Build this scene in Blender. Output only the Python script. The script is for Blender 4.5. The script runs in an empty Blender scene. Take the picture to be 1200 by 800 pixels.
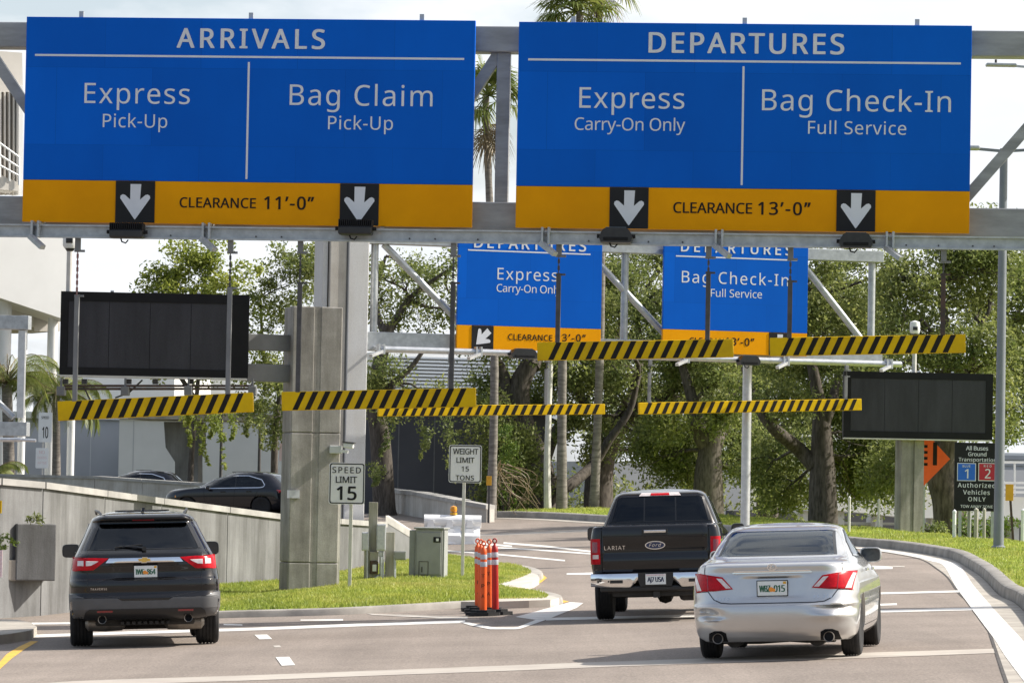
import bpy, bmesh, math, random
import numpy as np
from mathutils import Vector, Matrix
from mathutils.geometry import delaunay_2d_cdt

# ------------------------------------------------------------------ camera
FPX = 4725.0                      # focal length in units of a 1200-wide picture
CAMZ = 1.8
PITCH = math.atan(182.5/FPX)
ROLL = math.radians(1.05)
sc = bpy.context.scene
col = sc.collection
FWD = Vector((0, math.cos(PITCH), math.sin(PITCH)))
UP0 = Vector((0, -math.sin(PITCH), math.cos(PITCH)))
RT0 = Vector((1, 0, 0))
RT = RT0*math.cos(ROLL) + UP0*math.sin(ROLL)
UPC = -RT0*math.sin(ROLL) + UP0*math.cos(ROLL)
cam_d = bpy.data.cameras.new("camera")
cam = bpy.data.objects.new("camera", cam_d)
col.objects.link(cam)
cam_d.sensor_width = 36.0
cam_d.lens = FPX/1200*36.0
cam_d.clip_start = 0.5
cam_d.clip_end = 6000
M = Matrix((RT, UPC, -FWD)).transposed().to_4x4()
M.translation = Vector((0, 0, CAMZ))
cam.matrix_world = M
sc.camera = cam

# ------------------------------------------------------------------ light
SUNV = Vector((1.19, 0.17, 1.0)).normalized()       # towards the sun
SUN_EL = math.asin(SUNV.z)
SUN_AZ = math.atan2(SUNV.x, SUNV.y)                 # clockwise from +Y
world = bpy.data.worlds.new("World")
sc.world = world
world.use_nodes = True
wn, wl = world.node_tree.nodes, world.node_tree.links
wn.clear()
w_out = wn.new("ShaderNodeOutputWorld")
w_bg = wn.new("ShaderNodeBackground")
w_bg.inputs['Strength'].default_value = 0.125
sky = wn.new("ShaderNodeTexSky")
sky.sky_type = 'NISHITA'
sky.sun_disc = False
sky.sun_elevation = SUN_EL
sky.sun_rotation = SUN_AZ
sky.air_density = 1.0
sky.dust_density = 3.0
w_tc = wn.new("ShaderNodeTexCoord")
w_map = wn.new("ShaderNodeMapping")
w_map.inputs['Scale'].default_value = (5.0, 5.0, 13.0)
w_noise = wn.new("ShaderNodeTexNoise")
w_noise.inputs['Scale'].default_value = 1.7
w_noise.inputs['Detail'].default_value = 7
w_noise.inputs['Roughness'].default_value = 0.55
w_ramp = wn.new("ShaderNodeValToRGB")
w_ramp.color_ramp.elements[0].position = 0.38
w_ramp.color_ramp.elements[0].color = (0.30, 0.30, 0.30, 1)
w_ramp.color_ramp.elements[1].position = 0.52
w_ramp.color_ramp.elements[1].color = (1, 1, 1, 1)
w_mix = wn.new("ShaderNodeMixRGB")
w_cl = wn.new("ShaderNodeMixRGB")                    # cloud tone: bright to grey base
w_cl.inputs['Color1'].default_value = (4.3, 4.6, 5.0, 1)
w_cl.inputs['Color2'].default_value = (5.9, 5.95, 6.0, 1)
w_n2 = wn.new("ShaderNodeTexNoise")
w_n2.inputs['Scale'].default_value = 4.0
w_n2.inputs['Detail'].default_value = 5
wl.new(w_tc.outputs['Generated'], w_map.inputs['Vector'])
wl.new(w_map.outputs['Vector'], w_noise.inputs['Vector'])
wl.new(w_map.outputs['Vector'], w_n2.inputs['Vector'])
wl.new(w_noise.outputs['Fac'], w_ramp.inputs['Fac'])
wl.new(w_n2.outputs['Fac'], w_cl.inputs['Fac'])
w_sep = wn.new("ShaderNodeSeparateXYZ")              # the cloud bank lies ahead, the sky behind is clearer
w_mr = wn.new("ShaderNodeMapRange")
w_mr.inputs['From Min'].default_value = -0.1
w_mr.inputs['From Max'].default_value = 0.75
w_mr.inputs['To Min'].default_value = 0.22
w_mr.inputs['To Max'].default_value = 1.0
w_mul = wn.new("ShaderNodeMath")
w_mul.operation = 'MULTIPLY'
wl.new(w_tc.outputs['Generated'], w_sep.inputs['Vector'])
wl.new(w_sep.outputs['Y'], w_mr.inputs['Value'])
wl.new(w_ramp.outputs['Color'], w_mul.inputs[0])
wl.new(w_mr.outputs['Result'], w_mul.inputs[1])
wl.new(w_mul.outputs['Value'], w_mix.inputs['Fac'])
wl.new(sky.outputs['Color'], w_mix.inputs['Color1'])
wl.new(w_cl.outputs['Color'], w_mix.inputs['Color2'])
wl.new(w_mix.outputs['Color'], w_bg.inputs['Color'])
wl.new(w_bg.outputs['Background'], w_out.inputs['Surface'])

sun_d = bpy.data.lights.new("sun", 'SUN')
sun_d.energy = 4.8
sun_d.angle = math.radians(0.55)
sun_d.color = (1.0, 0.95, 0.87)
sun = bpy.data.objects.new("sun", sun_d)
col.objects.link(sun)
sun.rotation_euler = (-SUNV).to_track_quat('-Z', 'Y').to_euler()
sun.location = SUNV*200

vs = sc.view_settings
vs.view_transform = 'Standard'
vs.look = 'None'
vs.gamma = 1.0
vs.use_curve_mapping = False
vs.exposure = 0.68

# ------------------------------------------------------------------ helpers
rng = np.random.default_rng(7)
random.seed(7)
ORG = {}


def ray(px, py):
    return FWD + RT*((px-600)/FPX) + UPC*((400-py)/FPX)


def at(px, py, d):
    """point at ground distance d ahead of the camera seen at picture position px, py"""
    r = ray(px, py)
    k = d/r.y
    return Vector((r.x*k, d, CAMZ + r.z*k))


def gz(x, y):
    """height of the road surface (superelevated, rising beyond the gantry)"""
    xc = 13.0*math.tanh(x/13.0) if x > 0 else 11.0*math.tanh(x/11.0)
    t = min(max(0.0, y-60.0), 70.0)
    k = 1.0-0.10*min(max((-x-4.0)/5.0, 0.0), 1.0)
    return -0.04 + 0.046*xc + (0.008*t + 0.00018*t*t)*k


def gh(px, py, dz=0.0):
    """where the line of sight through px, py meets the ground"""
    r = ray(px, py)

    def f(d):
        k = d/r.y
        return CAMZ + r.z*k - gz(r.x*k, d) - dz
    d0 = 20.0
    d1 = d0
    while d1 < 400 and f(d1) > 0:
        d0 = d1
        d1 += 0.5
    for _ in range(30):
        m = (d0+d1)/2
        if f(m) > 0:
            d0 = m
        else:
            d1 = m
    k = d0/r.y
    return Vector((r.x*k, d0, CAMZ + r.z*k))


def tag(o, label=None, cat=None, group=None, kind=None):
    if label:
        o['label'] = label
    if cat:
        o['category'] = cat
    if group:
        o['group'] = group
    if kind:
        o['kind'] = kind
    return o


def thing(name, loc, label, cat, group=None, rot=None):
    o = bpy.data.objects.new(name, None)
    o.empty_display_size = 0.3
    col.objects.link(o)
    o.location = loc
    if rot is not None:
        o.rotation_euler = rot
        ORG[o.name] = Vector((0, 0, 0))     # children use local coordinates
    else:
        ORG[o.name] = Vector(loc)           # children use world coordinates
    return tag(o, label, cat, group)


def org_of(o):
    return ORG.get(o.name, Vector((0, 0, 0)))


def link_mesh(name, me, mats, parent=None, smooth=False, origin=None, sharp=None):
    o = bpy.data.objects.new(name, me)
    col.objects.link(o)
    if not isinstance(mats, (list, tuple)):
        mats = [mats]
    for m in mats:
        me.materials.append(m)
    off = None
    if parent is not None:
        off = org_of(parent)
        o.parent = parent
        ORG[o.name] = off
    elif origin is not None:
        off = Vector(origin)
        o.location = off
        ORG[o.name] = off
    if off is not None and off.length > 0:
        me.transform(Matrix.Translation(-off))
    if smooth:
        me.polygons.foreach_set('use_smooth', [True]*len(me.polygons))
        if sharp is not None:
            me.set_sharp_from_angle(angle=math.radians(sharp))
    me.update()
    return o


class MB:
    def __init__(self):
        self.v = []
        self.f = []
        self.mi = []

    def add(self, vs_, fs_, mi=0):
        n = len(self.v)
        self.v.extend([tuple(p) for p in vs_])
        for f in fs_:
            self.f.append(tuple(i+n for i in f))
            self.mi.append(mi)
        return self

    def box(self, c, s, ax=None, mi=0, bev=0.0):
        c = Vector(c)
        if ax is None:
            ax = (Vector((1, 0, 0)), Vector((0, 1, 0)), Vector((0, 0, 1)))
        X, Y, Z = [Vector(a)*(k/2) for a, k in zip(ax, s)]
        if bev <= 0:
            pts = [c + X*i + Y*j + Z*k for k in (-1, 1) for j in (-1, 1) for i in (-1, 1)]
            self.add(pts, [(0, 2, 3, 1), (4, 5, 7, 6), (0, 1, 5, 4), (2, 6, 7, 3), (0, 4, 6, 2), (1, 3, 7, 5)], mi)
            return self
        # chamfered box
        bm = bmesh.new()
        bmesh.ops.create_cube(bm, size=1.0)
        for v in bm.verts:
            v.co = Vector((v.co.x*s[0], v.co.y*s[1], v.co.z*s[2]))
        bmesh.ops.bevel(bm, geom=list(bm.edges), offset=min(bev, min(s)*0.45), segments=2, affect='EDGES', profile=0.5)
        a = [Vector(q) for q in ax]
        bm.verts.index_update()
        self.add([c + a[0]*v.co.x + a[1]*v.co.y + a[2]*v.co.z for v in bm.verts],
                 [[v.index for v in f.verts] for f in bm.faces], mi)
        bm.free()
        return self

    def beam(self, p0, p1, w, h, up=(0, 0, 1), mi=0, bev=0.0):
        p0, p1 = Vector(p0), Vector(p1)
        d = p1-p0
        L = d.length
        d.normalize()
        up = Vector(up)
        side = d.cross(up)
        if side.length < 1e-5:
            side = d.cross(Vector((0, 1, 0)))
        side.normalize()
        u = side.cross(d).normalized()
        return self.box((p0+p1)/2, (L, w, h), (d, side, u), mi, bev)

    def cyl(self, p0, p1, r0, r1=None, n=12, mi=0, cap=True):
        p0, p1 = Vector(p0), Vector(p1)
        r1 = r0 if r1 is None else r1
        d = (p1-p0).normalized()
        a = d.cross(Vector((0, 0, 1)))
        if a.length < 1e-3:
            a = d.cross(Vector((0, 1, 0)))
        a.normalize()
        b = d.cross(a)
        vs_ = []
        for p, r in ((p0, r0), (p1, r1)):
            for i in range(n):
                t = 2*math.pi*i/n
                vs_.append(p + a*(r*math.cos(t)) + b*(r*math.sin(t)))
        fs_ = [(i, i+n, (i+1) % n+n, (i+1) % n) for i in range(n)]
        if cap:
            fs_ += [tuple(range(n)), tuple(range(2*n-1, n-1, -1))]
        return self.add(vs_, fs_, mi)

    def tube(self, pts, radii, n=8, mi=0):
        pts = [Vector(p) for p in pts]
        if not isinstance(radii, (list, tuple)):
            radii = [radii]*len(pts)
        vs_ = []
        prev = None
        for i, p in enumerate(pts):
            d = (pts[min(i+1, len(pts)-1)] - pts[max(i-1, 0)]).normalized()
            if prev is None:
                a = d.cross(Vector((0, 1, 0.13)))
                if a.length < 1e-3:
                    a = d.cross(Vector((1, 0, 0)))
            else:
                a = prev - d*prev.dot(d)
            a.normalize()
            prev = a
            b = d.cross(a)
            for j in range(n):
                t = 2*math.pi*j/n
                vs_.append(p + a*(radii[i]*math.cos(t)) + b*(radii[i]*math.sin(t)))
        fs_ = []
        for i in range(len(pts)-1):
            for j in range(n):
                fs_.append((i*n+j, i*n+(j+1) % n, (i+1)*n+(j+1) % n, (i+1)*n+j))
        fs_ += [tuple(range(n-1, -1, -1)), tuple(range((len(pts)-1)*n, len(pts)*n))]
        return self.add(vs_, fs_, mi)

    def prism(self, poly, depth_vec, mi=0):
        """closed polygon (list of 3D points) extruded by a vector"""
        p = [Vector(q) for q in poly]
        n = len(p)
        dv = Vector(depth_vec)
        vs_ = p + [q+dv for q in p]
        fs_ = [tuple(range(n)), tuple(range(2*n-1, n-1, -1))]
        fs_ += [(i, i+n, (i+1) % n+n, (i+1) % n) for i in range(n)]
        return self.add(vs_, fs_, mi)

    def lathe(self, prof, c, axis, n=24, mi=0, closed=False):
        """profile [(r, h)] turned round an axis through c"""
        axis = Vector(axis).normalized()
        a = axis.cross(Vector((0, 0, 1)))
        if a.length < 1e-3:
            a = axis.cross(Vector((0, 1, 0)))
        a.normalize()
        b = axis.cross(a)
        c = Vector(c)
        vs_ = []
        for r, h in prof:
            for j in range(n):
                t = 2*math.pi*j/n
                vs_.append(c + axis*h + a*(r*math.cos(t)) + b*(r*math.sin(t)))
        fs_ = []
        m = len(prof)
        for i in range(m-1 if not closed else m):
            i2 = (i+1) % m
            for j in range(n):
                fs_.append((i*n+j, i*n+(j+1) % n, i2*n+(j+1) % n, i2*n+j))
        if not closed:
            if prof[0][0] > 1e-4:
                fs_.append(tuple(range(n-1, -1, -1)))
            if prof[-1][0] > 1e-4:
                fs_.append(tuple(range((m-1)*n, m*n)))
        return self.add(vs_, fs_, mi)

    def build(self, name, mats, parent=None, smooth=False, origin=None, sharp=35, fix=True):
        me = bpy.data.meshes.new(name)
        me.from_pydata(self.v, [], self.f)
        if any(self.mi):
            me.polygons.foreach_set('material_index', self.mi)
        if fix:
            bm = bmesh.new()
            bm.from_mesh(me)
            bmesh.ops.recalc_face_normals(bm, faces=bm.faces)
            bm.to_mesh(me)
            bm.free()
        return link_mesh(name, me, mats, parent, smooth, origin, sharp)


def np_mesh(name, verts, faces, k):
    me = bpy.data.meshes.new(name)
    nv, nf = len(verts), len(faces)
    me.vertices.add(nv)
    me.vertices.foreach_set('co', np.asarray(verts, dtype=np.float32).ravel())
    me.loops.add(nf*k)
    me.loops.foreach_set('vertex_index', np.asarray(faces, dtype=np.int32).ravel())
    me.polygons.add(nf)
    me.polygons.foreach_set('loop_start', np.arange(0, nf*k, k, dtype=np.int32))
    me.update(calc_edges=True)
    return me


def copy_tree(o, parent=None):
    c = o.copy()
    col.objects.link(c)
    ORG[c.name] = org_of(o)
    if parent is not None:
        c.parent = parent
    for ch in list(o.children):
        copy_tree(ch, c)
    return c


# ------------------------------------------------------------------ materials
MATS = {}


def _new(name):
    m = bpy.data.materials.new(name)
    m.use_nodes = True
    n, l = m.node_tree.nodes, m.node_tree.links
    b = n['Principled BSDF']
    MATS[name] = m
    return m, n, l, b


def setin(b, key, v):
    if key in b.inputs:
        b.inputs[key].default_value = v


def noise_mix(n, l, c0, c1, scale, lo=0.35, hi=0.65, detail=6, rough=0.6, stretch=None, coord='Object'):
    tc = n.new('ShaderNodeTexCoord')
    src = tc.outputs[coord]
    if stretch:
        mp = n.new('ShaderNodeMapping')
        mp.inputs['Scale'].default_value = stretch
        l.new(src, mp.inputs['Vector'])
        src = mp.outputs['Vector']
    nz = n.new('ShaderNodeTexNoise')
    nz.inputs['Scale'].default_value = scale
    nz.inputs['Detail'].default_value = detail
    nz.inputs['Roughness'].default_value = rough
    l.new(src, nz.inputs['Vector'])
    r = n.new('ShaderNodeValToRGB')
    r.color_ramp.elements[0].position = lo
    r.color_ramp.elements[0].color = (*c0, 1)
    r.color_ramp.elements[1].position = hi
    r.color_ramp.elements[1].color = (*c1, 1)
    l.new(nz.outputs['Fac'], r.inputs['Fac'])
    return r.outputs['Color'], nz


def bump(n, l, b, height, strength=0.2, dist=0.01):
    bp = n.new('ShaderNodeBump')
    bp.inputs['Strength'].default_value = strength
    bp.inputs['Distance'].default_value = dist
    l.new(height, bp.inputs['Height'])
    l.new(bp.outputs['Normal'], b.inputs['Normal'])


def mat(name, c, rough=0.5, metal=0.0, c2=None, scale=6.0, spec=0.5, coat=0.0, stretch=None, bumps=0.0, bscale=None, lo=0.35, hi=0.65):
    m, n, l, b = _new(name)
    setin(b, 'Roughness', rough)
    setin(b, 'Metallic', metal)
    setin(b, 'Specular IOR Level', spec)
    setin(b, 'Coat Weight', coat)
    setin(b, 'Coat Roughness', 0.04)
    if c2 is None:
        c2 = tuple(v*0.86 for v in c)
    o, nz = noise_mix(n, l, c, c2, scale, stretch=stretch, lo=lo, hi=hi)
    l.new(o, b.inputs['Base Color'])
    if bumps > 0:
        tc = n.new('ShaderNodeTexCoord')
        n2 = n.new('ShaderNodeTexNoise')
        n2.inputs['Scale'].default_value = bscale or scale*8
        n2.inputs['Detail'].default_value = 6
        l.new(tc.outputs['Object'], n2.inputs['Vector'])
        bump(n, l, b, n2.outputs['Fac'], bumps, 0.01)
    return m


def mul(n, l, a, b_, fac=1.0):
    x = n.new('ShaderNodeMixRGB')
    x.blend_type = 'MULTIPLY'
    x.inputs['Fac'].default_value = fac
    l.new(a, x.inputs['Color1'])
    l.new(b_, x.inputs['Color2'])
    return x.outputs['Color']


def concrete(name, c, c2, streak=0.55, scale=2.0):
    m, n, l, b = _new(name)
    setin(b, 'Roughness', 0.88)
    setin(b, 'Specular IOR Level', 0.25)
    a, _ = noise_mix(n, l, c, c2, scale, 0.3, 0.7, 8, 0.65)
    s, _ = noise_mix(n, l, (streak, streak*0.97, streak*0.92), (1, 1, 1), 1.6, 0.34, 0.62, 6, 0.7, (1.1, 1.1, 0.13))
    f, nz = noise_mix(n, l, (0.8, 0.8, 0.8), (1.05, 1.05, 1.05), 45, 0.3, 0.7, 4)
    o = mul(n, l, mul(n, l, a, s, 0.85), f, 0.7)
    l.new(o, b.inputs['Base Color'])
    bump(n, l, b, nz.outputs['Fac'], 0.25, 0.01)
    return m


def build_materials():
    # asphalt, worn and tan
    m, n, l, b = _new('asphalt')
    setin(b, 'Roughness', 0.85)
    setin(b, 'Specular IOR Level', 0.3)
    a, _ = noise_mix(n, l, (0.205, 0.170, 0.143), (0.272, 0.228, 0.193), 0.35, 0.3, 0.7, 6)
    s, _ = noise_mix(n, l, (0.80, 0.80, 0.80), (1.08, 1.08, 1.08), 0.9, 0.35, 0.65, 6, 0.65, (1.1, 0.05, 1))
    g, nz = noise_mix(n, l, (0.70, 0.70, 0.70), (1.22, 1.22, 1.22), 38, 0.32, 0.68, 3, 0.7, (1, 0.22, 1))
    l.new(mul(n, l, mul(n, l, a, s, 0.8), g, 0.8), b.inputs['Base Color'])
    bump(n, l, b, nz.outputs['Fac'], 0.3, 0.01)
    mat('white_paint', (0.72, 0.70, 0.66), 0.7, c2=(0.55, 0.53, 0.49), scale=3, spec=0.3, bumps=0.1)
    mat('worn_paint', (0.52, 0.49, 0.44), 0.8, c2=(0.36, 0.32, 0.28), scale=2.5, spec=0.3)
    mat('pale_band', (0.44, 0.40, 0.345), 0.8, c2=(0.36, 0.32, 0.28), scale=1.4, spec=0.3)
    mat('yellow_paint', (0.72, 0.42, 0.06), 0.7, c2=(0.58, 0.33, 0.06), scale=3, spec=0.3)
    mat('kerb_concrete', (0.36, 0.335, 0.30), 0.85, c2=(0.22, 0.205, 0.185), scale=1.8, spec=0.25, bumps=0.2)
    mat('gutter_concrete', (0.42, 0.385, 0.33), 0.85, c2=(0.30, 0.27, 0.235), scale=1.5, spec=0.25)
    mat('apron_concrete', (0.55, 0.51, 0.45), 0.85, c2=(0.40, 0.36, 0.31), scale=1.2, spec=0.25, bumps=0.2)
    mat('tar', (0.055, 0.05, 0.047), 0.85, c2=(0.09, 0.082, 0.075), scale=4, spec=0.3)
    mat('crack_tar', (0.13, 0.112, 0.098), 0.85, c2=(0.17, 0.145, 0.125), scale=4, spec=0.3)
    mat('turf', (0.28, 0.34, 0.04), 0.9, c2=(0.19, 0.25, 0.03), scale=1.2, spec=0.15)
    mat('dirt', (0.13, 0.115, 0.075), 0.9, c2=(0.08, 0.085, 0.04), scale=0.6, spec=0.15)
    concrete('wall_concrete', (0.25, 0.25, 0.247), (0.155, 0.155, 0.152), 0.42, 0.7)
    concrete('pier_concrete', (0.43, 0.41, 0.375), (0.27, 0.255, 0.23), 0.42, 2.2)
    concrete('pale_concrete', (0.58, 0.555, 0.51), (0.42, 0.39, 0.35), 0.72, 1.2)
    concrete('column_steel', (0.60, 0.60, 0.60), (0.53, 0.53, 0.53), 0.88, 1.0)
    mat('coping', (0.40, 0.385, 0.36), 0.85, c2=(0.26, 0.25, 0.235), scale=1.5, spec=0.25)
    # galvanised and painted steels
    mat('galvanised', (0.48, 0.50, 0.51), 0.42, 0.5, c2=(0.32, 0.335, 0.345), scale=7, lo=0.3, hi=0.7, stretch=(1, 1, 1))
    mat('bright_galvanised', (0.60, 0.61, 0.62), 0.38, 0.6, c2=(0.48, 0.49, 0.50), scale=6)
    mat('beam_steel', (0.36, 0.365, 0.365), 0.5, 0.35, c2=(0.22, 0.222, 0.22), scale=3.5, stretch=(0.4, 0.4, 1.6), lo=0.3, hi=0.7)
    mat('grey_steel', (0.20, 0.20, 0.20), 0.6, 0.2, c2=(0.15, 0.15, 0.15), scale=2)
    mat('dark_steel', (0.085, 0.08, 0.078), 0.55, 0.3, c2=(0.055, 0.052, 0.05), scale=8)
    mat('rusty_steel', (0.10, 0.055, 0.04), 0.75, 0.2, c2=(0.05, 0.04, 0.036), scale=7)
    mat('red_chain', (0.22, 0.04, 0.03), 0.6, c2=(0.3, 0.2, 0.18), scale=20)
    mat('black_plastic', (0.012, 0.012, 0.013), 0.42, c2=(0.02, 0.02, 0.021), scale=12)
    mat('matt_black', (0.010, 0.010, 0.011), 0.8, c2=(0.016, 0.016, 0.017), scale=10, spec=0.2)
    mat('rubber', (0.016, 0.016, 0.017), 0.75, c2=(0.026, 0.025, 0.024), scale=14, spec=0.3)
    # signs
    m, n, l, b = _new('sign_blue')          # reflective sheeting in strips, each a shade apart
    setin(b, 'Roughness', 0.5)
    setin(b, 'Specular IOR Level', 0.1)
    tc = n.new('ShaderNodeTexCoord')
    sp = n.new('ShaderNodeSeparateXYZ')
    cb = n.new('ShaderNodeCombineXYZ')
    l.new(tc.outputs['Object'], sp.inputs['Vector'])
    l.new(sp.outputs['X'], cb.inputs['X'])
    l.new(sp.outputs['Z'], cb.inputs['Y'])
    br = n.new('ShaderNodeTexBrick')
    br.inputs['Scale'].default_value = 1.0
    br.inputs['Brick Width'].default_value = 1.52
    br.inputs['Row Height'].default_value = 1.22
    br.inputs['Mortar Size'].default_value = 0.004
    br.inputs['Color1'].default_value = (0.000, 0.098, 0.50, 1)
    br.inputs['Color2'].default_value = (0.000, 0.114, 0.58, 1)
    br.inputs['Mortar'].default_value = (0.000, 0.084, 0.43, 1)
    l.new(cb.outputs['Vector'], br.inputs['Vector'])
    s2, _ = noise_mix(n, l, (0.86, 0.88, 0.9), (1.06, 1.05, 1.04), 0.7, 0.3, 0.7, 5, 0.6, (1, 1, 0.45))
    l.new(mul(n, l, br.outputs['Color'], s2, 1.0), b.inputs['Base Color'])
    mat('sign_orange', (0.78, 0.325, 0.000), 0.5, c2=(0.70, 0.285, 0.000), scale=1.0, spec=0.1)
    mat('sign_white', (0.66, 0.67, 0.70), 0.45, c2=(0.60, 0.61, 0.64), scale=3, spec=0.4)
    mat('sign_black', (0.009, 0.009, 0.010), 0.5, c2=(0.013, 0.013, 0.014), scale=3, spec=0.25)
    mat('bar_yellow', (0.72, 0.46, 0.004), 0.55, c2=(0.50, 0.31, 0.01), scale=2.2, spec=0.12, lo=0.3, hi=0.75)
    mat('bar_black', (0.010, 0.008, 0.006), 0.6, c2=(0.016, 0.013, 0.010), scale=6, spec=0.2)
    mat('road_sign_white', (0.74, 0.74, 0.74), 0.45, c2=(0.66, 0.66, 0.66), scale=2.5)
    mat('faded_red', (0.62, 0.42, 0.42), 0.6, c2=(0.7, 0.6, 0.6), scale=30)
    mat('sign_amber', (0.70, 0.36, 0.02), 0.5)
    mat('safety_orange', (0.85, 0.11, 0.012), 0.45, c2=(0.75, 0.10, 0.012), scale=4)
    mat('deep_orange', (0.42, 0.014, 0.008), 0.45, c2=(0.34, 0.012, 0.008), scale=4)
    mat('reflective_silver', (0.55, 0.56, 0.58), 0.35, 0.2, c2=(0.46, 0.47, 0.5), scale=20)
    mat('barrier_plastic', (0.86, 0.86, 0.86), 0.5, c2=(0.78, 0.78, 0.77), scale=3)
    mat('route_blue', (0.01, 0.12, 0.55), 0.45)
    mat('route_red', (0.42, 0.012, 0.03), 0.45)
    mat('screen_frame', (0.006, 0.006, 0.007), 0.6, c2=(0.010, 0.010, 0.011), scale=4, spec=0.25)
    m, n, l, b = _new('led_screen')
    setin(b, 'Roughness', 0.7)
    setin(b, 'Specular IOR Level', 0.25)
    a, _ = noise_mix(n, l, (0.034, 0.034, 0.039), (0.052, 0.052, 0.060), 1.3, 0.3, 0.7, 5, 0.6, (2.5, 2.5, 0.5))
    f, nz = noise_mix(n, l, (0.8, 0.8, 0.8), (1.15, 1.15, 1.15), 90, 0.35, 0.65, 2)
    l.new(mul(n, l, a, f, 0.9), b.inputs['Base Color'])
    # buildings
    mat('white_wall', (0.74, 0.73, 0.70), 0.8, c2=(0.68, 0.67, 0.64), scale=0.4)
    mat('cream_wall', (0.62, 0.58, 0.52), 0.8, c2=(0.54, 0.505, 0.45), scale=0.5)
    mat('grey_wall', (0.40, 0.41, 0.43), 0.8, c2=(0.36, 0.37, 0.39), scale=0.4)
    mat('light_wall', (0.60, 0.61, 0.60), 0.8, c2=(0.53, 0.54, 0.53), scale=0.35)
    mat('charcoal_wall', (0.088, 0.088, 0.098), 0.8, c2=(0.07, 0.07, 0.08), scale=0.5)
    mat('blue_louvre', (0.62, 0.66, 0.72), 0.6, c2=(0.56, 0.60, 0.66), scale=0.5)
    mat('window_glass', (0.10, 0.15, 0.20), 0.12, 0.0, c2=(0.13, 0.18, 0.23), scale=0.6, spec=0.8)
    mat('teal_glass', (0.05, 0.12, 0.13), 0.15, 0.0, c2=(0.07, 0.15, 0.16), scale=0.6, spec=0.8)
    mat('white_metal', (0.75, 0.75, 0.74), 0.5, c2=(0.68, 0.68, 0.67), scale=3)
    mat('cabinet_paint', (0.30, 0.308, 0.292), 0.55, c2=(0.24, 0.246, 0.234), scale=2.5)
    mat('wood_post', (0.40, 0.38, 0.32), 0.85, c2=(0.28, 0.265, 0.22), scale=4, stretch=(4, 4, 0.5))
    mat('pale_post', (0.62, 0.60, 0.56), 0.7, c2=(0.5, 0.48, 0.44), scale=4)
    # plants
    for nm, d, lt, tr in (('oak_leaves', (0.105, 0.142, 0.038), (0.32, 0.355, 0.12), 0.48),
                          ('dark_leaves', (0.092, 0.126, 0.034), (0.27, 0.305, 0.10), 0.46),
                          ('light_leaves', (0.17, 0.22, 0.036), (0.34, 0.38, 0.09), 0.5),
                          ('palm_leaves', (0.12, 0.165, 0.034), (0.27, 0.30, 0.09), 0.42),
                          ('dead_fronds', (0.17, 0.12, 0.07), (0.30, 0.24, 0.16), 0.25),
                          ('shrub_leaves', (0.09, 0.15, 0.022), (0.18, 0.25, 0.045), 0.32),
                          ('grass_blades', (0.25, 0.31, 0.050), (0.43, 0.46, 0.12), 0.42)):
        m, n, l, b = _new(nm)
        geo = n.new('ShaderNodeNewGeometry')
        r = n.new('ShaderNodeValToRGB')
        r.color_ramp.elements[0].color = (*d, 1)
        r.color_ramp.elements[1].color = (*lt, 1)
        l.new(geo.outputs['Random Per Island'], r.inputs['Fac'])
        c, _ = noise_mix(n, l, (0.72, 0.78, 0.7), (1.2, 1.12, 1.0), 0.55 if 'grass' not in nm else 0.9, 0.35, 0.65, 3)
        cc = mul(n, l, r.outputs['Color'], c, 1.0)
        if 'grass' in nm:                    # drier, straw coloured patches
            dm, _ = noise_mix(n, l, (0, 0, 0), (0.55, 0.55, 0.55), 0.45, 0.48, 0.72, 6, 0.7)
            mxd = n.new('ShaderNodeMixRGB')
            l.new(dm, mxd.inputs['Fac'])
            l.new(cc, mxd.inputs['Color1'])
            mxd.inputs['Color2'].default_value = (0.44, 0.37, 0.14, 1)
            cc = mxd.outputs['Color']
        l.new(cc, b.inputs['Base Color'])
        setin(b, 'Roughness', 0.5)
        setin(b, 'Specular IOR Level', 0.35)
        t = n.new('ShaderNodeBsdfTranslucent')
        l.new(cc, t.inputs['Color'])
        mx = n.new('ShaderNodeMixShader')
        mx.inputs['Fac'].default_value = tr
        l.new(b.outputs['BSDF'], mx.inputs[1])
        l.new(t.outputs['BSDF'], mx.inputs[2])
        l.new(mx.outputs['Shader'], n['Material Output'].inputs['Surface'])
    mat('bark', (0.13, 0.112, 0.095), 0.9, c2=(0.05, 0.043, 0.036), scale=5, spec=0.15, stretch=(2.5, 2.5, 0.6), bumps=0.6, bscale=14)
    mat('palm_bark', (0.235, 0.212, 0.19), 0.9, c2=(0.12, 0.108, 0.095), scale=6, spec=0.15, stretch=(0.6, 0.6, 3.0), bumps=0.5, bscale=12)
    # vehicles
    def paint(name, c, metal, rough, flake=0.0):
        m, n, l, b = _new(name)
        o, nz = noise_mix(n, l, c, tuple(v*0.93 for v in c), 2.0)
        l.new(o, b.inputs['Base Color'])
        setin(b, 'Metallic', metal)
        setin(b, 'Roughness', rough)
        setin(b, 'Coat Weight', 1.0)
        setin(b, 'Specular IOR Level', 0.5 if metal > 0.5 else 0.05)
        setin(b, 'Coat Roughness', 0.03)
    paint('silver_paint', (0.56, 0.55, 0.535), 0.75, 0.34)
    paint('black_paint', (0.008, 0.008, 0.009), 0.0, 0.25)
    paint('graphite_paint', (0.0085, 0.008, 0.008), 0.0, 0.25)
    paint('navy_paint', (0.007, 0.008, 0.012), 0.0, 0.25)
    mat('grey_cladding', (0.085, 0.085, 0.086), 0.55, c2=(0.07, 0.07, 0.071), scale=6)
    mat('chrome', (0.82, 0.82, 0.82), 0.08, 1.0, c2=(0.78, 0.78, 0.78))
    mat('gold_trim', (0.80, 0.55, 0.16), 0.2, 1.0)
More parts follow.
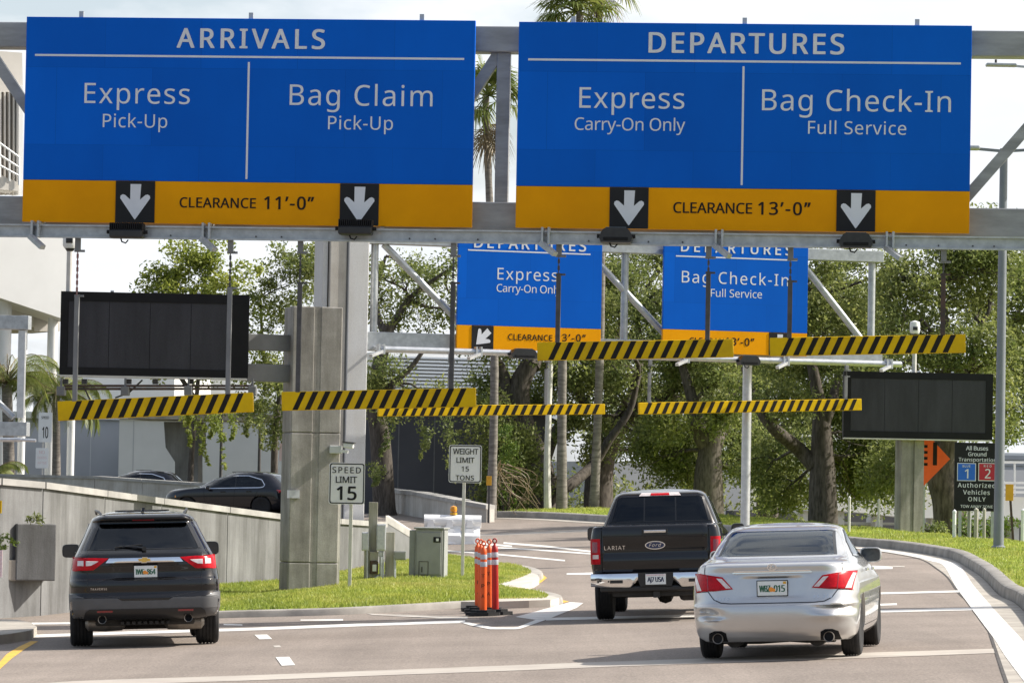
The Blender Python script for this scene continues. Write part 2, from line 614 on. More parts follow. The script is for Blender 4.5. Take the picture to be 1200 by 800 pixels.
    mat('underbody', (0.02, 0.019, 0.018), 0.8, c2=(0.035, 0.033, 0.03), scale=8)
    mat('muffler', (0.30, 0.28, 0.25), 0.45, 0.8, c2=(0.2, 0.18, 0.16), scale=8)
    mat('alloy', (0.62, 0.62, 0.63), 0.3, 0.9, c2=(0.56, 0.56, 0.57))
    mat('seat_fabric', (0.022, 0.022, 0.025), 0.9, c2=(0.016, 0.016, 0.019))
    mat('dark_seat', (0.009, 0.009, 0.010), 0.9, c2=(0.007, 0.007, 0.008))
    mat('pole_paint', (0.20, 0.215, 0.24), 0.5, 0.2, c2=(0.17, 0.185, 0.21), scale=2)
    mat('trim_black', (0.010, 0.010, 0.011), 0.35, c2=(0.013, 0.013, 0.014))
    mat('plate_white', (0.72, 0.73, 0.72), 0.4, c2=(0.66, 0.70, 0.66), scale=8)
    mat('plate_green', (0.02, 0.12, 0.06), 0.5)
    mat('plate_orange', (0.85, 0.30, 0.03), 0.5)
    mat('mirror_glass', (0.03, 0.032, 0.035), 0.06, 0.0, spec=0.8)
    mat('oval_blue', (0.012, 0.022, 0.075), 0.25, spec=0.6)
    mat('red_lens', (0.50, 0.004, 0.012), 0.25, c2=(0.34, 0.003, 0.008), scale=22, spec=0.2)
    mat('dark_red_lens', (0.22, 0.008, 0.012), 0.15, c2=(0.16, 0.006, 0.01), scale=14, spec=0.7, coat=0.6)
    mat('clear_lens', (0.72, 0.66, 0.64), 0.15, c2=(0.55, 0.46, 0.44), scale=16, spec=0.7, coat=0.6)
    mat('amber_lens', (0.75, 0.30, 0.02), 0.2, spec=0.7)
    for nm, tint, f in (('tinted_glass', (0.09, 0.10, 0.105), 0.10), ('clear_glass', (0.30, 0.42, 0.53), 0.12)):
        m, n, l, b = _new(nm)
        tr = n.new('ShaderNodeBsdfTransparent')
        tr.inputs['Color'].default_value = (*tint, 1)
        gl = n.new('ShaderNodeBsdfGlossy')
        gl.inputs['Roughness'].default_value = 0.02
        gl.inputs['Color'].default_value = (0.9, 0.95, 1.0, 1)
        fr = n.new('ShaderNodeFresnel')
        fr.inputs['IOR'].default_value = 1.5
        mx = n.new('ShaderNodeMixShader')
        l.new(fr.outputs['Fac'], mx.inputs['Fac'])
        l.new(tr.outputs['BSDF'], mx.inputs[1])
        l.new(gl.outputs['BSDF'], mx.inputs[2])
        l.new(mx.outputs['Shader'], n['Material Output'].inputs['Surface'])


build_materials()

# ------------------------------------------------------------------ lettering
_TX = {}
FONTS = {'sign': None, 'road': None}
import os
for _k, _f in (('sign', 'NotoSansHebrew-Regular.woff2'), ('road', 'NotoSansHebrew-Regular.woff2')):
    try:                                            # lettering faces that ship inside Blender itself
        FONTS[_k] = bpy.data.fonts.load(os.path.join(bpy.utils.resource_path('LOCAL'), 'datafiles', 'fonts', _f))
    except Exception:
        FONTS[_k] = None


def _font_mesh(s, track, bold, shear, font='sign'):
    key = (s, round(track, 4), bold, shear, font)
    if key in _TX:
        return _TX[key]
    cu = bpy.data.curves.new('lettering', 'FONT')
    cu.body = s
    cu.size = 1.0
    cu.space_character = track
    cu.offset = bold
    cu.shear = shear
    cu.resolution_u = 4
    if FONTS[font]:
        cu.font = FONTS[font]
    cu.align_x = 'LEFT'
    ob = bpy.data.objects.new('lettering', cu)
    col.objects.link(ob)
    me = bpy.data.meshes.new_from_object(ob)
    vs_ = [(v.co.x, v.co.y) for v in me.vertices]
    fs_ = [tuple(p.vertices) for p in me.polygons]
    bpy.data.objects.remove(ob)
    bpy.data.curves.remove(cu)
    bpy.data.meshes.remove(me)
    _TX[key] = (vs_, fs_)
    return vs_, fs_


def text2d(s, cap, width=None, bold=0.0, shear=0.0, font='sign'):
    """2D mesh of a line of lettering: cap height, total width, centred at 0, baseline 0"""
    hv, _ = _font_mesh('H', 1.0, 0.0, 0.0, font)
    caph = max(v[1] for v in hv)
    k = cap/caph
    def ext(t):
        vs_, _ = _font_mesh(s, t, bold, shear, font)
        xs = [v[0] for v in vs_]
        return min(xs), max(xs)
    t = 1.0
    kx = k
    if width:
        a0, a1 = ext(1.0)
        b0, b1 = ext(1.25)
        w1, w2 = (a1-a0)*k, (b1-b0)*k
        if w2-w1 > 1e-6:
            t = 1.0 + 0.25*(width-w1)/(w2-w1)
            t = min(max(t, 0.93), 1.45)
        c0, c1 = ext(t)
        kx = width/(c1-c0)
    vs_, fs_ = _font_mesh(s, t, bold, shear, font)
    xs = [v[0] for v in vs_]
    mid = (min(xs)+max(xs))/2
    return [((x-mid)*kx, y*k) for x, y in vs_], fs_


class Plane:
    """upright plane at distance d (straight ahead), turned by yaw about z; right end farther for yaw > 0"""

    def __init__(self, d, yaw=0.0, x0=0.0):
        self.O = Vector((x0, d, 0))
        self.e = Vector((math.cos(yaw), math.sin(yaw), 0))
        self.n = Vector((math.sin(yaw), -math.cos(yaw), 0))     # towards the camera
        self.u = Vector((0, 0, 1))

    def hit(self, px, py, off=0.0):
        r = ray(px, py)
        o = Vector((0, 0, CAMZ))
        P = self.O + self.n*off
        t = (P-o).dot(self.n)/r.dot(self.n)
        p = o + r*t - self.O
        return p.dot(self.e), p.z

    def pt(self, a, b, off=0.0):
        return self.O + self.e*a + self.u*b + self.n*off

    def ppt(self, px, py, off=0.0):
        a, b = self.hit(px, py, off)
        return self.pt(a, b, off)

    def rect(self, mb, a0, a1, b0, b1, off, th, mi=0, bev=0.0):
        """slab with front face at off (towards camera) and thickness th"""
        mb.box(self.pt((a0+a1)/2, (b0+b1)/2, off-th/2), (a1-a0, th, b1-b0), (self.e, -self.n, self.u), mi, bev)

    def poly(self, mb, pts, off, th, mi=0):
        mb.prism([self.pt(a, b, off) for a, b in pts], -self.n*th, mi)

    def text(self, mb, s, a, b, cap, width=None, off=0.0, bold=0.0, shear=0.0, mi=0, font='sign'):
        t = bold*1.3*cap                       # heavier strokes: the same glyphs laid a hair apart
        vs_, fs_ = text2d(s, cap-t, width-2*t if width else None, 0.0, shear, font)
        sh = [(0, 0)] if bold <= 0 else [(0, 0), (t, 0), (-t, 0), (t*.7, t*.5), (-t*.7, t*.5), (t*.7, -t*.5), (-t*.7, -t*.5)]
        for k, (dx, dy) in enumerate(sh):
            mb.add([self.pt(a+x+dx, b+t*.5+y+dy, off+k*.0006) for x, y in vs_], fs_, mi)

    def ptext(self, mb, s, x0, x1, ytop, ybase, off, bold=0.0, shear=0.0, mi=0, font='sign'):
        """capital height and width taken from where the line stands on the sign"""
        yc = (ytop+ybase)/2
        a0, _ = self.hit(x0, yc, off)
        a1, _ = self.hit(x1, yc, off)
        _, b0 = self.hit((x0+x1)/2, ybase, off)
        _, b1 = self.hit((x0+x1)/2, ytop, off)
        self.text(mb, s, (a0+a1)/2, b0, b1-b0, a1-a0, off, bold, shear, mi, font)
# ================================================================== ground, road, kerbs
def grid_mesh(name, xs, ys, zf, m, kind='structure', label=None, cat=None):
    nx, ny = len(xs), len(ys)
    v = [(x, y, zf(x, y)) for y in ys for x in xs]
    f = [(j*nx+i, j*nx+i+1, (j+1)*nx+i+1, (j+1)*nx+i) for j in range(ny-1) for i in range(nx-1)]
    me = bpy.data.meshes.new(name)
    me.from_pydata(v, [], f)
    o = link_mesh(name, me, m, smooth=True)
    return tag(o, label, cat, kind=kind)


def spaced(a, b, step):
    n = max(2, int(round((b-a)/step))+1)
    return list(np.linspace(a, b, n))


xs_far = [-900, -500, -250, -120, -70] + spaced(-45, 45, 1.5) + [70, 120, 250, 500, 900]
ys_far = [-60, -20] + spaced(0, 180, 1.5) + [220, 300, 450, 700, 1100, 1800]
VERGE_LINE = []


def ground_z(x, y):
    return road_z(x, y) - 0.10


def road_z(x, y):
    z = gz(x, y)
    if VERGE_LINE and inside(VERGE, x, y):
        z -= min(0.35, 0.5*max(0.0, edge_line(VERGE_LINE, x, y)-0.4)) + verge_drop(x, y)
    return z


def build_ground():
    grid_mesh('road', spaced(-24, 26, 1.0), spaced(-40, 150, 1.0), road_z, MATS['asphalt'], label='tan asphalt roadway banked to the left and climbing away under the signs', cat='road')
    grid_mesh('ground', xs_far, ys_far, ground_z, MATS['dirt'], label='bare earth and worn turf reaching the horizon beyond the road', cat='ground')


def resample(pts, step):
    out = [Vector(pts[0])]
    for a, b in zip(pts[:-1], pts[1:]):
        a, b = Vector(a), Vector(b)
        n = max(1, int(math.ceil((b-a).length/step)))
        for i in range(1, n+1):
            out.append(a.lerp(b, i/n))
    return out


def catmull(pts, n=6):
    P = [Vector(p) for p in pts]
    P = [P[0]*2-P[1]] + P + [P[-1]*2-P[-2]]
    out = []
    for i in range(1, len(P)-2):
        p0, p1, p2, p3 = P[i-1:i+3]
        for k in range(n):
            t = k/n
            out.append(0.5*((2*p1) + (p2-p0)*t + (2*p0-5*p1+4*p2-p3)*t*t + (3*p1-p0-3*p2+p3)*t**3))
    out.append(P[-2])
    return out


MARK = [0]


def quad_mark(px, m, label, name='road_marking', cat='road marking'):
    """flat painted sheet whose outline stands on the road; px is the top edge then the bottom edge, left to right"""
    n = len(px)//2
    top, bot = px[:n], px[n:]
    mb = MB()
    rows = []
    lift = 0.004 + 0.0006*(MARK[0] % 5)
    MARK[0] += 1
    T, B = resample2(top), resample2(bot)
    k = 10
    for i in range(len(T)):
        a, b = gh(*T[i]), gh(*B[i])
        r = []
        for j in range(k+1):
            p = a.lerp(b, j/k)
            r.append((p.x, p.y, gz(p.x, p.y)+lift))
        rows.append(r)
    v = [p for r in rows for p in r]
    f = [(i*(k+1)+j, i*(k+1)+j+1, (i+1)*(k+1)+j+1, (i+1)*(k+1)+j) for i in range(len(rows)-1) for j in range(k)]
    mb.add(v, f)
    return tag(mb.build(name, MATS[m], smooth=False), label, cat, kind='structure')


def resample2(pts, n=24):
    P = [Vector((p[0], p[1], 0)) for p in pts]
    L = [0]
    for a, b in zip(P[:-1], P[1:]):
        L.append(L[-1]+(b-a).length)
    out = []
    for i in range(n+1):
        s = L[-1]*i/n
        j = 0
        while j < len(L)-2 and s > L[j+1]:
            j += 1
        t = (s-L[j])/max(1e-6, L[j+1]-L[j])
        q = P[j].lerp(P[j+1], min(1, t))
        out.append((q.x, q.y))
    return out


def band(line, th, m, label, **k):
    """band given by its centre line in the view and its apparent thickness at each point"""
    if not isinstance(th, (list, tuple)):
        th = [th]*len(line)
    return quad_mark([(x, y-t/2) for (x, y), t in zip(line, th)] + [(x, y+t/2) for (x, y), t in zip(line, th)], m, label, **k)


def ribbon(path, w0, w1, lift, m, name, label, cat, zf=None):
    """sheet along a ground path between offsets w0 and w1 to its left"""
    P = [Vector((p.x, p.y, 0)) for p in path]
    v, f = [], []
    for i, p in enumerate(P):
        d = (P[min(i+1, len(P)-1)]-P[max(i-1, 0)]).normalized()
        nrm = Vector((-d.y, d.x, 0))
        for j in range(4):
            q = p + nrm*(w0+(w1-w0)*j/3)
            v.append((q.x, q.y, gz(q.x, q.y)+lift))
    for i in range(len(P)-1):
        for j in range(3):
            f.append((i*4+j, i*4+j+1, (i+1)*4+j+1, (i+1)*4+j))
    mb = MB().add(v, f)
    return tag(mb.build(name, MATS[m]), label, cat, kind='structure')


# transverse band of old concrete in front, and the painted lines
band([(40, 804), (100, 800), (200, 797), (310, 793.5), (450, 788), (600, 782.5), (700, 778.5), (830, 774), (960, 769.5), (1030, 767), (1100, 764.7), (1190, 761.5)],
     [6, 6, 6, 6, 6, 6.3, 6, 6, 6, 6, 5.5, 5], 'pale_band', 'long pale grey band crossing all lanes nearest the camera')
band([(-10, 747), (40, 745), (140, 741.5), (300, 736.8), (420, 732), (545, 728)], [3.2]*6, 'white_paint', 'long white transverse line passing under the dark SUV to the orange posts')
band([(640, 725.3), (720, 723.5), (812, 721.3), (920, 718.6), (1031, 716), (1152, 713)], [3, 3, 3, 3, 3, 3], 'white_paint', 'long white transverse line passing under the pickup to the right edge')
band([(-20, 731.5), (40, 730.5), (90, 730)], 2.2, 'white_paint', 'thin white line along the foot of the ramp wall')
band([(1010, 695.6), (1060, 694.5), (1128, 692.6)], 2.2, 'white_paint', 'thin white line beside the sedan, farther one')
band([(1029, 708.4), (1051, 707.6)], 2.2, 'white_paint', 'short white dash just ahead of the silver sedan')
band([(1022, 664.6), (1046, 665)], [4.2, 2.8], 'white_paint', 'small white arrow end beyond the sedan mirror')
band([(1046, 663.3), (1060, 663.6)], 1.2, 'worn_paint', 'faint arrow tail beyond the sedan mirror')
quad_mark([(298, 743.6), (313, 743.2), (304, 749), (319, 748.6)], 'white_paint', 'white lane dash right of the dark SUV, farther one')
quad_mark([(323, 770), (339, 769.6), (330, 780), (346, 779.4)], 'white_paint', 'white lane dash right of the dark SUV, nearest the pale band')
quad_mark([(320, 756.3), (327.5, 756), (322, 758.2), (330, 758)], 'worn_paint', 'tiny worn reflector patch between two white dashes')
band([(262, 731.5), (284, 732)], 1.6, 'white_paint', 'small white dash behind the dark SUV by the kerb')
band([(352, 726.4), (402, 726.2)], [1.2, 2.2], 'white_paint', 'faint white dash along the island kerb')
quad_mark([(430, 718.6), (480, 720.5), (515, 722), (548, 722.5), (436, 720.4), (484, 722.8), (516, 724.6), (548, 725.5)], 'worn_paint', 'worn white curve along the island kerb by the orange posts')
quad_mark([(538, 727.3), (550, 729.5), (578, 735), (606, 735), (630, 725.2), (684, 706), (540, 729), (548, 732), (574, 737.2), (608, 737.2), (642, 725.4), (676, 712)],
          'white_paint', 'white painted chevron round the tip of the island')
quad_mark([(668, 705.2), (684, 706.2), (604, 722.5), (628, 726)], 'white_paint', 'broad white arm of the chevron beside the island nose')
quad_mark([(-6, 782), (8, 766), (22, 757.5), (36, 751), (-6, 789), (14, 771), (28, 761), (45, 751)], 'yellow_paint', 'yellow edge line at the bottom left corner')
band([(590, 636), (640, 640), (696, 646.5)], 2, 'white_paint', 'upper white gore line left of the pickup')
band([(520, 634), (560, 636.4), (600, 640)], 2, 'white_paint', 'white gore line beyond the weight limit sign')
band([(560, 640.5), (620, 643.5), (696, 649)], 1.6, 'white_paint', 'lower white gore line left of the pickup')
band([(520, 645), (580, 649), (662, 656.6)], 1.6, 'white_paint', 'thin white lane line sloping past the weight limit sign')
band([(664, 672.3), (700, 671.8)], [1.5, 3], 'white_paint', 'white arrow tip left of the pickup tail')
band([(560, 627), (620, 624.5), (700, 621)], [2.2, 2.4, 2.6], 'pale_band', 'pale concrete strip across the far road')

# ---- right hand kerb: the path of its foot, near to far then bending left
KPX = [(1262, 800), (1200, 715), (1172, 697), (1152, 677), (1136, 666), (1115, 655), (1080, 648), (1040, 642.5), (1004, 639.5), (950, 634), (880, 627), (800, 619), (740, 613.5), (700, 611), (650, 608), (600, 606.3), (565, 606)]
KF = catmull([gh(*p) for p in KPX], 8)
KF = [gh(1262, 800) + Vector((-3.0, -24.0, 0)), *KF]


def offset_path(path, w):
    out = []
    for i, p in enumerate(path):
        d = (path[min(i+1, len(path)-1)]-path[max(i-1, 0)])
        d.z = 0
        d.normalize()
        out.append(p + Vector((-d.y, d.x, 0))*w)
    return out


def kerb(path, inward, name, label, h=0.16, top=0.22, m='kerb_concrete'):
    """real raised kerb following the path, its top on the inward side (+1 left, -1 right of the path)"""
    rows = []
    prof = [(0.0, -0.05), (0.012, h*0.55), (0.03, h*0.9), (0.06, h), (top, h), (top, -0.05)]
    for w, z in prof:
        rows.append([Vector((p.x, p.y, gz(p.x, p.y)+z)) for p in offset_path(path, inward*w)])
    n = len(path)
    v = [tuple(p) for r in rows for p in r]
    f = [(r*n+i, r*n+i+1, (r+1)*n+i+1, (r+1)*n+i) for r in range(len(rows)-1) for i in range(n-1)]
    mb = MB().add(v, f)
    o = mb.build(name, MATS[m], smooth=True, sharp=40)
    return tag(o, label, 'kerb', kind='structure')


kerb(KF, -1, 'kerb', 'weathered grey concrete kerb curving along the right lawn', 0.19, 0.25)
ribbon(KF, 0.02, 0.62, 0.006, 'gutter_concrete', 'gutter', 'pale concrete gutter along the right kerb', 'gutter')
ribbon(KF, 0.62, 0.655, 0.0055, 'tar', 'gutter_seam', 'dark tar seam along the right gutter', 'gutter')
WPX = [(1236, 812), (1200, 770), (1185, 750), (1168, 730), (1152, 711), (1132, 686), (1117, 663), (1100, 657), (1075, 651), (1040, 645.5), (1008, 642)]
WL = catmull([gh(*p) for p in WPX], 8)
ribbon(WL, -0.13, 0.19, 0.0095, 'white_paint', 'road_marking', 'white edge line sweeping along the right gutter', 'road marking')


# ---- lawns
def inside(poly, x, y):
    c = False
    n = len(poly)
    for i in range(n):
        x1, y1 = poly[i][0], poly[i][1]
        x2, y2 = poly[i-1][0], poly[i-1][1]
        if (y1 > y) != (y2 > y) and x < (x2-x1)*(y-y1)/(y2-y1)+x1:
            c = not c
    return c


def dist_edge(poly, x, y):
    P = np.array([(p[0], p[1]) for p in poly])
    Q = np.roll(P, -1, axis=0)
    d = Q-P
    L = np.maximum((d**2).sum(1), 1e-9)
    t = np.clip(((x-P[:, 0])*d[:, 0]+(y-P[:, 1])*d[:, 1])/L, 0, 1)
    return float(np.sqrt(((x-P[:, 0]-t*d[:, 0])**2+(y-P[:, 1]-t*d[:, 1])**2).min()))


def lawn(name, poly, zf, step, label):
    P2 = [Vector((p[0], p[1])) for p in poly]
    n = len(P2)
    xs = [p.x for p in P2]
    ys = [p.y for p in P2]
    pts = list(P2)
    x = min(xs)
    while x < max(xs):
        y = min(ys)
        while y < max(ys):
            xx, yy = x+random.uniform(-.2, .2)*step, y+random.uniform(-.2, .2)*step
            if inside(poly, xx, yy) and dist_edge(poly, xx, yy) > step*0.3:
                pts.append(Vector((xx, yy)))
            y += step
        x += step
    r = delaunay_2d_cdt(pts, [], [list(range(n))], 1, 1e-5)
    v = [(p.x, p.y, zf(p.x, p.y)) for p in r[0]]
    me = bpy.data.meshes.new(name)
    me.from_pydata(v, [], [tuple(f) for f in r[2]])
    bm = bmesh.new()
    bm.from_mesh(me)
    bmesh.ops.recalc_face_normals(bm, faces=bm.faces)
    bm.to_mesh(me)
    bm.free()
    o = link_mesh(name, me, MATS['turf'], smooth=True)
    return tag(o, label, 'lawn', kind='structure')


def grass(name, turf, n, hmin, hmax, w, label, keep=None):
    """blades standing on the faces of a lawn"""
    me0 = turf.data
    T = []
    for p in me0.polygons:
        if keep is None or keep(p.center.x, p.center.y):
            q = [me0.vertices[k].co for k in p.vertices]
            for k in range(1, len(q)-1):
                T.append((tuple(q[0]), tuple(q[k]), tuple(q[k+1])))
    T = np.array(T)
    ar = np.linalg.norm(np.cross(T[:, 1]-T[:, 0], T[:, 2]-T[:, 0]), axis=1)
    ix = rng.choice(len(T), size=n, p=ar/ar.sum())
    u = rng.random((n, 2))
    fl = u.sum(1) > 1
    u[fl] = 1-u[fl]
    P = T[ix, 0] + (T[ix, 1]-T[ix, 0])*u[:, :1] + (T[ix, 2]-T[ix, 0])*u[:, 1:]
    a = rng.random(n)*math.tau
    h = hmin+(hmax-hmin)*rng.random(n)
    patch = 0.75+0.5*(np.sin(P[:, 0]*1.9+1.3*np.sin(P[:, 1]*0.7))*np.sin(P[:, 1]*0.9+0.6) > -0.1)*rng.random(n)
    h *= patch
    wv = w*(0.7+0.6*rng.random(n))
    dx, dy = np.cos(a)*wv/2, np.sin(a)*wv/2
    lean = rng.normal(0, 0.45, (n, 2))*h[:, None]
    v = np.zeros((n, 3, 3))
    v[:, 0] = P + np.stack([-dx, -dy, -0.02+0*h], 1)
    v[:, 1] = P + np.stack([dx, dy, -0.02+0*h], 1)
    v[:, 2] = P + np.stack([lean[:, 0], lean[:, 1], h], 1)
    me = np_mesh(name, v.reshape(-1, 3), np.arange(n*3).reshape(n, 3), 3)
    o = link_mesh(name, me, MATS['grass_blades'])
    return tag(o, label, 'grass', kind='stuff')


# right verge: everything right of the kerb
kin = offset_path(KF, -0.24)
VERGE = [(p.x, p.y) for p in kin] + [(-6, 150), (-6, 260), (60, 260), (60, 20)]


def edge_line(line, x, y):
    a = LINE_CACHE.setdefault(id(line), np.array(line))
    return float(np.sqrt(((a[:, 0]-x)**2+(a[:, 1]-y)**2).min()))


LINE_CACHE = {}
VERGE_LINE.extend([(p.x, p.y) for p in resample(kin, 0.8)])


def verge_drop(x, y):
    if not inside(VERGE, x, y):
        return 0.0 if y < 132 else 3.0
    return min(0.2*max(0.0, edge_line(VERGE_LINE, x, y)-2.3), 4.5)


def verge_z(x, y):
    d = edge_line(VERGE_LINE, x, y)
    return gz(x, y) + 0.165 + 0.02*min(d, 2.3) - verge_drop(x, y)


build_ground()


BANK = [(p.x, p.y) for p in kin] + [(p.x, p.y) for p in offset_path(KF, -13.0)][::-1]
turf_r = lawn('lawn', BANK, verge_z, 1.1, 'sunlit mown verge on the right behind the curving kerb')
grass('grass', turf_r, 90000, 0.03, 0.075, 0.03, 'short bright grass covering the right verge', keep=lambda x, y: 45 < y < 130 and edge_line(VERGE_LINE, x, y) < 4.6)

# traffic island with the pier, cabinets and signs
IPX = [(207, 725.6), (235, 724.7), (262, 723.8), (330, 722), (400, 720), (460, 717), (520, 713.5), (575, 710.5), (620, 710), (650, 709), (660, 706.5), (657, 703), (645, 700), (630, 697.5),
       (600, 692.5), (612, 688.5), (628, 682), (637, 677.5), (634, 673), (622, 669), (604, 666.5), (585, 664.5), (560, 658), (530, 654), (500, 651), (480, 649)]
isl = [gh(*p) for p in IPX]
ISO = catmull(isl, 5)
wall_end = gh(478, 650)
back = [at(452, 600, 85.0), at(338, 600, 78.8), at(262, 600, 75.3), at(210, 600, 73.2)]
back = [Vector((p.x, p.y, gz(p.x, p.y))) for p in back]
ISLAND = [(p.x, p.y) for p in offset_path(ISO, 0.26)] + [(p.x, p.y) for p in back]
kerb(ISO, 1, 'kerb', 'concrete kerb round the grass island in the middle', 0.11, 0.30)


def isl_z(x, y):
    d = dist_edge(ISLAND[:len(ISO)], x, y)
    return gz(x, y) + 0.105 + 0.075*min(d, 3.0) + 0.02*max(0, min(d-3, 6))


turf_i = lawn('lawn', ISLAND, isl_z, 0.7, 'green mown mound of the traffic island under the pier')
grass('grass', turf_i, 120000, 0.03, 0.075, 0.028, 'short bright grass covering the traffic island')


def apron(px, label, lift=0.117):
    P = [gh(*p, dz=lift) for p in px]
    P = [Vector((p.x, p.y, gz(p.x, p.y)+lift)) for p in P]
    c = sum(P, Vector())/len(P)
    n = len(P)
    v = [tuple(p) for p in P] + [(p.x, p.y, p.z-0.3) for p in P]
    f = [tuple(range(n))] + [(i, (i+1) % n, (i+1) % n+n, i+n) for i in range(n)]
    return tag(MB().add(v, f).build('island_nose', MATS['apron_concrete'], smooth=False), label, 'paved nose', kind='structure')


apron([(540, 704.5), (575, 701.5), (618, 698.3), (636, 697.4), (650, 698.6), (655, 700), (652, 701), (645, 702.2), (620, 703.2), (580, 704.4)], 'pale concrete nose of the island beside the orange posts')
apron([(589, 665.4), (604, 666.6), (620, 669.3), (630, 673), (632, 677), (624, 681.5), (608, 686), (594, 688.2), (584, 688), (582, 680), (600, 676), (592, 670)], 'pale concrete nose of the island beyond the orange posts')
quad_mark([(597, 664.9), (618, 667.1), (634, 671.6), (641, 677), (596, 665.8), (615, 668.4), (629, 672.6), (635, 677)], 'yellow_paint', 'yellow line round the far side of the farther island nose')
quad_mark([(592, 690.6), (613, 687.2), (628, 681.6), (635, 677), (595, 692.4), (618, 688.9), (634, 682.4), (641, 677)], 'yellow_paint', 'yellow line round the near side of the farther island nose')
quad_mark([(634, 698.5), (650, 700.8), (667, 704.6), (636, 700), (648, 702.4), (660, 706)], 'yellow_paint', 'yellow line along the tip of the nearer island nose')

# small paved nose at the far left
lp = [gh(*p) for p in [(-40, 734), (20, 735.5), (36, 739), (43, 744.5), (36, 749), (10, 753.5), (-40, 758)]]
n = len(lp)
v = [(p.x, p.y, p.z+0.13) for p in lp] + [(p.x, p.y, p.z-0.1) for p in lp]
f = [tuple(range(n))] + [(i, (i+1) % n, (i+1) % n+n, i+n) for i in range(n)]
tag(MB().add(v, f).build('island_nose', MATS['gutter_concrete']), 'low concrete nose at the left edge beside the dark SUV', 'paved nose', kind='structure')

# ================================================================== walls and buildings
def poly_wall(name, pts, th, m, label, cap=0.11, cap_out=0.05, foot=None, parent_mat='coping', joints=4.0):
    """wall through (px, py_top, d) points; the face towards the camera, with a coping and panel joints"""
    T = [at(*p) for p in pts]
    base = T[0].copy()
    root = thing(name, (base.x, base.y, gz(base.x, base.y)), label, 'wall')
    fine = []
    for a, b in zip(T[:-1], T[1:]):
        L = (b-a).length
        k = max(1, int(round(L/joints)))
        for i in range(k):
            fine.append((a.lerp(b, i/k), a.lerp(b, (i+1)/k)))
    mb, cp = MB(), MB()
    for i, (a, b) in enumerate(fine):
        d = (b-a)
        d.z = 0
        d.normalize()
        nrm = Vector((-d.y, d.x, 0))
        g = 0.015
        a2, b2 = a.lerp(b, g/(b-a).length), b.lerp(a, g/(b-a).length)
        za, zb = gz(a.x, a.y)-0.3, gz(b.x, b.y)-0.3
        lo = Vector((a2.x, a2.y, za)), Vector((b2.x, b2.y, zb))
        hi = a2-Vector((0, 0, cap)), b2-Vector((0, 0, cap))
        mb.prism([lo[0], lo[1], hi[1], hi[0]], nrm*th)
        # recessed joint backing
        mb.prism([Vector((b2.x, b2.y, zb))+nrm*0.04, Vector((b2.x, b2.y, zb))+nrm*0.04+d*2*g, b2+nrm*0.04+d*2*g-Vector((0, 0, cap)), b2+nrm*0.04-Vector((0, 0, cap))], nrm*(th-0.06))
        o = nrm*cap_out
        cp.prism([hi[0]-o+Vector((0, 0, .002)), hi[1]-o+Vector((0, 0, .002)), b2-o, a2-o], nrm*(th+2*cap_out))
    mb.build('wall_panel', MATS[m], root)
    cp.build('coping', MATS[parent_mat], root)
    return root


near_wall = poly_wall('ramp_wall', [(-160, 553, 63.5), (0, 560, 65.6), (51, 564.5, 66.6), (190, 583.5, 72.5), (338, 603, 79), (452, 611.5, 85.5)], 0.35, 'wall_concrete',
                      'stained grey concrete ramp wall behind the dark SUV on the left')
# sloping end of that wall
we = MB()
p0, p1 = at(452, 611.5, 85.5), at(482, 630, 87.5)
q = gz(p1.x, p1.y)-0.3
we.prism([Vector((p0.x, p0.y, q)), Vector((p1.x, p1.y, q)), p1, p0], Vector((0.05, 0.4, 0)))
we.build('wall_end', MATS['grey_steel'], near_wall)
wc = MB()
wc.prism([p0+Vector((0, -.04, 0)), p1+Vector((0, -.04, 0)), p1+Vector((0, -.04, .14)), p0+Vector((0, -.04, .14))], Vector((0.05, 0.5, 0)))
wc.build('end_coping', MATS['coping'], near_wall)
# protruding block, dark slab coloured like a shaded recess, and box on the near wall
pw = Plane(66.0, math.radians(20), -8.0)
bk = MB()
a0, b1 = pw.hit(18, 613)
a1, b0 = pw.hit(63, 680)
pw.rect(bk, a0, a1, b0, b1, 0.12, 0.9, bev=0.02)
bk.build('block', MATS['wall_concrete'], near_wall)
bk = MB()
a0, b1 = pw.hit(-14, 655)
a1, b0 = pw.hit(17.5, 680)
pw.rect(bk, a0, a1, b0, b1, 0.10, 0.6, bev=0.02)
bk.build('ledge', MATS['gutter_concrete'], near_wall)
bk = MB()
a0, b1 = pw.hit(-14, 632)
a1, b0 = pw.hit(17.5, 654)
pw.rect(bk, a0, a1, b0, b1, 0.04, 0.5)
bk.build('opening', MATS['charcoal_wall'], near_wall)  # solid slab; the shade inside an opening is put into its dark colour

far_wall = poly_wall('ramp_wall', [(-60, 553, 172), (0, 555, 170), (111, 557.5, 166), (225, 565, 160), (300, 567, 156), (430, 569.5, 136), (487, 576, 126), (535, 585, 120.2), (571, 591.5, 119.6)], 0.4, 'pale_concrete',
                     'pale sunlit ramp wall farther back beyond the grey column', cap=0.12)

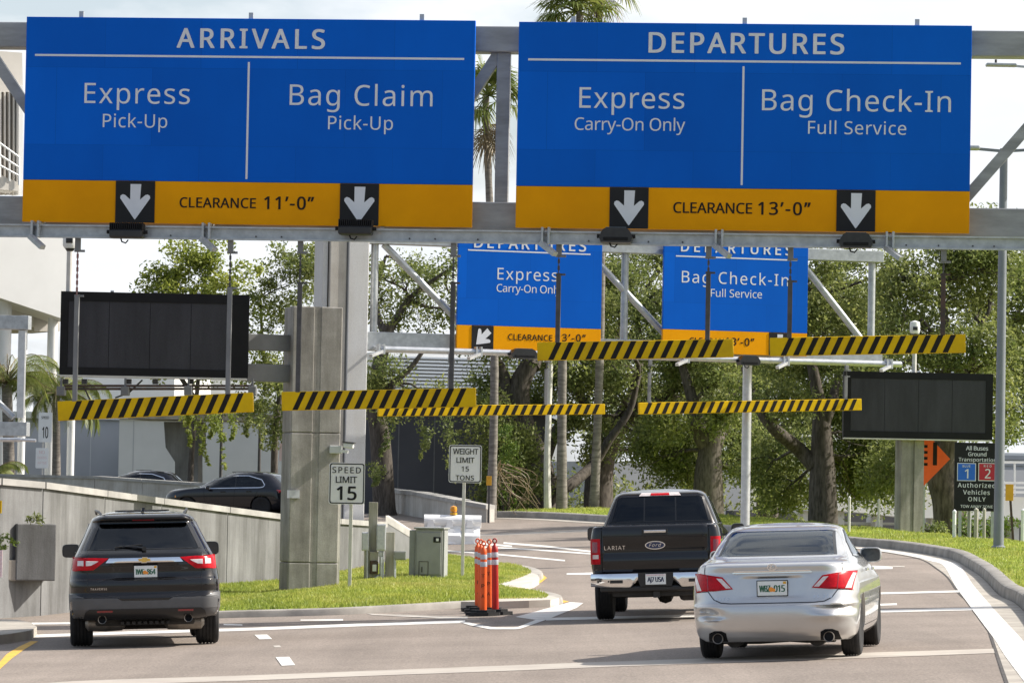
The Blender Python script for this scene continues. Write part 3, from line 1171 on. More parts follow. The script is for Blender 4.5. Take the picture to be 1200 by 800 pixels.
# --- terminal on the far left, with its white canopy slab, columns and finned upper storey
T0 = at(30, 400, 190)
term = thing('terminal_building', (T0.x, T0.y, gz(T0.x, T0.y)), 'white terminal with broad roof slab and round columns at the left edge', 'building')
pt = Plane(190, math.radians(26), at(40, 400, 190).x)
mb = MB()
def tpoly(mb, px, off, th, mi=0):
    pt.poly(mb, [pt.hit(x, y, off) for x, y in px], off, th, mi)
tpoly(mb, [(-260, 262), (79, 262), (79, 376), (75, 374), (0, 349), (-260, 262+0.1)], 0, 3.0)
mb.build('roof_slab', MATS['white_wall'], term)
mb = MB()
tpoly(mb, [(-260, 330), (40, 362), (40, 383), (-260, 383)], -2.5, 5.0)
tpoly(mb, [(40, 366), (70, 375), (70, 388), (40, 388)], -2.6, 4.0)
mb.build('soffit', MATS['cream_wall'], term)
for (x, w, y0) in ((6, 17, 345), (62, 12, 372), (86, 9, 380), (28, 9, 384)):
    c = pt.ppt(x, y0, -1.2)
    r = w/2/24.9
    MB().cyl((c.x, c.y, gz(c.x, c.y)-.5), (c.x, c.y, c.z+0.6), r, n=20).build('column', MATS['white_wall'], term, smooth=True)
mb = MB()
tpoly(mb, [(-260, 40), (26, 62), (27, 108), (-260, 108)], -1.0, 0.5)
mb.build('upper_wall', MATS['cream_wall'], term)
mb = MB()
tpoly(mb, [(-260, 108), (24, 108), (23.5, 228), (-260, 228)], -1.6, 0.4)
mb.build('window_band', MATS['window_glass'], term)
mb = MB()
for i in range(22):
    x = 21.5-5.2*i
    tpoly(mb, [(x-0.9, 108), (x+0.9, 108), (x+0.9, 228), (x-0.9, 228)], -0.9, 0.6)
mb.build('fin', MATS['cream_wall'], term)
mb = MB()
tpoly(mb, [(22.3, 100), (27, 100), (26.5, 228), (21.6, 228)], -0.6, 1.0)
mb.build('corner_post', MATS['white_wall'], term)
mb = MB()
tpoly(mb, [(-200, 120), (0, 205), (22, 214), (22, 224), (0, 222), (-200, 150)], 0.8, 1.6)
mb.build('balcony', MATS['cream_wall'], term)
rl = MB()
for (y0, y1) in ((168, 184), (182, 196), (194, 206)):
    rl.cyl(pt.ppt(0, y0, 0.9), pt.ppt(22, y1, 0.9), 0.05, n=6)
    rl.cyl(pt.ppt(-120, y0-78, 0.9), pt.ppt(0, y0, 0.9), 0.05, n=6)
for x in (-30, -15, 0, 11, 22):
    rl.cyl(pt.ppt(x, 168+x*.7, 0.9), pt.ppt(x, 208+x*.4, 0.9), 0.045, n=6)
rl.build('railing', MATS['white_metal'], term)

# --- pale service buildings behind the left wall
def slab_building(name, label, d, yaw, px0, px1, ytop, m, depth, seams=(), seam_rows=(), mseam=None, roofcap=None):
    P = Plane(d, math.radians(yaw), at((px0+px1)/2, 400, d).x)
    a0, b1 = P.hit(px0, ytop)
    a1, _ = P.hit(px1, ytop)
    c = P.pt((a0+a1)/2, 0, 0)
    z0 = gz(c.x, c.y)-1.0
    root = thing(name, (c.x, c.y, z0+1), label, 'building')
    mb = MB()
    P.rect(mb, a0, a1, z0, b1, 0, depth)
    mb.build('wall', MATS[m], root)
    sm = MB()
    for x in seams:
        a, _ = P.hit(x, ytop)
        P.rect(sm, a-.02, a+.02, z0+.1, b1-.1, 0.01, 0.02)
    for y in seam_rows:
        _, b = P.hit((px0+px1)/2, y)
        P.rect(sm, a0+.05, a1-.05, b-.025, b+.025, 0.008, 0.016)
    if sm.v:
        sm.build('panel_joint', MATS[mseam or 'grey_wall'], root)
    if roofcap:
        mb = MB()
        P.rect(mb, a0-.2, a1+.2, b1+0.002, b1+.35, 0.2, depth+.4)
        mb.build('roof_edge', MATS[roofcap], root)
    return root, P


slab_building('service_building', 'service building with shade-grey panel colour behind the palm and pink sign at the left', 215, 6, -60, 150, 488, 'grey_wall', 20, (107,), (), 'light_wall', 'light_wall')  # grey walls carry the shade of a side that faces another way
slab_building('service_building', 'pale panelled service building behind the black SUV on the ramp', 205, -6, 140, 345, 490, 'light_wall', 20, (157,), (), 'grey_wall', 'white_wall')
slab_building('service_building', 'tall white building showing between the message board and the striped bars', 240, -4, 40, 205, 430, 'white_wall', 15, (), (455, 470), 'light_wall')
slab_building('charcoal_building', 'dark charcoal panelled building behind the ramp wall and hanging branches', 134, 3, 424, 640, 474, 'charcoal_wall', 12, (510, 468, 552), (), 'grey_steel', 'grey_steel')
r_, P_ = slab_building('louvred_building', 'white louvred building glimpsed through the trees above the dark wall', 185, 16, 440, 660, 412, 'white_wall', 14, (), (), None)
lv = MB()
for i in range(14):
    y = 418+i*4.2
    a0, b = P_.hit(442, y)
    a1, _ = P_.hit(658, y)
    P_.rect(lv, a0, a1, b-.03, b+.05, 0.25, 0.24)
lv.build('louvre', MATS['blue_louvre'], r_)
gb = MB()
a0, b1 = P_.hit(441, 448)
a1, b0 = P_.hit(659, 500)
P_.rect(gb, a0, a1, b0, b1, 0.06, 0.05)
gb.build('blue_band', MATS['blue_louvre'], r_)

# --- elevated guideway with a flared pier behind the left board
gd = Plane(180, math.radians(-3), at(260, 400, 180).x)
a0, b1 = gd.hit(150, 483)
a1, b0 = gd.hit(370, 494)
c = gd.pt((a0+a1)/2, 0)
guide = thing('guideway', (c.x, c.y, gz(c.x, c.y)), 'elevated concrete guideway on a flared pier behind the ramp', 'bridge')
mb = MB()
gd.rect(mb, a0, a1, b0, b1, 0, 5)
mb.build('deck', MATS['pale_concrete'], guide)
mb = MB()
gd.rect(mb, a0, a1, b1+.002, b1+0.5, 0.15, 0.25)
mb.build('parapet', MATS['light_wall'], guide)
mb = MB()
P = [gd.hit(x, y, -1) for x, y in ((192, 494), (236, 494), (236, 524), (232, 528), (232, 600), (205, 600), (205, 541), (194, 524))]
gd.poly(mb, P, -1, 1.6)
mb.build('pier', MATS['wall_concrete'], guide)

# --- parking structure on the right
pk = Plane(165, math.radians(17), at(1000, 400, 165).x)
c = pk.pt(0, 0)
park = thing('parking_structure', (c.x, c.y, gz(c.x, c.y)), 'white low parking structure with open decks behind the right trees', 'building')
def prect(mb, P, x0, x1, y0, y1, off, th):
    a0, b1 = P.hit(x0, y0, off)
    a1, b0 = P.hit(x1, y1, off)
    P.rect(mb, a0, a1, min(b0, b1), max(b0, b1), off, th)
mb = MB()
prect(mb, pk, 700, 1330, 540, 640, -6, 8)
mb.build('rear_wall', MATS['grey_wall'], park)
mb = MB()
pk.poly(mb, [pk.hit(x, y) for x, y in ((880, 571), (985, 573), (1060, 578), (1330, 586), (1330, 612), (1060, 606), (985, 598), (880, 594))], 0, 1.0)
mb.build('parapet', MATS['white_wall'], park)
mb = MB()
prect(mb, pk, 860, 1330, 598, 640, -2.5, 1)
mb.build('deck_shade_panel', MATS['charcoal_wall'], park)  # solid dark panel; its colour stands in for shade inside the open deck
for x in (905, 945, 985, 1030, 1095, 1150, 1190):
    mb = MB()
    prect(mb, pk, x-4, x+4, 598, 640, -0.4, 1)
    mb.build('column', MATS['white_wall'], park)
mb = MB()
for y in (612,):
    prect(mb, pk, 870, 1330, y, y+5, -0.9, 0.6)
mb.build('deck_edge', MATS['light_wall'], park)
rl = MB()
for y in (565, 570.5, 576, 541):
    rl.beam(pk.ppt(1070, y, 0.5), pk.ppt(1330, y+1, 0.5), 0.08, 0.10)
for x in range(1072, 1330, 13):
    rl.beam(pk.ppt(x, 541 if x % 2 else 563, 0.5), pk.ppt(x, 580, 0.5), 0.07, 0.07)
rl.beam(pk.ppt(1082, 572, 0.6), pk.ppt(1098, 548, 0.6), 0.08, 0.08)
rl.beam(pk.ppt(1074, 560, 0.6), pk.ppt(1094, 548, 0.6), 0.08, 0.08)
rl.build('railing', MATS['white_metal'], park)
rt = Plane(190, 0.0, at(1100, 400, 190).x)
c = rt.pt(0, 0)
gbld = thing('office_building', (c.x, c.y, gz(c.x, c.y)), 'pale grey panelled building behind the bus lane sign on the right', 'building')
mb = MB()
prect(mb, rt, 1055, 1400, 528, 640, 0, 20)
mb.build('wall', MATS['light_wall'], gbld)
mb = MB()
for y in (536, 543, 550, 557, 564):
    prect(mb, rt, 1056, 1399, y, y+1.2, 0.1, 0.1)
mb.build('panel_joint', MATS['grey_wall'], gbld)
mb = MB()
prect(mb, rt, 1062, 1108, 548, 574, 0.2, 0.2)
mb.build('window', MATS['teal_glass'], gbld)
# ================================================================== gantries
G1 = Plane(63.0, math.radians(-4.65))
G2 = Plane(97.0, math.radians(17))
LIFT = 0.003


def arrow_pts(cx, cy, w, h, ang=0.0):
    """outline of a highway lane arrow pointing down (ang turns it)"""
    pts = [(-.15, .5), (.18, .5), (.15, .06), (.31, .19), (.38, .21), (.45, .17), (.46, .10), (.03, -.47), (0, -.5), (-.03, -.47), (-.46, .10), (-.45, .17), (-.38, .21), (-.31, .19), (-.15, .06)]
    c, s = math.cos(ang), math.sin(ang)
    return [(cx+(x*c-y*s)*w, cy+(x*s+y*c)*h) for x, y in pts]


def gantry_sign(P, off, px_rect, split_y, lines, rules, arrows, label, legend_scale=None, group='blue lane signs'):
    """px_rect: x0, y0, x1, y1 of the whole sign (mean edges); lines: (text, x0, x1, ytop, ybase, bold, material)"""
    x0, y0, x1, y1 = px_rect
    ym = (y0+y1)/2
    a0, _ = P.hit(x0, ym, off)
    a1, _ = P.hit(x1, ym, off)
    xm = (x0+x1)/2
    _, bt = P.hit(xm, y0, off)
    _, bs = P.hit(xm, split_y, off)
    _, bb = P.hit(xm, y1, off)
    root = thing('lane_sign', P.pt((a0+a1)/2, bb, off), label, 'sign', group)
    mb = MB()
    P.rect(mb, a0, a1, bs, bt, off, 0.10, bev=0.006)
    mb.build('blue_panel', MATS['sign_blue'], root, fix=True)
    mb = MB()
    P.rect(mb, a0, a1, bb, bs-0.003, off, 0.10, bev=0.006)
    mb.build('clearance_band', MATS['sign_orange'], root)
    # stiffeners on the back and a narrow edge at the top
    for k in (0.12, 0.5, 0.88):
        mb = MB()
        a = a0+(a1-a0)*k
        mb.box(P.pt(a, (bt+bb)/2, off-0.17), (0.1, 0.13, bt-bb-0.1), (P.e, -P.n, P.u))
        mb.box(P.pt(a, bt+0.04, off-0.12), (0.07, 0.06, 0.13), (P.e, -P.n, P.u))
        mb.build('back_rail', MATS['galvanised'], root)
    for (s, lx0, lx1, t, b, bold, m) in lines:
        lg = MB()
        P.ptext(lg, s, lx0, lx1, t, b, off+LIFT, bold)
        lg.build('lettering', MATS['sign_white' if m == 'w' else 'bar_black'], root)
    for (rx0, ry0, rx1, ry1) in rules:
        rl = MB()
        p0, p1 = P.hit(rx0, ry0, off), P.hit(rx1, ry1, off)
        if abs(rx1-rx0) > abs(ry1-ry0):
            b = (p0[1]+p1[1])/2
            P.rect(rl, p0[0], p1[0], b-.016, b+.016, off+LIFT, 0.002)
        else:
            a = (p0[0]+p1[0])/2
            P.rect(rl, a-.016, a+.016, p1[1], p0[1], off+LIFT, 0.002)
        rl.build('rule', MATS['sign_white'], root)
    for (ax0, ax1, ang) in arrows:
        q0, _ = P.hit(ax0, y1-5, off)
        q1, _ = P.hit(ax1, y1-5, off)
        ap = MB()
        P.rect(ap, q0, q1, bb+.004, bs-.006, off+0.012, 0.011)
        pan = ap.build('arrow_panel', MATS['sign_black'], root)
        am = MB()
        h = (bs-bb)
        P.poly(am, arrow_pts((q0+q1)/2, (bs+bb)/2, h*0.78, h*0.84, ang), off+0.016, 0.003)
        am.build('arrow', MATS['sign_white'], pan)
    return root


def floodlight(P, px, py, off, label, w=42, slope=0.0, finned=False, group='sign floodlights', d_px=75.0):
    """black sign lamp: rounded housing with end lugs and a hanging bracket"""
    c = P.ppt(px, py, off)
    W = w/d_px
    root = thing('floodlight', c, label, 'floodlight', group)
    e = P.e
    fw = P.n
    mb = MB()
    if finned:
        mb.box(c+Vector((0, 0, -.03)), (W*0.94, 0.26, 0.14), (e, -fw, P.u), bev=0.03)
        housing = mb.build('housing', MATS['black_plastic'], root)
        fm = MB()
        for i in range(18):
            a = (i/17-.5)*W*0.9
            fm.box(c+e*a+Vector((0, 0, .08)), (0.014, 0.26, 0.12), (e, -fw, P.u))
        fm.build('cooling_fin', MATS['matt_black'], root)
    else:
        prof = [(-.5, -.02), (-.44, .05), (-.38, .10), (-.28, .13), (.28, .13), (.38, .10), (.44, .05), (.5, -.02), (.44, -.10), (-.44, -.10)]
        mb.prism([c+e*(x*W)+P.u*z+fw*0.15 for x, z in prof], -fw*0.30)
        housing = mb.build('housing', MATS['black_plastic'], root)
        lm = MB()
        lm.box(c+fw*0.153+P.u*-.045, (W*0.74, 0.02, 0.05), (e, -fw, P.u), bev=0.008)
        lm.build('hood', MATS['matt_black'], root)
        gm = MB()
        gm.prism([c+e*(x*W)+P.u*(.118)+fw*z for x, z in ((-.3, -.08), (.3, -.08), (.3, .10), (-.3, .10))], P.u*0.02)
        gm.build('lens', MATS['window_glass'], root)
    bm_ = MB()
    for s in (-1, 1):
        bm_.cyl(c+e*(s*W*0.5)-e*(s*0.02), c+e*(s*W*0.57), 0.03, n=8)
    bm_.tube([c+e*(-.1)+P.u*-.09, c+e*-.08+P.u*-.15, c+e*-.02+P.u*-.17, c+e*.02+P.u*-.12], 0.012, n=6)
    bm_.build('lug', MATS['matt_black'], root)
    return root


def clamp(mb, P, a, b, off):
    """pair of pipe clamps with a bracket arm reaching back to the sign frame"""
    for s in (-.05, .05):
        mb.box(P.pt(a+s, b+.02, off+.02), (0.035, 0.20, 0.26), (P.e, -P.n, P.u), bev=0.006)
    d = (P.e*0.16 - P.n*0.05 + P.u*-0.16).normalized()
    mb.beam(P.pt(a-.06, b-.10, off+.12), P.pt(a+.17, b-.28, off+.30), 0.10, 0.07)


# ---- near gantry
base = G1.pt(-14.2, 0, -0.2)
near_g = thing('sign_gantry', (base.x, base.y, gz(base.x, base.y)), 'near grey steel truss gantry spanning all lanes and carrying the large signs', 'gantry')
_, tb0 = G1.hit(600, 61, 0)
_, tb1 = G1.hit(600, 31, 0)
_, lb0 = G1.hit(600, 271, 0)
_, lb1 = G1.hit(600, 237, 0)
AL, AR = -14.0, 15.5
mb = MB()
G1.rect(mb, AL-.3, AR+.3, tb0, tb1, 0, 0.42, bev=0.02)
mb.build('top_chord', MATS['beam_steel'], near_g, sharp=30)
mb = MB()
G1.rect(mb, AL-.3, AR+.3, lb0, lb1, 0, 0.42, bev=0.02)
mb.build('bottom_chord', MATS['beam_steel'], near_g, sharp=30)
va, _ = G1.hit(588, 150)
for a in (va-10.2, va-5.1, va, va+5.2, va+10.4):
    mb = MB()
    G1.rect(mb, a-.105, a+.105, lb1-.002, tb0+.002, -0.1, 0.21, bev=0.01)
    mb.build('post', MATS['beam_steel'], near_g)
def brace(x0, y0, x1, y1):
    p, q = G1.hit(x0, y0), G1.hit(x1, y1)
    # run on to the chords
    k = (p[1]-q[1])
    def at_b(b):
        t = (b-p[1])/(q[1]-p[1])
        return p[0]+(q[0]-p[0])*t
    mb = MB()
    mb.beam(G1.pt(at_b(lb1), lb1, -.21), G1.pt(at_b(tb0), tb0, -.21), 0.17, 0.17, up=G1.n)
    mb.build('brace', MATS['beam_steel'], near_g)
brace(-13, 62, 104, 236)
brace(470, 238, 580, 66)
brace(1128, 236, 1280, 62)
brace(660, 66, 800, 238)
for a in (AL, AR):
    p = G1.pt(a, 0, -.22)
    mb = MB()
    mb.box((p.x, p.y, (tb1+gz(p.x, p.y)-.3)/2), (0.55, 0.5, tb1-gz(p.x, p.y)+.3), (G1.e, -G1.n, G1.u), bev=0.02)
    mb.build('upright', MATS['beam_steel'], near_g)
# service rail in front of and below the signs
POFF = 0.62
_, pb0 = G1.hit(600, 285, POFF)
_, pb1 = G1.hit(600, 270.5, POFF)
PB = (pb0+pb1)/2
mb = MB()
G1.rect(mb, AL, AR, pb0, pb1, POFF, 0.05, bev=0.008)
G1.rect(mb, AL, AR, pb1-.022, pb1+.004, POFF+.055, 0.05)
G1.rect(mb, AL, AR, pb0-.012, pb0+.016, POFF+.075, 0.07)
mb.build('lamp_rail', MATS['galvanised'], near_g)
for x in (43, 243, 640, 843, 1043):
    cl = MB()
    a, _ = G1.hit(x, 272, POFF)
    clamp(cl, G1, a, PB, POFF+.05)
    cl.build('rail_clamp', MATS['galvanised'], near_g)
for x in (43, 243, 445, 640, 843, 1043, -150, 1250):
    ar = MB()
    a, _ = G1.hit(x, 272, POFF)
    ar.beam(G1.pt(a, lb0+.1, 0.0), G1.pt(a, PB+.02, POFF), 0.06, 0.06)
    ar.build('rail_arm', MATS['galvanised'], near_g)
bo = MB()
for x in (760, 800, 1062, 1100, 1140, 1165, 330, 300, 200, 480, 510, 560, 690):
    a, b = G1.hit(x, 280, POFF)
    bo.cyl(G1.pt(a, pb0+.05, POFF), G1.pt(a, pb0+.05, POFF+.02), 0.014, n=6)
bo.build('bolt', MATS['dark_steel'], near_g)

SOFF = 0.34
gantry_sign(G1, SOFF, (28.5, 22, 555, 263), 213.5,
            [('ARRIVALS', 207, 381, 34, 57, 0.026, 'w'), ('Express', 99, 222.5, 98, 121.5, 0.0, 'w'), ('Pick-Up', 120.5, 196, 134, 149.5, 0.0, 'w'),
             ('Bag Claim', 339.5, 507, 100, 124, 0.0, 'w'), ('Pick-Up', 384.5, 460.5, 136.5, 152, 0.0, 'w'),
             ('CLEARANCE', 210.5, 300, 231.8, 243.6, 0.018, 'k'), ("11\u2019-0\u201d", 309.5, 368, 230.5, 245.5, 0.022, 'k')],
            [(41, 65, 544, 69), (291, 73, 289.5, 210)],
            [(135, 181, 0.0), (398, 443.5, 0.0)],
            'large blue and orange ARRIVALS sign for pick-up lanes with 11 foot clearance', group=None)
gantry_sign(G1, SOFF, (606, 28, 1137.5, 270), 221,
            [('DEPARTURES', 760, 989.5, 39, 63, 0.026, 'w'), ('Express', 679, 802, 103, 127, 0.0, 'w'), ('Carry-On Only', 673.5, 803, 138.5, 153, 0.0, 'w'),
             ('Bag Check-In', 893, 1114.5, 106, 130.5, 0.0, 'w'), ('Full Service', 947, 1062, 142.5, 157.5, 0.0, 'w'),
             ('CLEARANCE', 789, 881.5, 237.5, 250, 0.018, 'k'), ("13\u2019-0\u201d", 888.5, 950, 237, 252, 0.022, 'k')],
            [(619, 69.5, 1126, 75), (871, 78, 869.5, 217)],
            [(714, 759.5, 0.0), (980, 1025.5, 0.0)],
            'large blue and orange DEPARTURES sign for carry-on and check-in lanes on the near gantry', group=None)

floodlight(G1, 149, 272, POFF+.22, 'black finned floodlight under the first arrow of the ARRIVALS sign', 42, finned=True)
floodlight(G1, 417, 268, POFF+.22, 'black finned floodlight under the Bag Claim arrow of the ARRIVALS sign', 42, finned=True)
floodlight(G1, 722, 277, POFF+.22, 'rounded black floodlight under the Express arrow of the near DEPARTURES sign', 39)
floodlight(G1, 1003, 283, POFF+.22, 'rounded black floodlight under the Bag Check-In arrow of the near DEPARTURES sign', 39)


# ---- hanging clearance bars
def clearance_bar(P, off, quad, hang, rail_b, label, nstripe=14, edge=0.055, group='striped clearance bars', scale=1.0, drop=None):
    """quad: TL, TR, BR, BL in the view; hang: (px, bracket, chain length px, tube top px) of each hanger"""
    (tl, tr, br, bl) = [P.hit(*q, off) for q in quad]
    root = thing('clearance_bar', P.pt((tl[0]+tr[0])/2, rail_b, off), label, 'clearance bar', group)
    c0 = ((tl[0]+bl[0])/2, (tl[1]+bl[1])/2)
    c1 = ((tr[0]+br[0])/2, (tr[1]+br[1])/2)
    h = ((tl[1]-bl[1])+(tr[1]-br[1]))/2
    L = math.hypot(c1[0]-c0[0], c1[1]-c0[1])
    ex = Vector((P.e*(c1[0]-c0[0]) + P.u*(c1[1]-c0[1])))/L
    uz = (P.u - ex*ex.dot(P.u)).normalized()
    C = P.pt((c0[0]+c1[0])/2, (c0[1]+c1[1])/2, off)
    mb = MB()
    mb.box(C - P.n*0.04, (L, 0.09, h), (ex, -P.n, uz), bev=0.012)
    bar = mb.build('bar', MATS['bar_yellow'], root)
    st = MB()
    x0, x1 = -L/2+L*edge, L/2-L*edge
    pitch = (x1-x0)/nstripe
    for i in range(nstripe):
        x = x0+pitch*i
        w = pitch*0.44
        sl = h*0.46
        q = [(x, -h*.47), (x+w, -h*.47), (x+w+sl, h*.47), (x+sl, h*.47)]
        st.prism([C + ex*a + uz*b + P.n*0.0085 for a, b in q], -P.n*0.003)
    st.build('stripe', MATS['bar_black'], bar)
    for (px, ch0, ch1, m) in hang:
        a, _ = P.hit(px, 300, off)
        _, bc0 = P.hit(px, ch0, off)
        _, bc1 = P.hit(px, ch1, off)
        t = (a-c0[0])/(c1[0]-c0[0])
        bbar = c0[1]+(c1[1]-c0[1])*t + h/2
        kb = MB()
        kb.box(P.pt(a, (rail_b+bc0)/2, off), (0.085*scale, 0.08*scale, rail_b-bc0), (P.e, -P.n, P.u), bev=0.008)
        kb.box(P.pt(a+.03, bc0, off), (0.16*scale, 0.06, 0.035), (P.e, -P.n, P.u))
        kb.build('bracket', MATS['grey_steel'], root)
        cm = MB()
        nl = max(2, int((bc0-bc1)/0.05))
        for i in range(nl):
            z = bc0-(bc0-bc1)*(i+.5)/nl
            ln = (bc0-bc1)/nl*1.3
            if i % 2:
                cm.box(P.pt(a, z, off), (0.035, 0.012, ln), (P.e, -P.n, P.u))
            else:
                cm.box(P.pt(a, z, off), (0.014, 0.035, ln), (P.e, -P.n, P.u))
        cm.build('chain', MATS['red_chain' if m == 'r' else 'dark_steel'], root)
        tm = MB()
        tm.box(P.pt(a, (bc1+bbar-.02)/2, off-.03), (0.072*scale, 0.07*scale, bc1-bbar+.02), (P.e, -P.n, P.u), bev=0.006)
        tm.box(P.pt(a+.03, bc1-.02, off-.03), (0.15*scale, 0.03, 0.03), (P.e, -P.n, P.u))
        tm.build('hanger_tube', MATS['rusty_steel' if m == 'u' else ('grey_steel' if m in 'rg' else 'dark_steel')], root)
    return root


BOFF = POFF-.02
clearance_bar(G1, BOFF, [(67, 470.5), (296, 459), (297, 483), (68, 492.5)], [(91, 294, 345, 'r'), (270, 296, 336, 'g')], pb0, 'tilted striped clearance bar in front of the left message board')
clearance_bar(G1, BOFF, [(330, 459), (557, 454), (558, 476.5), (330, 481)], [(352, 296, 330, 'd'), (531.5, 300, 330, 'd')], pb0, 'striped clearance bar crossing the concrete pier above the speed limit sign')
clearance_bar(G1, BOFF, [(629, 401), (859, 397), (860, 418.5), (630, 422.5)], [(655, 300, 320, 'd'), (830.5, 302, 318, 'd')], pb0, 'striped clearance bar just below the farther Express sign, centre of the view')
clearance_bar(G1, BOFF, [(902, 396), (1131, 391), (1132, 413.5), (902, 417)], [(926.5, 304, 328, 'd'), (1106, 307, 320, 'u')], pb0, 'striped clearance bar highest on the right with one rusty hanger')

# ---- far gantry
base = at(402, 660, 96)
far_g = thing('sign_gantry', (base.x, base.y, gz(base.x, base.y)), 'farther pale gantry with a broad square column, carrying the two smaller signs', 'gantry')
fa0, _ = G2.hit(376, 400)
fa1, _ = G2.hit(429, 400)
zg = gz(base.x, base.y)-.5
_, ftop = G2.hit(400, 262)
mb = MB()
fm = fa0+(fa1-fa0)*0.53
G2.rect(mb, fa0+.16, fm-.02, zg, ftop, 0.10, 0.9, bev=0.02)
mb.build('column', MATS['pale_concrete'], far_g)
mb = MB()
G2.rect(mb, fa0, fa0+.13, zg, ftop-.01, 0.02, 0.8, bev=0.01)
mb.build('column_flange', MATS['column_steel'], far_g)
mb = MB()
G2.rect(mb, fm+.02, fa1, zg, ftop-.006, 0.14, 0.96, bev=0.02)
mb.build('column_shaft', MATS['column_steel'], far_g)
mb = MB()
G2.rect(mb, fm-.03, fm+.03, zg, ftop-.02, 0.07, 0.5)
mb.build('column_groove', MATS['grey_steel'], far_g)
def hrow(px, y0, y1):
    return G2.hit(px, y1)[1], G2.hit(px, y0)[1]
b0, b1 = hrow(740, 283, 296.5)
ea1, _ = G2.hit(1036, 300)
mb = MB()
G2.rect(mb, fa1+.003, ea1, b0, b1, 0, 0.4, bev=0.012)
mb.build('top_chord', MATS['galvanised'], far_g)
c0, c1 = hrow(482, 390, 412)
mb = MB()
G2.rect(mb, fa1+.003, ea1, c0, c1, 0, 0.4, bev=0.012)
mb.build('bottom_chord', MATS['galvanised'], far_g)
for x in (441, 735, 1025):
    a, _ = G2.hit(x, 340)
    mb = MB()
    mb.cyl(G2.pt(a, c1, -.2), G2.pt(a, b0, -.2), 0.09, n=12)
    mb.build('post', MATS['galvanised'], far_g, smooth=True)
for (xa, xb) in ((452, 556), (692, 790), (940, 1020)):
    p, q = G2.hit(xa, 300)[0], G2.hit(xb, 400)[0]
    mb = MB()
    mb.cyl(G2.pt(p, b0, -.2), G2.pt(q, c1, -.2), 0.085, n=12)
    mb.build('brace', MATS['galvanised'], far_g, smooth=True)
F2OFF = 0.6
d0, d1 = hrow(640, 412.5, 419)
mb = MB()
mb.cyl(G2.pt(fa1+.2, (d0+d1)/2, F2OFF), G2.pt(ea1+.25, (d0+d1)/2, F2OFF), 0.075, n=12)
mb.build('lamp_rail', MATS['bright_galvanised'], far_g, smooth=True)
for x in (446, 560, 803, 920, 1041):
    mb = MB()
    a, _ = G2.hit(x, 420, F2OFF)
    b = (d0+d1)/2
    for s in (-.06, .06):
        mb.box(G2.pt(a+s, b, F2OFF+.02), (0.04, 0.2, 0.24), (G2.e, -G2.n, G2.u))
    mb.beam(G2.pt(a+.1, b-.02, F2OFF), G2.pt(a-.35, b-.18, F2OFF+.4), 0.09, 0.07)
    mb.beam(G2.pt(a, c0+.08, 0), G2.pt(a, b, F2OFF), 0.05, 0.05)
    mb.build('rail_clamp', MATS['bright_galvanised'], far_g)
pb = G2.ppt(876, 430, -0.2)
mb = MB()
mb.cyl((pb.x, pb.y, gz(pb.x, pb.y)-.3), (pb.x, pb.y, c0+.05), 0.115, n=16)
mb.build('support_post', MATS['bright_galvanised'], far_g, smooth=True)

S2 = 0.3
gantry_sign(G2, S2, (536.5, 271, 705, 411), 383,
            [('DEPARTURES', 555.5, 687, 279.5, 292.5, 0.026, 'w'), ('Express', 583, 653.5, 315, 328.5, 0.0, 'w'), ('Carry-On Only', 582, 657, 334, 343, 0.0, 'w'),
             ('CLEARANCE', 595.5, 647.5, 391.8, 398.8, 0.018, 'k'), ("13\u2019-0\u201d", 651.5, 686.5, 391.5, 400, 0.022, 'k')],
            [(548.5, 293.5, 692, 297.5)], [(552.5, 578, math.radians(-45))],
            'smaller blue DEPARTURES Express sign with a slanting arrow on the farther gantry', group=None)
gantry_sign(G2, S2, (777.5, 275, 946.5, 415), 388,
            [('DEPARTURES', 798, 928, 285, 297, 0.026, 'w'), ('Bag Check-In', 799, 924, 319.5, 333, 0.0, 'w'), ('Full Service', 833, 893, 339.5, 348.5, 0.0, 'w'),
             ('CLEARANCE', 808, 860, 396, 403, 0.018, 'k'), ("13\u2019-0\u201d", 850, 884, 396, 405, 0.022, 'k')],
            [(792, 300.5, 934, 304.5)], [(901, 926, 0.0)],
            'smaller blue DEPARTURES Bag Check-In sign on the right of the farther gantry', group=None)
floodlight(G2, 613, 415, F2OFF+.2, 'black floodlight at the end of the farther Express sign', 30, d_px=45)
floodlight(G2, 877, 423, F2OFF+.2, 'black floodlight below the farther Bag Check-In sign', 24, d_px=45)
B2 = F2OFF+.12
clearance_bar(G2, B2, [(443, 476.5), (709, 472), (709, 486.5), (443, 486.5)], [(530, 424, 432, 'g'), (643, 424, 432, 'g')], d0, 'thin striped clearance bar on the farther gantry crossing the palm trunks', 24, 0.02)
clearance_bar(G2, B2, [(748.5, 471.5), (1009.5, 467), (1010, 480.5), (749, 485.5)], [(764, 428, 436, 'g'), (994, 434, 440, 'g')], d0, 'thin striped clearance bar on the farther gantry above the oak trunk', 24, 0.02)

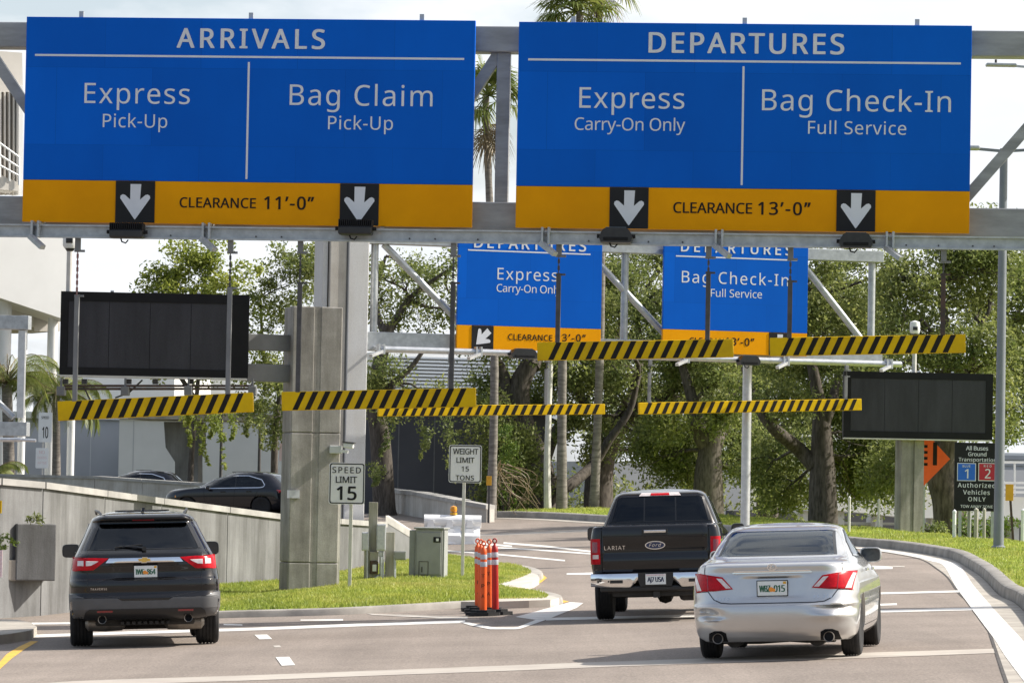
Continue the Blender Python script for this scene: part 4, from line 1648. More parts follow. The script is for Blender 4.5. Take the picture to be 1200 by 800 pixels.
# ---- end of another gantry at the far left
G3 = Plane(108.0, math.radians(-6), at(0, 400, 108).x)
b3 = G3.ppt(-220, 560, -.2)
left_g = thing('sign_gantry', (b3.x, b3.y, gz(b3.x, b3.y)), 'end of a grey gantry poking in from the left edge in front of the palms', 'gantry')
def g3rect(name, x0, x1, y0, y1, off, th, m):
    a0, bb1 = G3.hit(x0, y0, off)
    a1, bb0 = G3.hit(x1, y1, off)
    mb = MB()
    G3.rect(mb, a0, a1, bb0, bb1, off, th, bev=0.012)
    mb.build(name, MATS[m], left_g)
g3rect('top_chord', -240, 33, 366, 386, 0, .4, 'galvanised')
g3rect('bottom_chord', -240, 31, 490, 511, 0, .4, 'galvanised')
g3rect('post', 21.5, 27.5, 386.3, 489.7, -.1, .16, 'bright_galvanised')
mb = MB()
mb.cyl(G3.ppt(-45, 430, -.2), G3.ppt(16, 489, -.2), 0.085, n=10)
mb.build('brace', MATS['galvanised'], left_g, smooth=True)
mb = MB()
mb.cyl(G3.ppt(-240, 514, .5), G3.ppt(25, 515, .5), 0.06, n=10)
mb.cyl(G3.ppt(24, 515, .5), G3.ppt(42, 516, .5), 0.045, n=10)
mb.build('lamp_rail', MATS['bright_galvanised'], left_g, smooth=True)
mb = MB()
G3.rect(mb, G3.hit(-222, 400)[0], G3.hit(-206, 400)[0], gz(b3.x, b3.y)-.4, G3.hit(-214, 364)[1], -.02, .5)
mb.build('upright', MATS['galvanised'], left_g)

# ================================================================== concrete pier and message boards
PP = Plane(71.5, math.radians(14), at(368, 500, 71.5).x)
pc = PP.ppt(368, 690, -.4)
pz = isl_z(pc.x, pc.y) if inside(ISLAND, pc.x, pc.y) else gz(pc.x, pc.y)
pier = thing('concrete_pier', (pc.x, pc.y, pz), 'stained square concrete pier standing on the island grass behind the speed limit sign', 'pier')
a0, bt = PP.hit(344, 358.5)
a1, _ = PP.hit(402, 358.5)
zb = pz-0.6
mid = (a0+a1)/2
mb = MB()
s0, s1, s2 = bt, PP.hit(370, 507)[1], PP.hit(370, 659)[1]
for (z0, z1) in ((s1+.005, s0), (s2+.005, s1-.005), (zb, s2-.005)):
    PP.rect(mb, a0, a0+(a1-a0)*.44, z0, z1, 0, 0.85, bev=0.018)
    PP.rect(mb, a0+(a1-a0)*.56, a1, z0, z1, 0, 0.85, bev=0.018)
    PP.rect(mb, a0+(a1-a0)*.43-.02, a0+(a1-a0)*.57+.02, z0+.004, z1-.002, -0.009, 0.75)
PP.rect(mb, a0+.03, a1-.03, zb, s0-.03, -0.04, 0.78)
mb.build('shaft', MATS['pier_concrete'], pier, sharp=30)
mb = MB()
PP.rect(mb, a1+.004, a1+.05, PP.hit(402, 690)[1], PP.hit(402, 560)[1], -.1, 0.05)
mb.build('conduit', MATS['pale_post'], pier)
mb = MB()
q0, qb1 = PP.hit(338.5, 574)
q1, qb0 = PP.hit(350.5, 583.5)
PP.rect(mb, q0, q1, qb0, qb1, 0.04, 0.2)
mb.build('junction_box', MATS['reflective_silver'], pier)
# security camera on the pier
cc = PP.ppt(404, 528, 0.1)
sec = thing('security_camera', cc, 'small white security camera bracketed to the concrete pier above the speed limit sign', 'camera')
mb = MB()
mb.box(cc+Vector((-.16, .02, .02)), (0.22, 0.10, 0.14), bev=0.01)
mb.build('mounting_box', MATS['light_wall'], sec)
mb = MB()
mb.beam(cc+Vector((-.08, -.02, .0)), cc+Vector((.06, -.05, -.02)), 0.035, 0.05)
mb.build('arm', MATS['white_metal'], sec)
mb = MB()
mb.beam(cc+Vector((-.02, -.06, .10)), cc+Vector((.16, -.10, .085)), 0.10, 0.09, bev=0.02)
mb.build('housing', MATS['white_metal'], sec)
mb = MB()
mb.beam(cc+Vector((-.03, -.06, .155)), cc+Vector((.19, -.105, .14)), 0.13, 0.02)
mb.build('sun_shield', MATS['dark_steel'], sec)

def board(name, label, P, rect, frame_px, parent_extra=None, th=0.28):
    x0, y0, x1, y1 = rect
    a0, b1 = P.hit(x0, y0)
    a1, b0 = P.hit(x1, y1)
    root = thing(name, P.pt((a0+a1)/2, b0, 0), label, 'message board')
    k = (a1-a0)/(x1-x0)
    fl, ft, fr, fb = [v*k for v in frame_px]
    mb = MB()
    P.rect(mb, a0, a1, b0, b1, -.03, th, bev=0.02)
    mb.build('case', MATS['screen_frame'], root)
    mb = MB()
    # raised border round the screen
    for (p0, p1, q0, q1) in ((a0, a1, b1-ft, b1), (a0, a1, b0, b0+fb), (a0, a0+fl, b0+fb, b1-ft), (a1-fr, a1, b0+fb, b1-ft)):
        P.rect(mb, p0+.001, p1-.001, q0+.001, q1-.001, 0.0, 0.028)
    mb.build('border', MATS['screen_frame'], root)
    sm = MB()
    n = 4
    for i in range(n):
        s0 = a0+fl+(a1-a0-fl-fr)*i/n
        s1 = a0+fl+(a1-a0-fl-fr)*(i+1)/n
        P.rect(sm, s0+.004, s1-.004, b0+fb, b1-ft, -.012, 0.015)
    sm.build('screen', MATS['led_screen'], root)
    mb = MB()
    P.rect(mb, a0+.02, a1-.02, b0-.035, b0-.003, 0.0, th)
    mb.build('lower_trim', MATS['pale_post'], root)
    ey = MB()
    for f in (0.27, 0.5, 0.73):
        p = P.pt(a0+(a1-a0)*f, b1+.015, -.1)
        ey.cyl(p-P.e*.03, p+P.e*.03, 0.025, n=8)
    ey.build('lifting_eye', MATS['galvanised'], root)
    return root, a0, a1, b0, b1

PB1 = Plane(71.0, math.radians(3.5), at(180, 400, 71.0).x)
bd1, a0, a1, b0, b1 = board('message_board', 'blank black message board cantilevered from the concrete pier on the left', PB1, (71.5, 341, 290.5, 443), (9, 11, 20, 9))
for (y0, y1) in ((391, 410), (426, 446.5)):
    mb = MB()
    p0 = PB1.ppt(286, (y0+y1)/2, -.32)
    p1 = PP.pt(PP.hit(345, 400)[0], p0.z, -.35)
    mb.beam(p0, p1, 0.25, (y1-y0)/66.0, bev=0.01)
    mb.build('support_beam', MATS['grey_steel'], bd1)
mb = MB()
for y in (452, 455.5):
    mb.cyl(PB1.ppt(75, y, -.02), PB1.ppt(298, y, -.02), 0.022, n=8)
mb.build('catwalk_rail', MATS['rusty_steel'], bd1)
for x in (72, 147, 221, 296):
    mb = MB()
    p = PB1.ppt(x, 458, -.05)
    mb.box(p, (0.14, 0.3, 0.16), bev=0.01)
    mb.box(p+Vector((0, -.05, .14)), (0.035, 0.06, 0.16))
    mb.build('catwalk_bracket', MATS['grey_steel'], bd1)
for x in (77, 99, 151, 182, 224):
    mb = MB()
    mb.box(PB1.ppt(x, 447, -.12), (0.09, 0.12, 0.09))
    mb.build('hanger_block', MATS['dark_steel'], bd1)
mb = MB()
for x0_, x1_ in ((97, 106), (135, 167)):
    pts = [PB1.ppt(x0_, 451 if x0_ < 100 else 466, -.1), PB1.ppt((x0_+x1_)/2, 460, -.1), PB1.ppt(x1_, 469 if x0_ < 100 else 445, -.1)]
    mb.tube(pts, 0.015, n=6)
mb.build('cable', MATS['black_plastic'], bd1)

PB2 = Plane(102.0, math.radians(3), at(1077, 470, 102.0).x)
bd2, a0, a1, b0, b1 = board('message_board', 'blank black message board on a concrete post at the right, behind the thin bar', PB2, (989.5, 434.5, 1163, 515.5), (8, 8, 8, 8))
c2p = PB2.ppt(1069, 620, -.25)
z2 = verge_z(c2p.x, c2p.y)
post2 = thing('concrete_post', (c2p.x, c2p.y, z2), 'pale concrete post carrying the message board on the right lawn', 'post')
PB3 = Plane(102.0, math.radians(15), at(1069, 470, 102.0).x)
a0, _ = PB3.hit(1056, 560, -.15)
a1, _ = PB3.hit(1082.5, 560, -.15)
mb = MB()
for (f0, f1, o) in ((0, .42, -.15), (.58, 1, -.15), (.40, .60, -.19)):
    PB3.rect(mb, a0+(a1-a0)*f0, a0+(a1-a0)*f1, z2-.5, b0-.04, o, 0.45)
mb.build('shaft', MATS['pier_concrete'], post2)

# ---- cameras on slim poles
def pole_camera(P, px, ytop, ybase_z, label, off=0.0):
    top = P.ppt(px, ytop, off)
    root = thing('pole_camera', (top.x, top.y, ybase_z), label, 'camera')
    mb = MB()
    mb.cyl((top.x, top.y, ybase_z), (top.x, top.y, top.z), 0.055, n=10)
    mb.build('pole', MATS['pale_post'], root, smooth=True)
    mb = MB()
    mb.lathe([(0.10, 0.0), (0.13, 0.05), (0.13, 0.22), (0.12, 0.30), (0.0, 0.34)], top, (0, 0, 1), 14)
    mb.build('housing', MATS['white_metal'], root, smooth=True)
    mb = MB()
    mb.lathe([(0.0, -.09), (0.06, -.07), (0.09, -.02), (0.10, 0.02)], top+Vector((0, 0, 0.02)), (0, 0, 1), 14)
    mb.box(top+Vector((0, -.11, .13)), (0.12, 0.06, 0.09), bev=0.01)
    mb.build('dome', MATS['black_plastic'], root, smooth=True)
    return root
pole_camera(PB2, 1072, 391, b1-.1, 'white camera on a slim pole above the right message board', -.2)
pole_camera(PB1, 82, 291, PB1.hit(82, 342)[1]-.1, 'white camera on a slim pole above the left message board', -.2)
# ================================================================== street furniture
def ground_under(p):
    if inside(ISLAND, p.x, p.y):
        return isl_z(p.x, p.y)
    if inside(VERGE, p.x, p.y):
        return verge_z(p.x, p.y)
    return gz(p.x, p.y)


def rounded(a0, a1, b0, b1, r, n=5):
    out = []
    for cx, cy, s in ((a1-r, b1-r, 0), (a0+r, b1-r, 90), (a0+r, b0+r, 180), (a1-r, b0+r, 270)):
        for i in range(n+1):
            t = math.radians(s+90*i/n)
            out.append((cx+r*math.cos(t), cy+r*math.sin(t)))
    return out


def road_sign(name, label, d, yaw, rect, post_px, lines, bordered=True, m='road_sign_white', mt='sign_black', post_m='pale_post', post_w=0.06, two_posts=None, border_w=0.018, edge=0.012):
    x0, y0, x1, y1 = rect
    P = Plane(d, math.radians(yaw), at((x0+x1)/2, 500, d).x)
    a0, b1 = P.hit(x0, (y0))
    a1, b0 = P.hit(x1, (y1))
    pp = P.ppt(post_px, y1+20, -.05)
    z = ground_under(pp)
    root = thing(name, (pp.x, pp.y, z), label, 'sign')
    mb = MB()
    P.poly(mb, rounded(a0, a1, b0, b1, (a1-a0)*.07), 0, 0.012)
    pan = mb.build('panel', MATS[m], root)
    if bordered:
        mb = MB()
        w = border_w
        e = edge
        out = rounded(a0+e, a1-e, b0+e, b1-e, (a1-a0)*.06)
        inn = rounded(a0+e+w, a1-e-w, b0+e+w, b1-e-w, (a1-a0)*.05)
        n = len(out)
        v = [P.pt(a, b, LIFT) for a, b in out] + [P.pt(a, b, LIFT) for a, b in inn]
        mb.add(v, [(i, (i+1) % n, (i+1) % n+n, i+n) for i in range(n)])
        mb.build('border', MATS[mt], pan)
    if lines:
        mb = MB()
        for (s, lx0, lx1, t, b, bold) in lines:
            P.ptext(mb, s, lx0, lx1, t, b, LIFT+.001, bold, font='road')
        mb.build('lettering', MATS[mt], pan)
    for px in (two_posts or [post_px]):
        q = P.ppt(px, y1, -.055)
        q.z = ground_under(q)
        mb = MB()
        mb.box((q.x, q.y, (q.z-.2+b1-.04)/2), (post_w, 0.045, b1-.04-q.z+.2), (P.e, -P.n, P.u), bev=0.006)
        mb.build('post', MATS[post_m], root)
    return root, P


road_sign('speed_limit_sign', 'white SPEED LIMIT 15 sign on a thin post in front of the concrete pier', 69.0, 3, (386, 541.5, 427, 591), 411.5,
          [('SPEED', 389.5, 423, 547, 554, 0.012), ('LIMIT', 393.5, 418.5, 558, 565.5, 0.012), ('15', 394.5, 418, 569.5, 585.5, 0.028)])
road_sign('weight_limit_sign', 'white WEIGHT LIMIT 15 TONS sign on a thin post beside the utility cabinet', 76.0, 3, (526.5, 520.8, 564, 565.8), 543.8,
          [('WEIGHT', 531, 560.5, 525.5, 532, 0.010), ('LIMIT', 535, 556, 535.8, 542, 0.010), ('15', 541, 549.5, 546.2, 552, 0.010), ('TONS', 534, 555.5, 556.8, 562.5, 0.010)])

# ---- utility cabinet
CP = Plane(75.0, math.radians(-7), at(500, 640, 75.0).x)
a0, b1 = CP.hit(487, 619.5)
a1, _ = CP.hit(519, 619.5)
cc = CP.pt((a0+a1)/2, 0, -.3)
zc = ground_under(cc)-.05
cab = thing('utility_cabinet', (cc.x, cc.y, zc), 'grey green steel utility cabinet standing on the island grass', 'cabinet')
mb = MB()
CP.rect(mb, a0, a1, zc-.2, b1, 0, 0.75, bev=0.015)
mb.build('body', MATS['cabinet_paint'], cab)
mb = MB()
CP.rect(mb, a0-.03, a1+.03, b1+.002, b1+.035, .03, 0.82, bev=0.01)
mb.build('lid', MATS['cabinet_paint'], cab)
mb = MB()
CP.rect(mb, a0+.03, a1-.03, zc+.12, b1-.06, 0.02, 0.018, bev=0.005)
dr = mb.build('door', MATS['cabinet_paint'], cab)
mb = MB()
p = CP.hit(512.5, 632)
CP.rect(mb, p[0]-.07, p[0]+.07, p[1]-.05, p[1]+.05, .03, .009)
mb.build('label_plate', MATS['sign_black'], dr)
mb = MB()
p = CP.hit(512.5, 632)
CP.rect(mb, p[0]-.02, p[0]+.03, p[1]-.025, p[1]+.025, .034, .003)
mb.build('label_print', MATS['road_sign_white'], dr)
mb = MB()
p0, p1 = CP.hit(491, 657), CP.hit(502, 674)
for (u0, u1, v0, v1) in ((p0[0], p1[0], p0[1]-.012, p0[1]), (p0[0], p1[0], p1[1], p1[1]+.012), (p0[0], p0[0]+.012, p1[1]+.012, p0[1]-.012), (p1[0]-.012, p1[0], p1[1]+.012, p0[1]-.012)):
    CP.rect(mb, u0, u1, v0, v1, .026, .005)
mb.build('hatch', MATS['dark_steel'], dr)
mb = MB()
a = (p0[0]+.05)
CP.rect(mb, a, a+.02, p1[1]+.06, p1[1]+.16, .034, .012)
mb.build('handle', MATS['dark_steel'], dr)
mb = MB()
CP.rect(mb, a1+.004, a1+.03, zc, b1-.01, -.02, 0.1)
CP.rect(mb, a0-.12, a0-.004, zc-.1, b1-.02, -.05, 0.5, bev=.01)
mb.build('side_flange', MATS['cabinet_paint'], cab)

# ---- timber posts with meter boxes
MP = Plane(74.0, math.radians(2), at(450, 640, 74.0).x)
def mrect(mb, x0, x1, y0, y1, off, th, bev=0.006):
    a0, b1 = MP.hit(x0, y0, off)
    a1, b0 = MP.hit(x1, y1, off)
    MP.rect(mb, a0, a1, b0, b1, off, th, bev=bev)
mp = MP.ppt(446, 680, 0)
met = thing('meter_stand', (mp.x, mp.y, ground_under(mp)), 'timber stand with grey electricity boxes and conduits beside the pier', 'meter stand')
for (x0, x1, y0, y1, o) in ((432.5, 441, 588, 686, -.1), (452, 461.5, 623, 686, -.12), (427, 433, 640, 686, -.02)):
    mb = MB()
    mrect(mb, x0, x1, y0, y1, o, .14)
    mb.build('post', MATS['wood_post'], met)
for (x0, x1, y0, y1, o, m) in ((441.5, 452, 613.5, 645, .06, 'reflective_silver'), (424, 432, 623, 645, .06, 'reflective_silver'), (461.5, 476, 645, 656, .04, 'cabinet_paint'), (443.5, 449, 645, 652, .04, 'reflective_silver')):
    mb = MB()
    mrect(mb, x0, x1, y0, y1, o, .16, .012)
    b = mb.build('meter_box', MATS[m], met)
    mb = MB()
    mrect(mb, x0+1, x1-1, y0+1.5, y1-1.5, o+.012, .01, .004)
    mb.build('cover', MATS[m], b)
mb = MB()
mrect(mb, 434, 443, 657, 672, .06, .14, .01)
b = mb.build('meter_box', MATS['rusty_steel'], met)
mb = MB()
mrect(mb, 436.5, 441, 661, 669, .075, .02, .004)
mb.build('meter_dial', MATS['light_wall'], b)
mb = MB()
mrect(mb, 433.5, 443, 646, 657, .02, .12, .01)
mrect(mb, 431, 453, 672, 676, .0, .08, .004)
mb.build('cross_board', MATS['wood_post'], met)
mb = MB()
for (x, y0, y1, o, r) in ((430, 645, 686, .05, .022), (446.5, 652, 684, .05, .03), (449, 640, 684, .04, .018), (463, 656, 684, .0, .018), (462, 650, 684, .03, .012)):
    mb.cyl(MP.ppt(x, y0, o), MP.ppt(x, y1, o), r, n=8)
mb.cyl(MP.ppt(433, 684, .05), MP.ppt(444, 674, .05), .03, n=8)
mb.build('conduit', MATS['galvanised'], met)

# ---- orange channeliser posts
def channeliser(base, lean, label, m, letters=False, h=1.13):
    root = thing('channelizer_post', base, label, 'traffic post', 'orange channelizer posts', rot=(math.radians(lean[1]), math.radians(lean[0]), random.uniform(-.3, .3)))
    mb = MB()
    mb.lathe([(0.052, 0.05), (0.056, 0.10), (0.051, h*.86), (0.047, h*.90), (0.020, h*.935), (0.016, h*.95)], (0, 0, 0), (0, 0, 1), 18)
    mb.build('tube', MATS[m], root, smooth=True)
    mb = MB()
    n = 14
    ring = [Vector((0.030*math.cos(t), 0, h*.985+0.034*math.sin(t))) for t in [math.tau*i/n for i in range(n+1)]]
    mb.tube(ring, 0.011, n=6)
    mb.cyl((0, 0, h*.93), (0, 0, h*.96), 0.016, n=8)
    mb.build('grip', MATS[m], root, smooth=True)
    for z in (.70, .80):
        mb = MB()
        mb.lathe([(0.0545, h*(z-.033)), (0.0552, h*(z-.028)), (0.0540, h*(z+.028)), (0.0530, h*(z+.033))], (0, 0, 0), (0, 0, 1), 18)
        mb.build('reflective_band', MATS['reflective_silver'], root, smooth=True)
    mb = MB()
    oct_ = [(0.25*math.cos(math.radians(22.5+45*i))*1.15, 0.25*math.sin(math.radians(22.5+45*i))) for i in range(8)]
    mb.prism([Vector((x, y, 0.0)) for x, y in oct_], Vector((0, 0, .05)))
    mb.prism([Vector((x*.72, y*.72, 0.051)) for x, y in oct_], Vector((0, 0, .035)))
    mb.build('base', MATS['rubber'], root)
    if letters:
        mb = MB()
        for i, ch in enumerate('TPA'):
            vs_, fs_ = text2d(ch, 0.055, 0.05)
            z0 = h*(.52-.14*i)
            pts = []
            for x, y in vs_:
                t = x/0.056
                pts.append((0.0575*math.sin(t), -0.0575*math.cos(t), z0+y))
            mb.add(pts, fs_)
        mb.build('lettering', MATS['bar_black'], root)
    return root


for (px, py, lean, lab, m, lt) in ((560.5, 715.5, (-1.6, 0), 'orange channelizer post with black letters, leaning at the left rear of the cluster', 'safety_orange', True),
                                  (566.2, 721, (-.6, 0), 'bright orange channelizer post standing frontmost in the sunlit cluster', 'safety_orange', True),
                                  (564.0, 717.5, (-1.4, 0), 'orange channelizer post half hidden behind the frontmost one', 'safety_orange', True),
                                  (573.0, 717.8, (-.8, 0), 'orange channelizer post with black letters just left of the dark red one', 'safety_orange', True),
                                  (580.5, 720, (-1.6, 0), 'dark red channelizer post at the right end of the cluster', 'deep_orange', False)):
    p = gh(px, py)
    channeliser(Vector((p.x, p.y, gz(p.x, p.y)+.004)), lean, lab, m, lt, 1.13 if m != 'deep_orange' else 1.16)

# ---- white water-filled barrier with amber lamp
BP = Plane(103, math.radians(0), at(532, 630, 103).x)
a0, b1 = BP.hit(497, 602.5)
a1, b0 = BP.hit(563.5, 636)
bc = BP.pt((a0+a1)/2, 0, -.3)
zb_ = gz(bc.x, bc.y)
b0 = zb_
bar_ = thing('water_barrier', (bc.x, bc.y, zb_), 'white plastic water-filled barrier across the far lane behind the cabinet', 'barrier')
mb = MB()
HB = b1-b0
sec_ = [(-.30, 0), (-.30, .22), (-.13, .40), (-.10, HB-.24), (.10, HB-.24), (.13, .40), (.30, .22), (.30, 0)]
for f0, f1 in ((0.02, .30), (.36, .64), (.70, .98)):
    mb.prism([BP.pt(a0+(a1-a0)*f0, b0+z, -.3-y) for y, z in sec_], BP.e*(a1-a0)*(f1-f0))
mb.prism([BP.pt(a0+.03, b0+z, -.3-y*.9) for y, z in ((-.30, 0.003), (-.30, .2), (-.12, .34), (.12, .34), (.30, .2), (.30, .003))], BP.e*(a1-a0-.06))
mb.cyl(BP.pt(a0, b1-.16, -.3), BP.pt(a1, b1-.16, -.3), .16, n=20)
body_ = mb.build('body', MATS['barrier_plastic'], bar_)
mb = MB()
for f in (.12, .45, .80):
    a = a0+(a1-a0)*f
    mb.prism([BP.pt(a-.10, b0+.42, -.12), BP.pt(a+.10, b0+.42, -.12), BP.pt(a+.06, b0+.62, -.12), BP.pt(a-.06, b0+.62, -.12)], -BP.n*0.03)
    mb.prism([BP.pt(a-.16, b0, .02), BP.pt(a+.16, b0, .02), BP.pt(a+.10, b0+.40, -.10), BP.pt(a-.10, b0+.40, -.10)], -BP.n*0.05)
mb.build('buttress', MATS['barrier_plastic'], bar_)
mb = MB()
mb = MB()
p = BP.pt(a0+(a1-a0)*.51, b1+.002, -.3)
mb.cyl(p, p+Vector((0, 0, .06)), .09, n=12)
lampb = mb.build('lamp_base', MATS['sign_amber'], bar_)
mb = MB()
mb.lathe([(.0, .0), (.08, .02), (.09, .08), (.08, .15), (.0, .18)], p+Vector((0, 0, .06)), (0, 0, 1), 14)
mb.build('lamp_lens', MATS['amber_lens'], lampb, smooth=True)

# ---- thin yellow markers and small far signs
def marker(label, px, y0, y1, yb, d, m, cat='marker', wpx=6, post='dark_steel', lean=0.0, name='object_marker', pw=.05):
    P = Plane(d, 0, at(px, 500, d).x)
    a0, b1 = P.hit(px-wpx/2, y0)
    a1, b0 = P.hit(px+wpx/2, y1)
    q = P.ppt(px+lean, yb, -.03)
    q.z = ground_under(q)
    root = thing(name, q, label, cat)
    mb = MB()
    P.rect(mb, a0, a1, b0, b1, 0, .02, bev=.004)
    mb.build('panel', MATS[m], root)
    mb = MB()
    mb.beam((q.x, q.y, q.z-.2), P.pt((a0+a1)/2, b1-.03, -.035), pw, pw, up=(0, 1, 0))
    mb.build('post', MATS[post], root)
    return root
marker('small yellow marker on a dark post at the end of the pale ramp wall', 573, 557.5, 568.5, 600, 119, 'sign_amber')
marker('small amber plate leaning on a brown post at the right edge', 1183, 567, 586.5, 635, 92, 'sign_amber', wpx=9, post='rusty_steel', lean=5)
marker('pale faded pink sign near the black SUV beside the pier', 333, 519, 540, 560, 176, 'faded_red', 'sign', 11, 'dark_steel', 0, 'parking_sign')

def palesign(label, d, rect, rect2, post_px, yb):
    P = Plane(d, math.radians(-15), at(post_px, 500, d).x)
    q = P.ppt(post_px, yb, -.05)
    q.z = gz(q.x, q.y)
    root = thing('parking_sign', q, label, 'sign')
    tops = []
    for i, (x0, y0, x1, y1) in enumerate((rect, rect2)):
        a0, b1 = P.hit(x0, y0)
        a1, b0 = P.hit(x1, y1)
        tops.append(b1)
        mb = MB()
        P.poly(mb, rounded(a0, a1, b0, b1, .05), 0, .015)
        pn = mb.build('panel', MATS['road_sign_white'], root)
        mb = MB()
        if i == 0:
            P.ptext(mb, 'SPEED', x0+3, x1-3, y0+4.5, y0+7.5, LIFT, .01)
            P.ptext(mb, '10', x0+4, x1-4, y0+17, y1-5, LIFT, .01)
        else:
            P.ptext(mb, 'NO', x0+4, x1-4, y0+3, y0+7, LIFT, .01)
            P.ptext(mb, 'PARKING', x0+2, x1-2, y0+10, y0+13, LIFT, .0)
            P.ptext(mb, 'ANY TIME', x0+2, x1-2, y0+16, y0+19, LIFT, .0)
        mb.build('lettering', MATS['faded_red' if i else 'sign_black'], pn)
    mb = MB()
    mb.box((q.x, q.y, (q.z-.2+tops[0]-.05)/2), (.06, .04, tops[0]-.05-q.z+.2), bev=.004)
    mb.build('post', MATS['pale_post'], root)
palesign('two stacked white and pink roadside signs on one post above the left ramp wall', 172, (45.5, 483, 60.5, 518), (42, 524.5, 56.5, 548.5), 49.5, 560)

# yellow and pink scraps at the very left edge: marker by the wall
p = at(-3, 660, 64.5)
mk = thing('object_marker', (p.x, p.y, gz(p.x, p.y)), 'yellow plate above a pink plate cut off by the left edge', 'marker')
P = Plane(64.5, 0, p.x)
for (x0, x1, y0, y1, m) in ((-14, 1.8, 586, 601, 'bar_yellow'), (-14, 2.2, 644, 676, 'faded_red')):
    mb = MB()
    a0, b1 = P.hit(x0, y0)
    a1, b0 = P.hit(x1, y1)
    P.rect(mb, a0, a1, b0, b1, 0, .02)
    mb.build('panel', MATS[m], mk)
mb = MB()
a, bt = P.hit(-7, 585)
mb.box(P.pt(a, (bt+gz(p.x, p.y)-.2)/2, -.04), (.06, .05, bt-gz(p.x, p.y)+.2))
mb.build('post', MATS['galvanised'], mk)

# ---- orange warning diamond half behind the right post
OP = Plane(104.5, 0, at(1086, 537, 104.5).x)
cx, cb = OP.hit(1083.5, 537)
hw = OP.hit(1113.5, 537)[0]-cx
zo = verge_z(OP.pt(cx, 0).x, 104.5)
dia = thing('warning_sign', (OP.pt(cx, 0).x, 104.5, zo), 'orange diamond road work sign half hidden behind the right concrete post', 'sign')
mb = MB()
OP.poly(mb, [(cx-hw, cb), (cx, cb-hw*1.05), (cx+hw, cb), (cx, cb+hw*1.05)], 0, .012)
dp = mb.build('panel', MATS['safety_orange'], dia)
mb = MB()
for off_, y0, y1 in ((1090.5, 512, 523), (1087, 524, 536)):
    pass
a0, bb1 = OP.hit(1093.5, 518, 0)
a1, bb0 = OP.hit(1098, 545, 0)
OP.rect(mb, a0, a1, bb0, bb1, LIFT, .002)
a0, bb1 = OP.hit(1069.5, 518, 0)
a1, bb0 = OP.hit(1074, 545, 0)
OP.rect(mb, a0, a1, bb0, bb1, LIFT, .002)
for i, (yy) in enumerate((521, 528, 535, 542)):
    a0, bb1 = OP.hit(1081, yy, 0)
    a1, bb0 = OP.hit(1087, yy+3.4, 0)
    OP.rect(mb, a0, a1, bb0, bb1, LIFT, .002)
mb.build('symbol', MATS['bar_black'], dp)
mb = MB()
q = OP.pt(cx, 0, -.06)
mb.box((q.x, q.y, (zo-.2+cb)/2), (.06, .05, cb-zo+.2))
mb.build('post', MATS['galvanised'], dia)

# ---- black bus lane sign on posts
BS = Plane(96.0, math.radians(2), at(1145, 560, 96.0).x)
a0, b1 = BS.hit(1119, 518)
a1, b0 = BS.hit(1169.5, 599)
bp = BS.pt((a0+a1)/2, 0, -.1)
zs = verge_z(bp.x, bp.y)
bus = thing('bus_lane_sign', (bp.x, bp.y, zs), 'black All Buses and Authorized Vehicles ONLY sign with blue 1 and red 2 squares', 'sign')
mb = MB()
BS.rect(mb, a0, a1, b0, b1, 0, .05, bev=.006)
bpn = mb.build('panel', MATS['sign_black'], bus)
mb = MB()
for (s, x0, x1, t, b, bo_) in (('All Buses', 1132, 1158, 522.6, 527.4, .02), ('Ground', 1134.5, 1156, 529.6, 534.2, .02), ('Transportation', 1123.3, 1167.5, 536.2, 540.6, .018),
                               ('Authorized', 1122.3, 1166.5, 565.7, 571, .02), ('Vehicles', 1128.6, 1160, 574, 579.2, .02), ('ONLY', 1134.5, 1155, 582, 587, .02), ('TOW AWAY ZONE', 1125.5, 1163.4, 591.5, 594.8, .015)):
    BS.ptext(mb, s, x0, x1, t, b, LIFT, bo_)
mb.build('lettering', MATS['sign_white'], bpn)
for (x0, x1, m, w, dgt) in ((1121.8, 1143.5, 'route_blue', 'BLUE', '1'), (1146.6, 1168.5, 'route_red', 'RED', '2')):
    mb = MB()
    p0, p1 = BS.hit(x0, 542), BS.hit(x1, 563.5)
    BS.rect(mb, p0[0], p1[0], p1[1], p0[1], LIFT, .002)
    sq = mb.build('route_square', MATS['sign_white'], bpn)
    mb = MB()
    e = .018
    BS.rect(mb, p0[0]+e, p1[0]-e, p1[1]+e, p0[1]-e, LIFT*2, .002)
    mb.build('route_field', MATS[m], sq)
    mb = MB()
    xm = (x0+x1)/2
    BS.ptext(mb, w, xm-4.6, xm+4.6, 544.6, 547.2, LIFT*3, .02)
    BS.ptext(mb, dgt, xm-(2.2 if dgt == '1' else 3.4), xm+(2.2 if dgt == '1' else 3.4), 549.2, 560.2, LIFT*3, .01)
    mb.build('route_lettering', MATS['sign_white'], sq)
for px in (1125, 1163):
    q = BS.ppt(px, 600, -.06)
    z = verge_z(q.x, q.y)
    mb = MB()
    mb.box((q.x, q.y, (z-.2+b1-.1)/2), (.07, .06, b1-.1-z+.2))
    mb.build('post', MATS['galvanised'], bus)

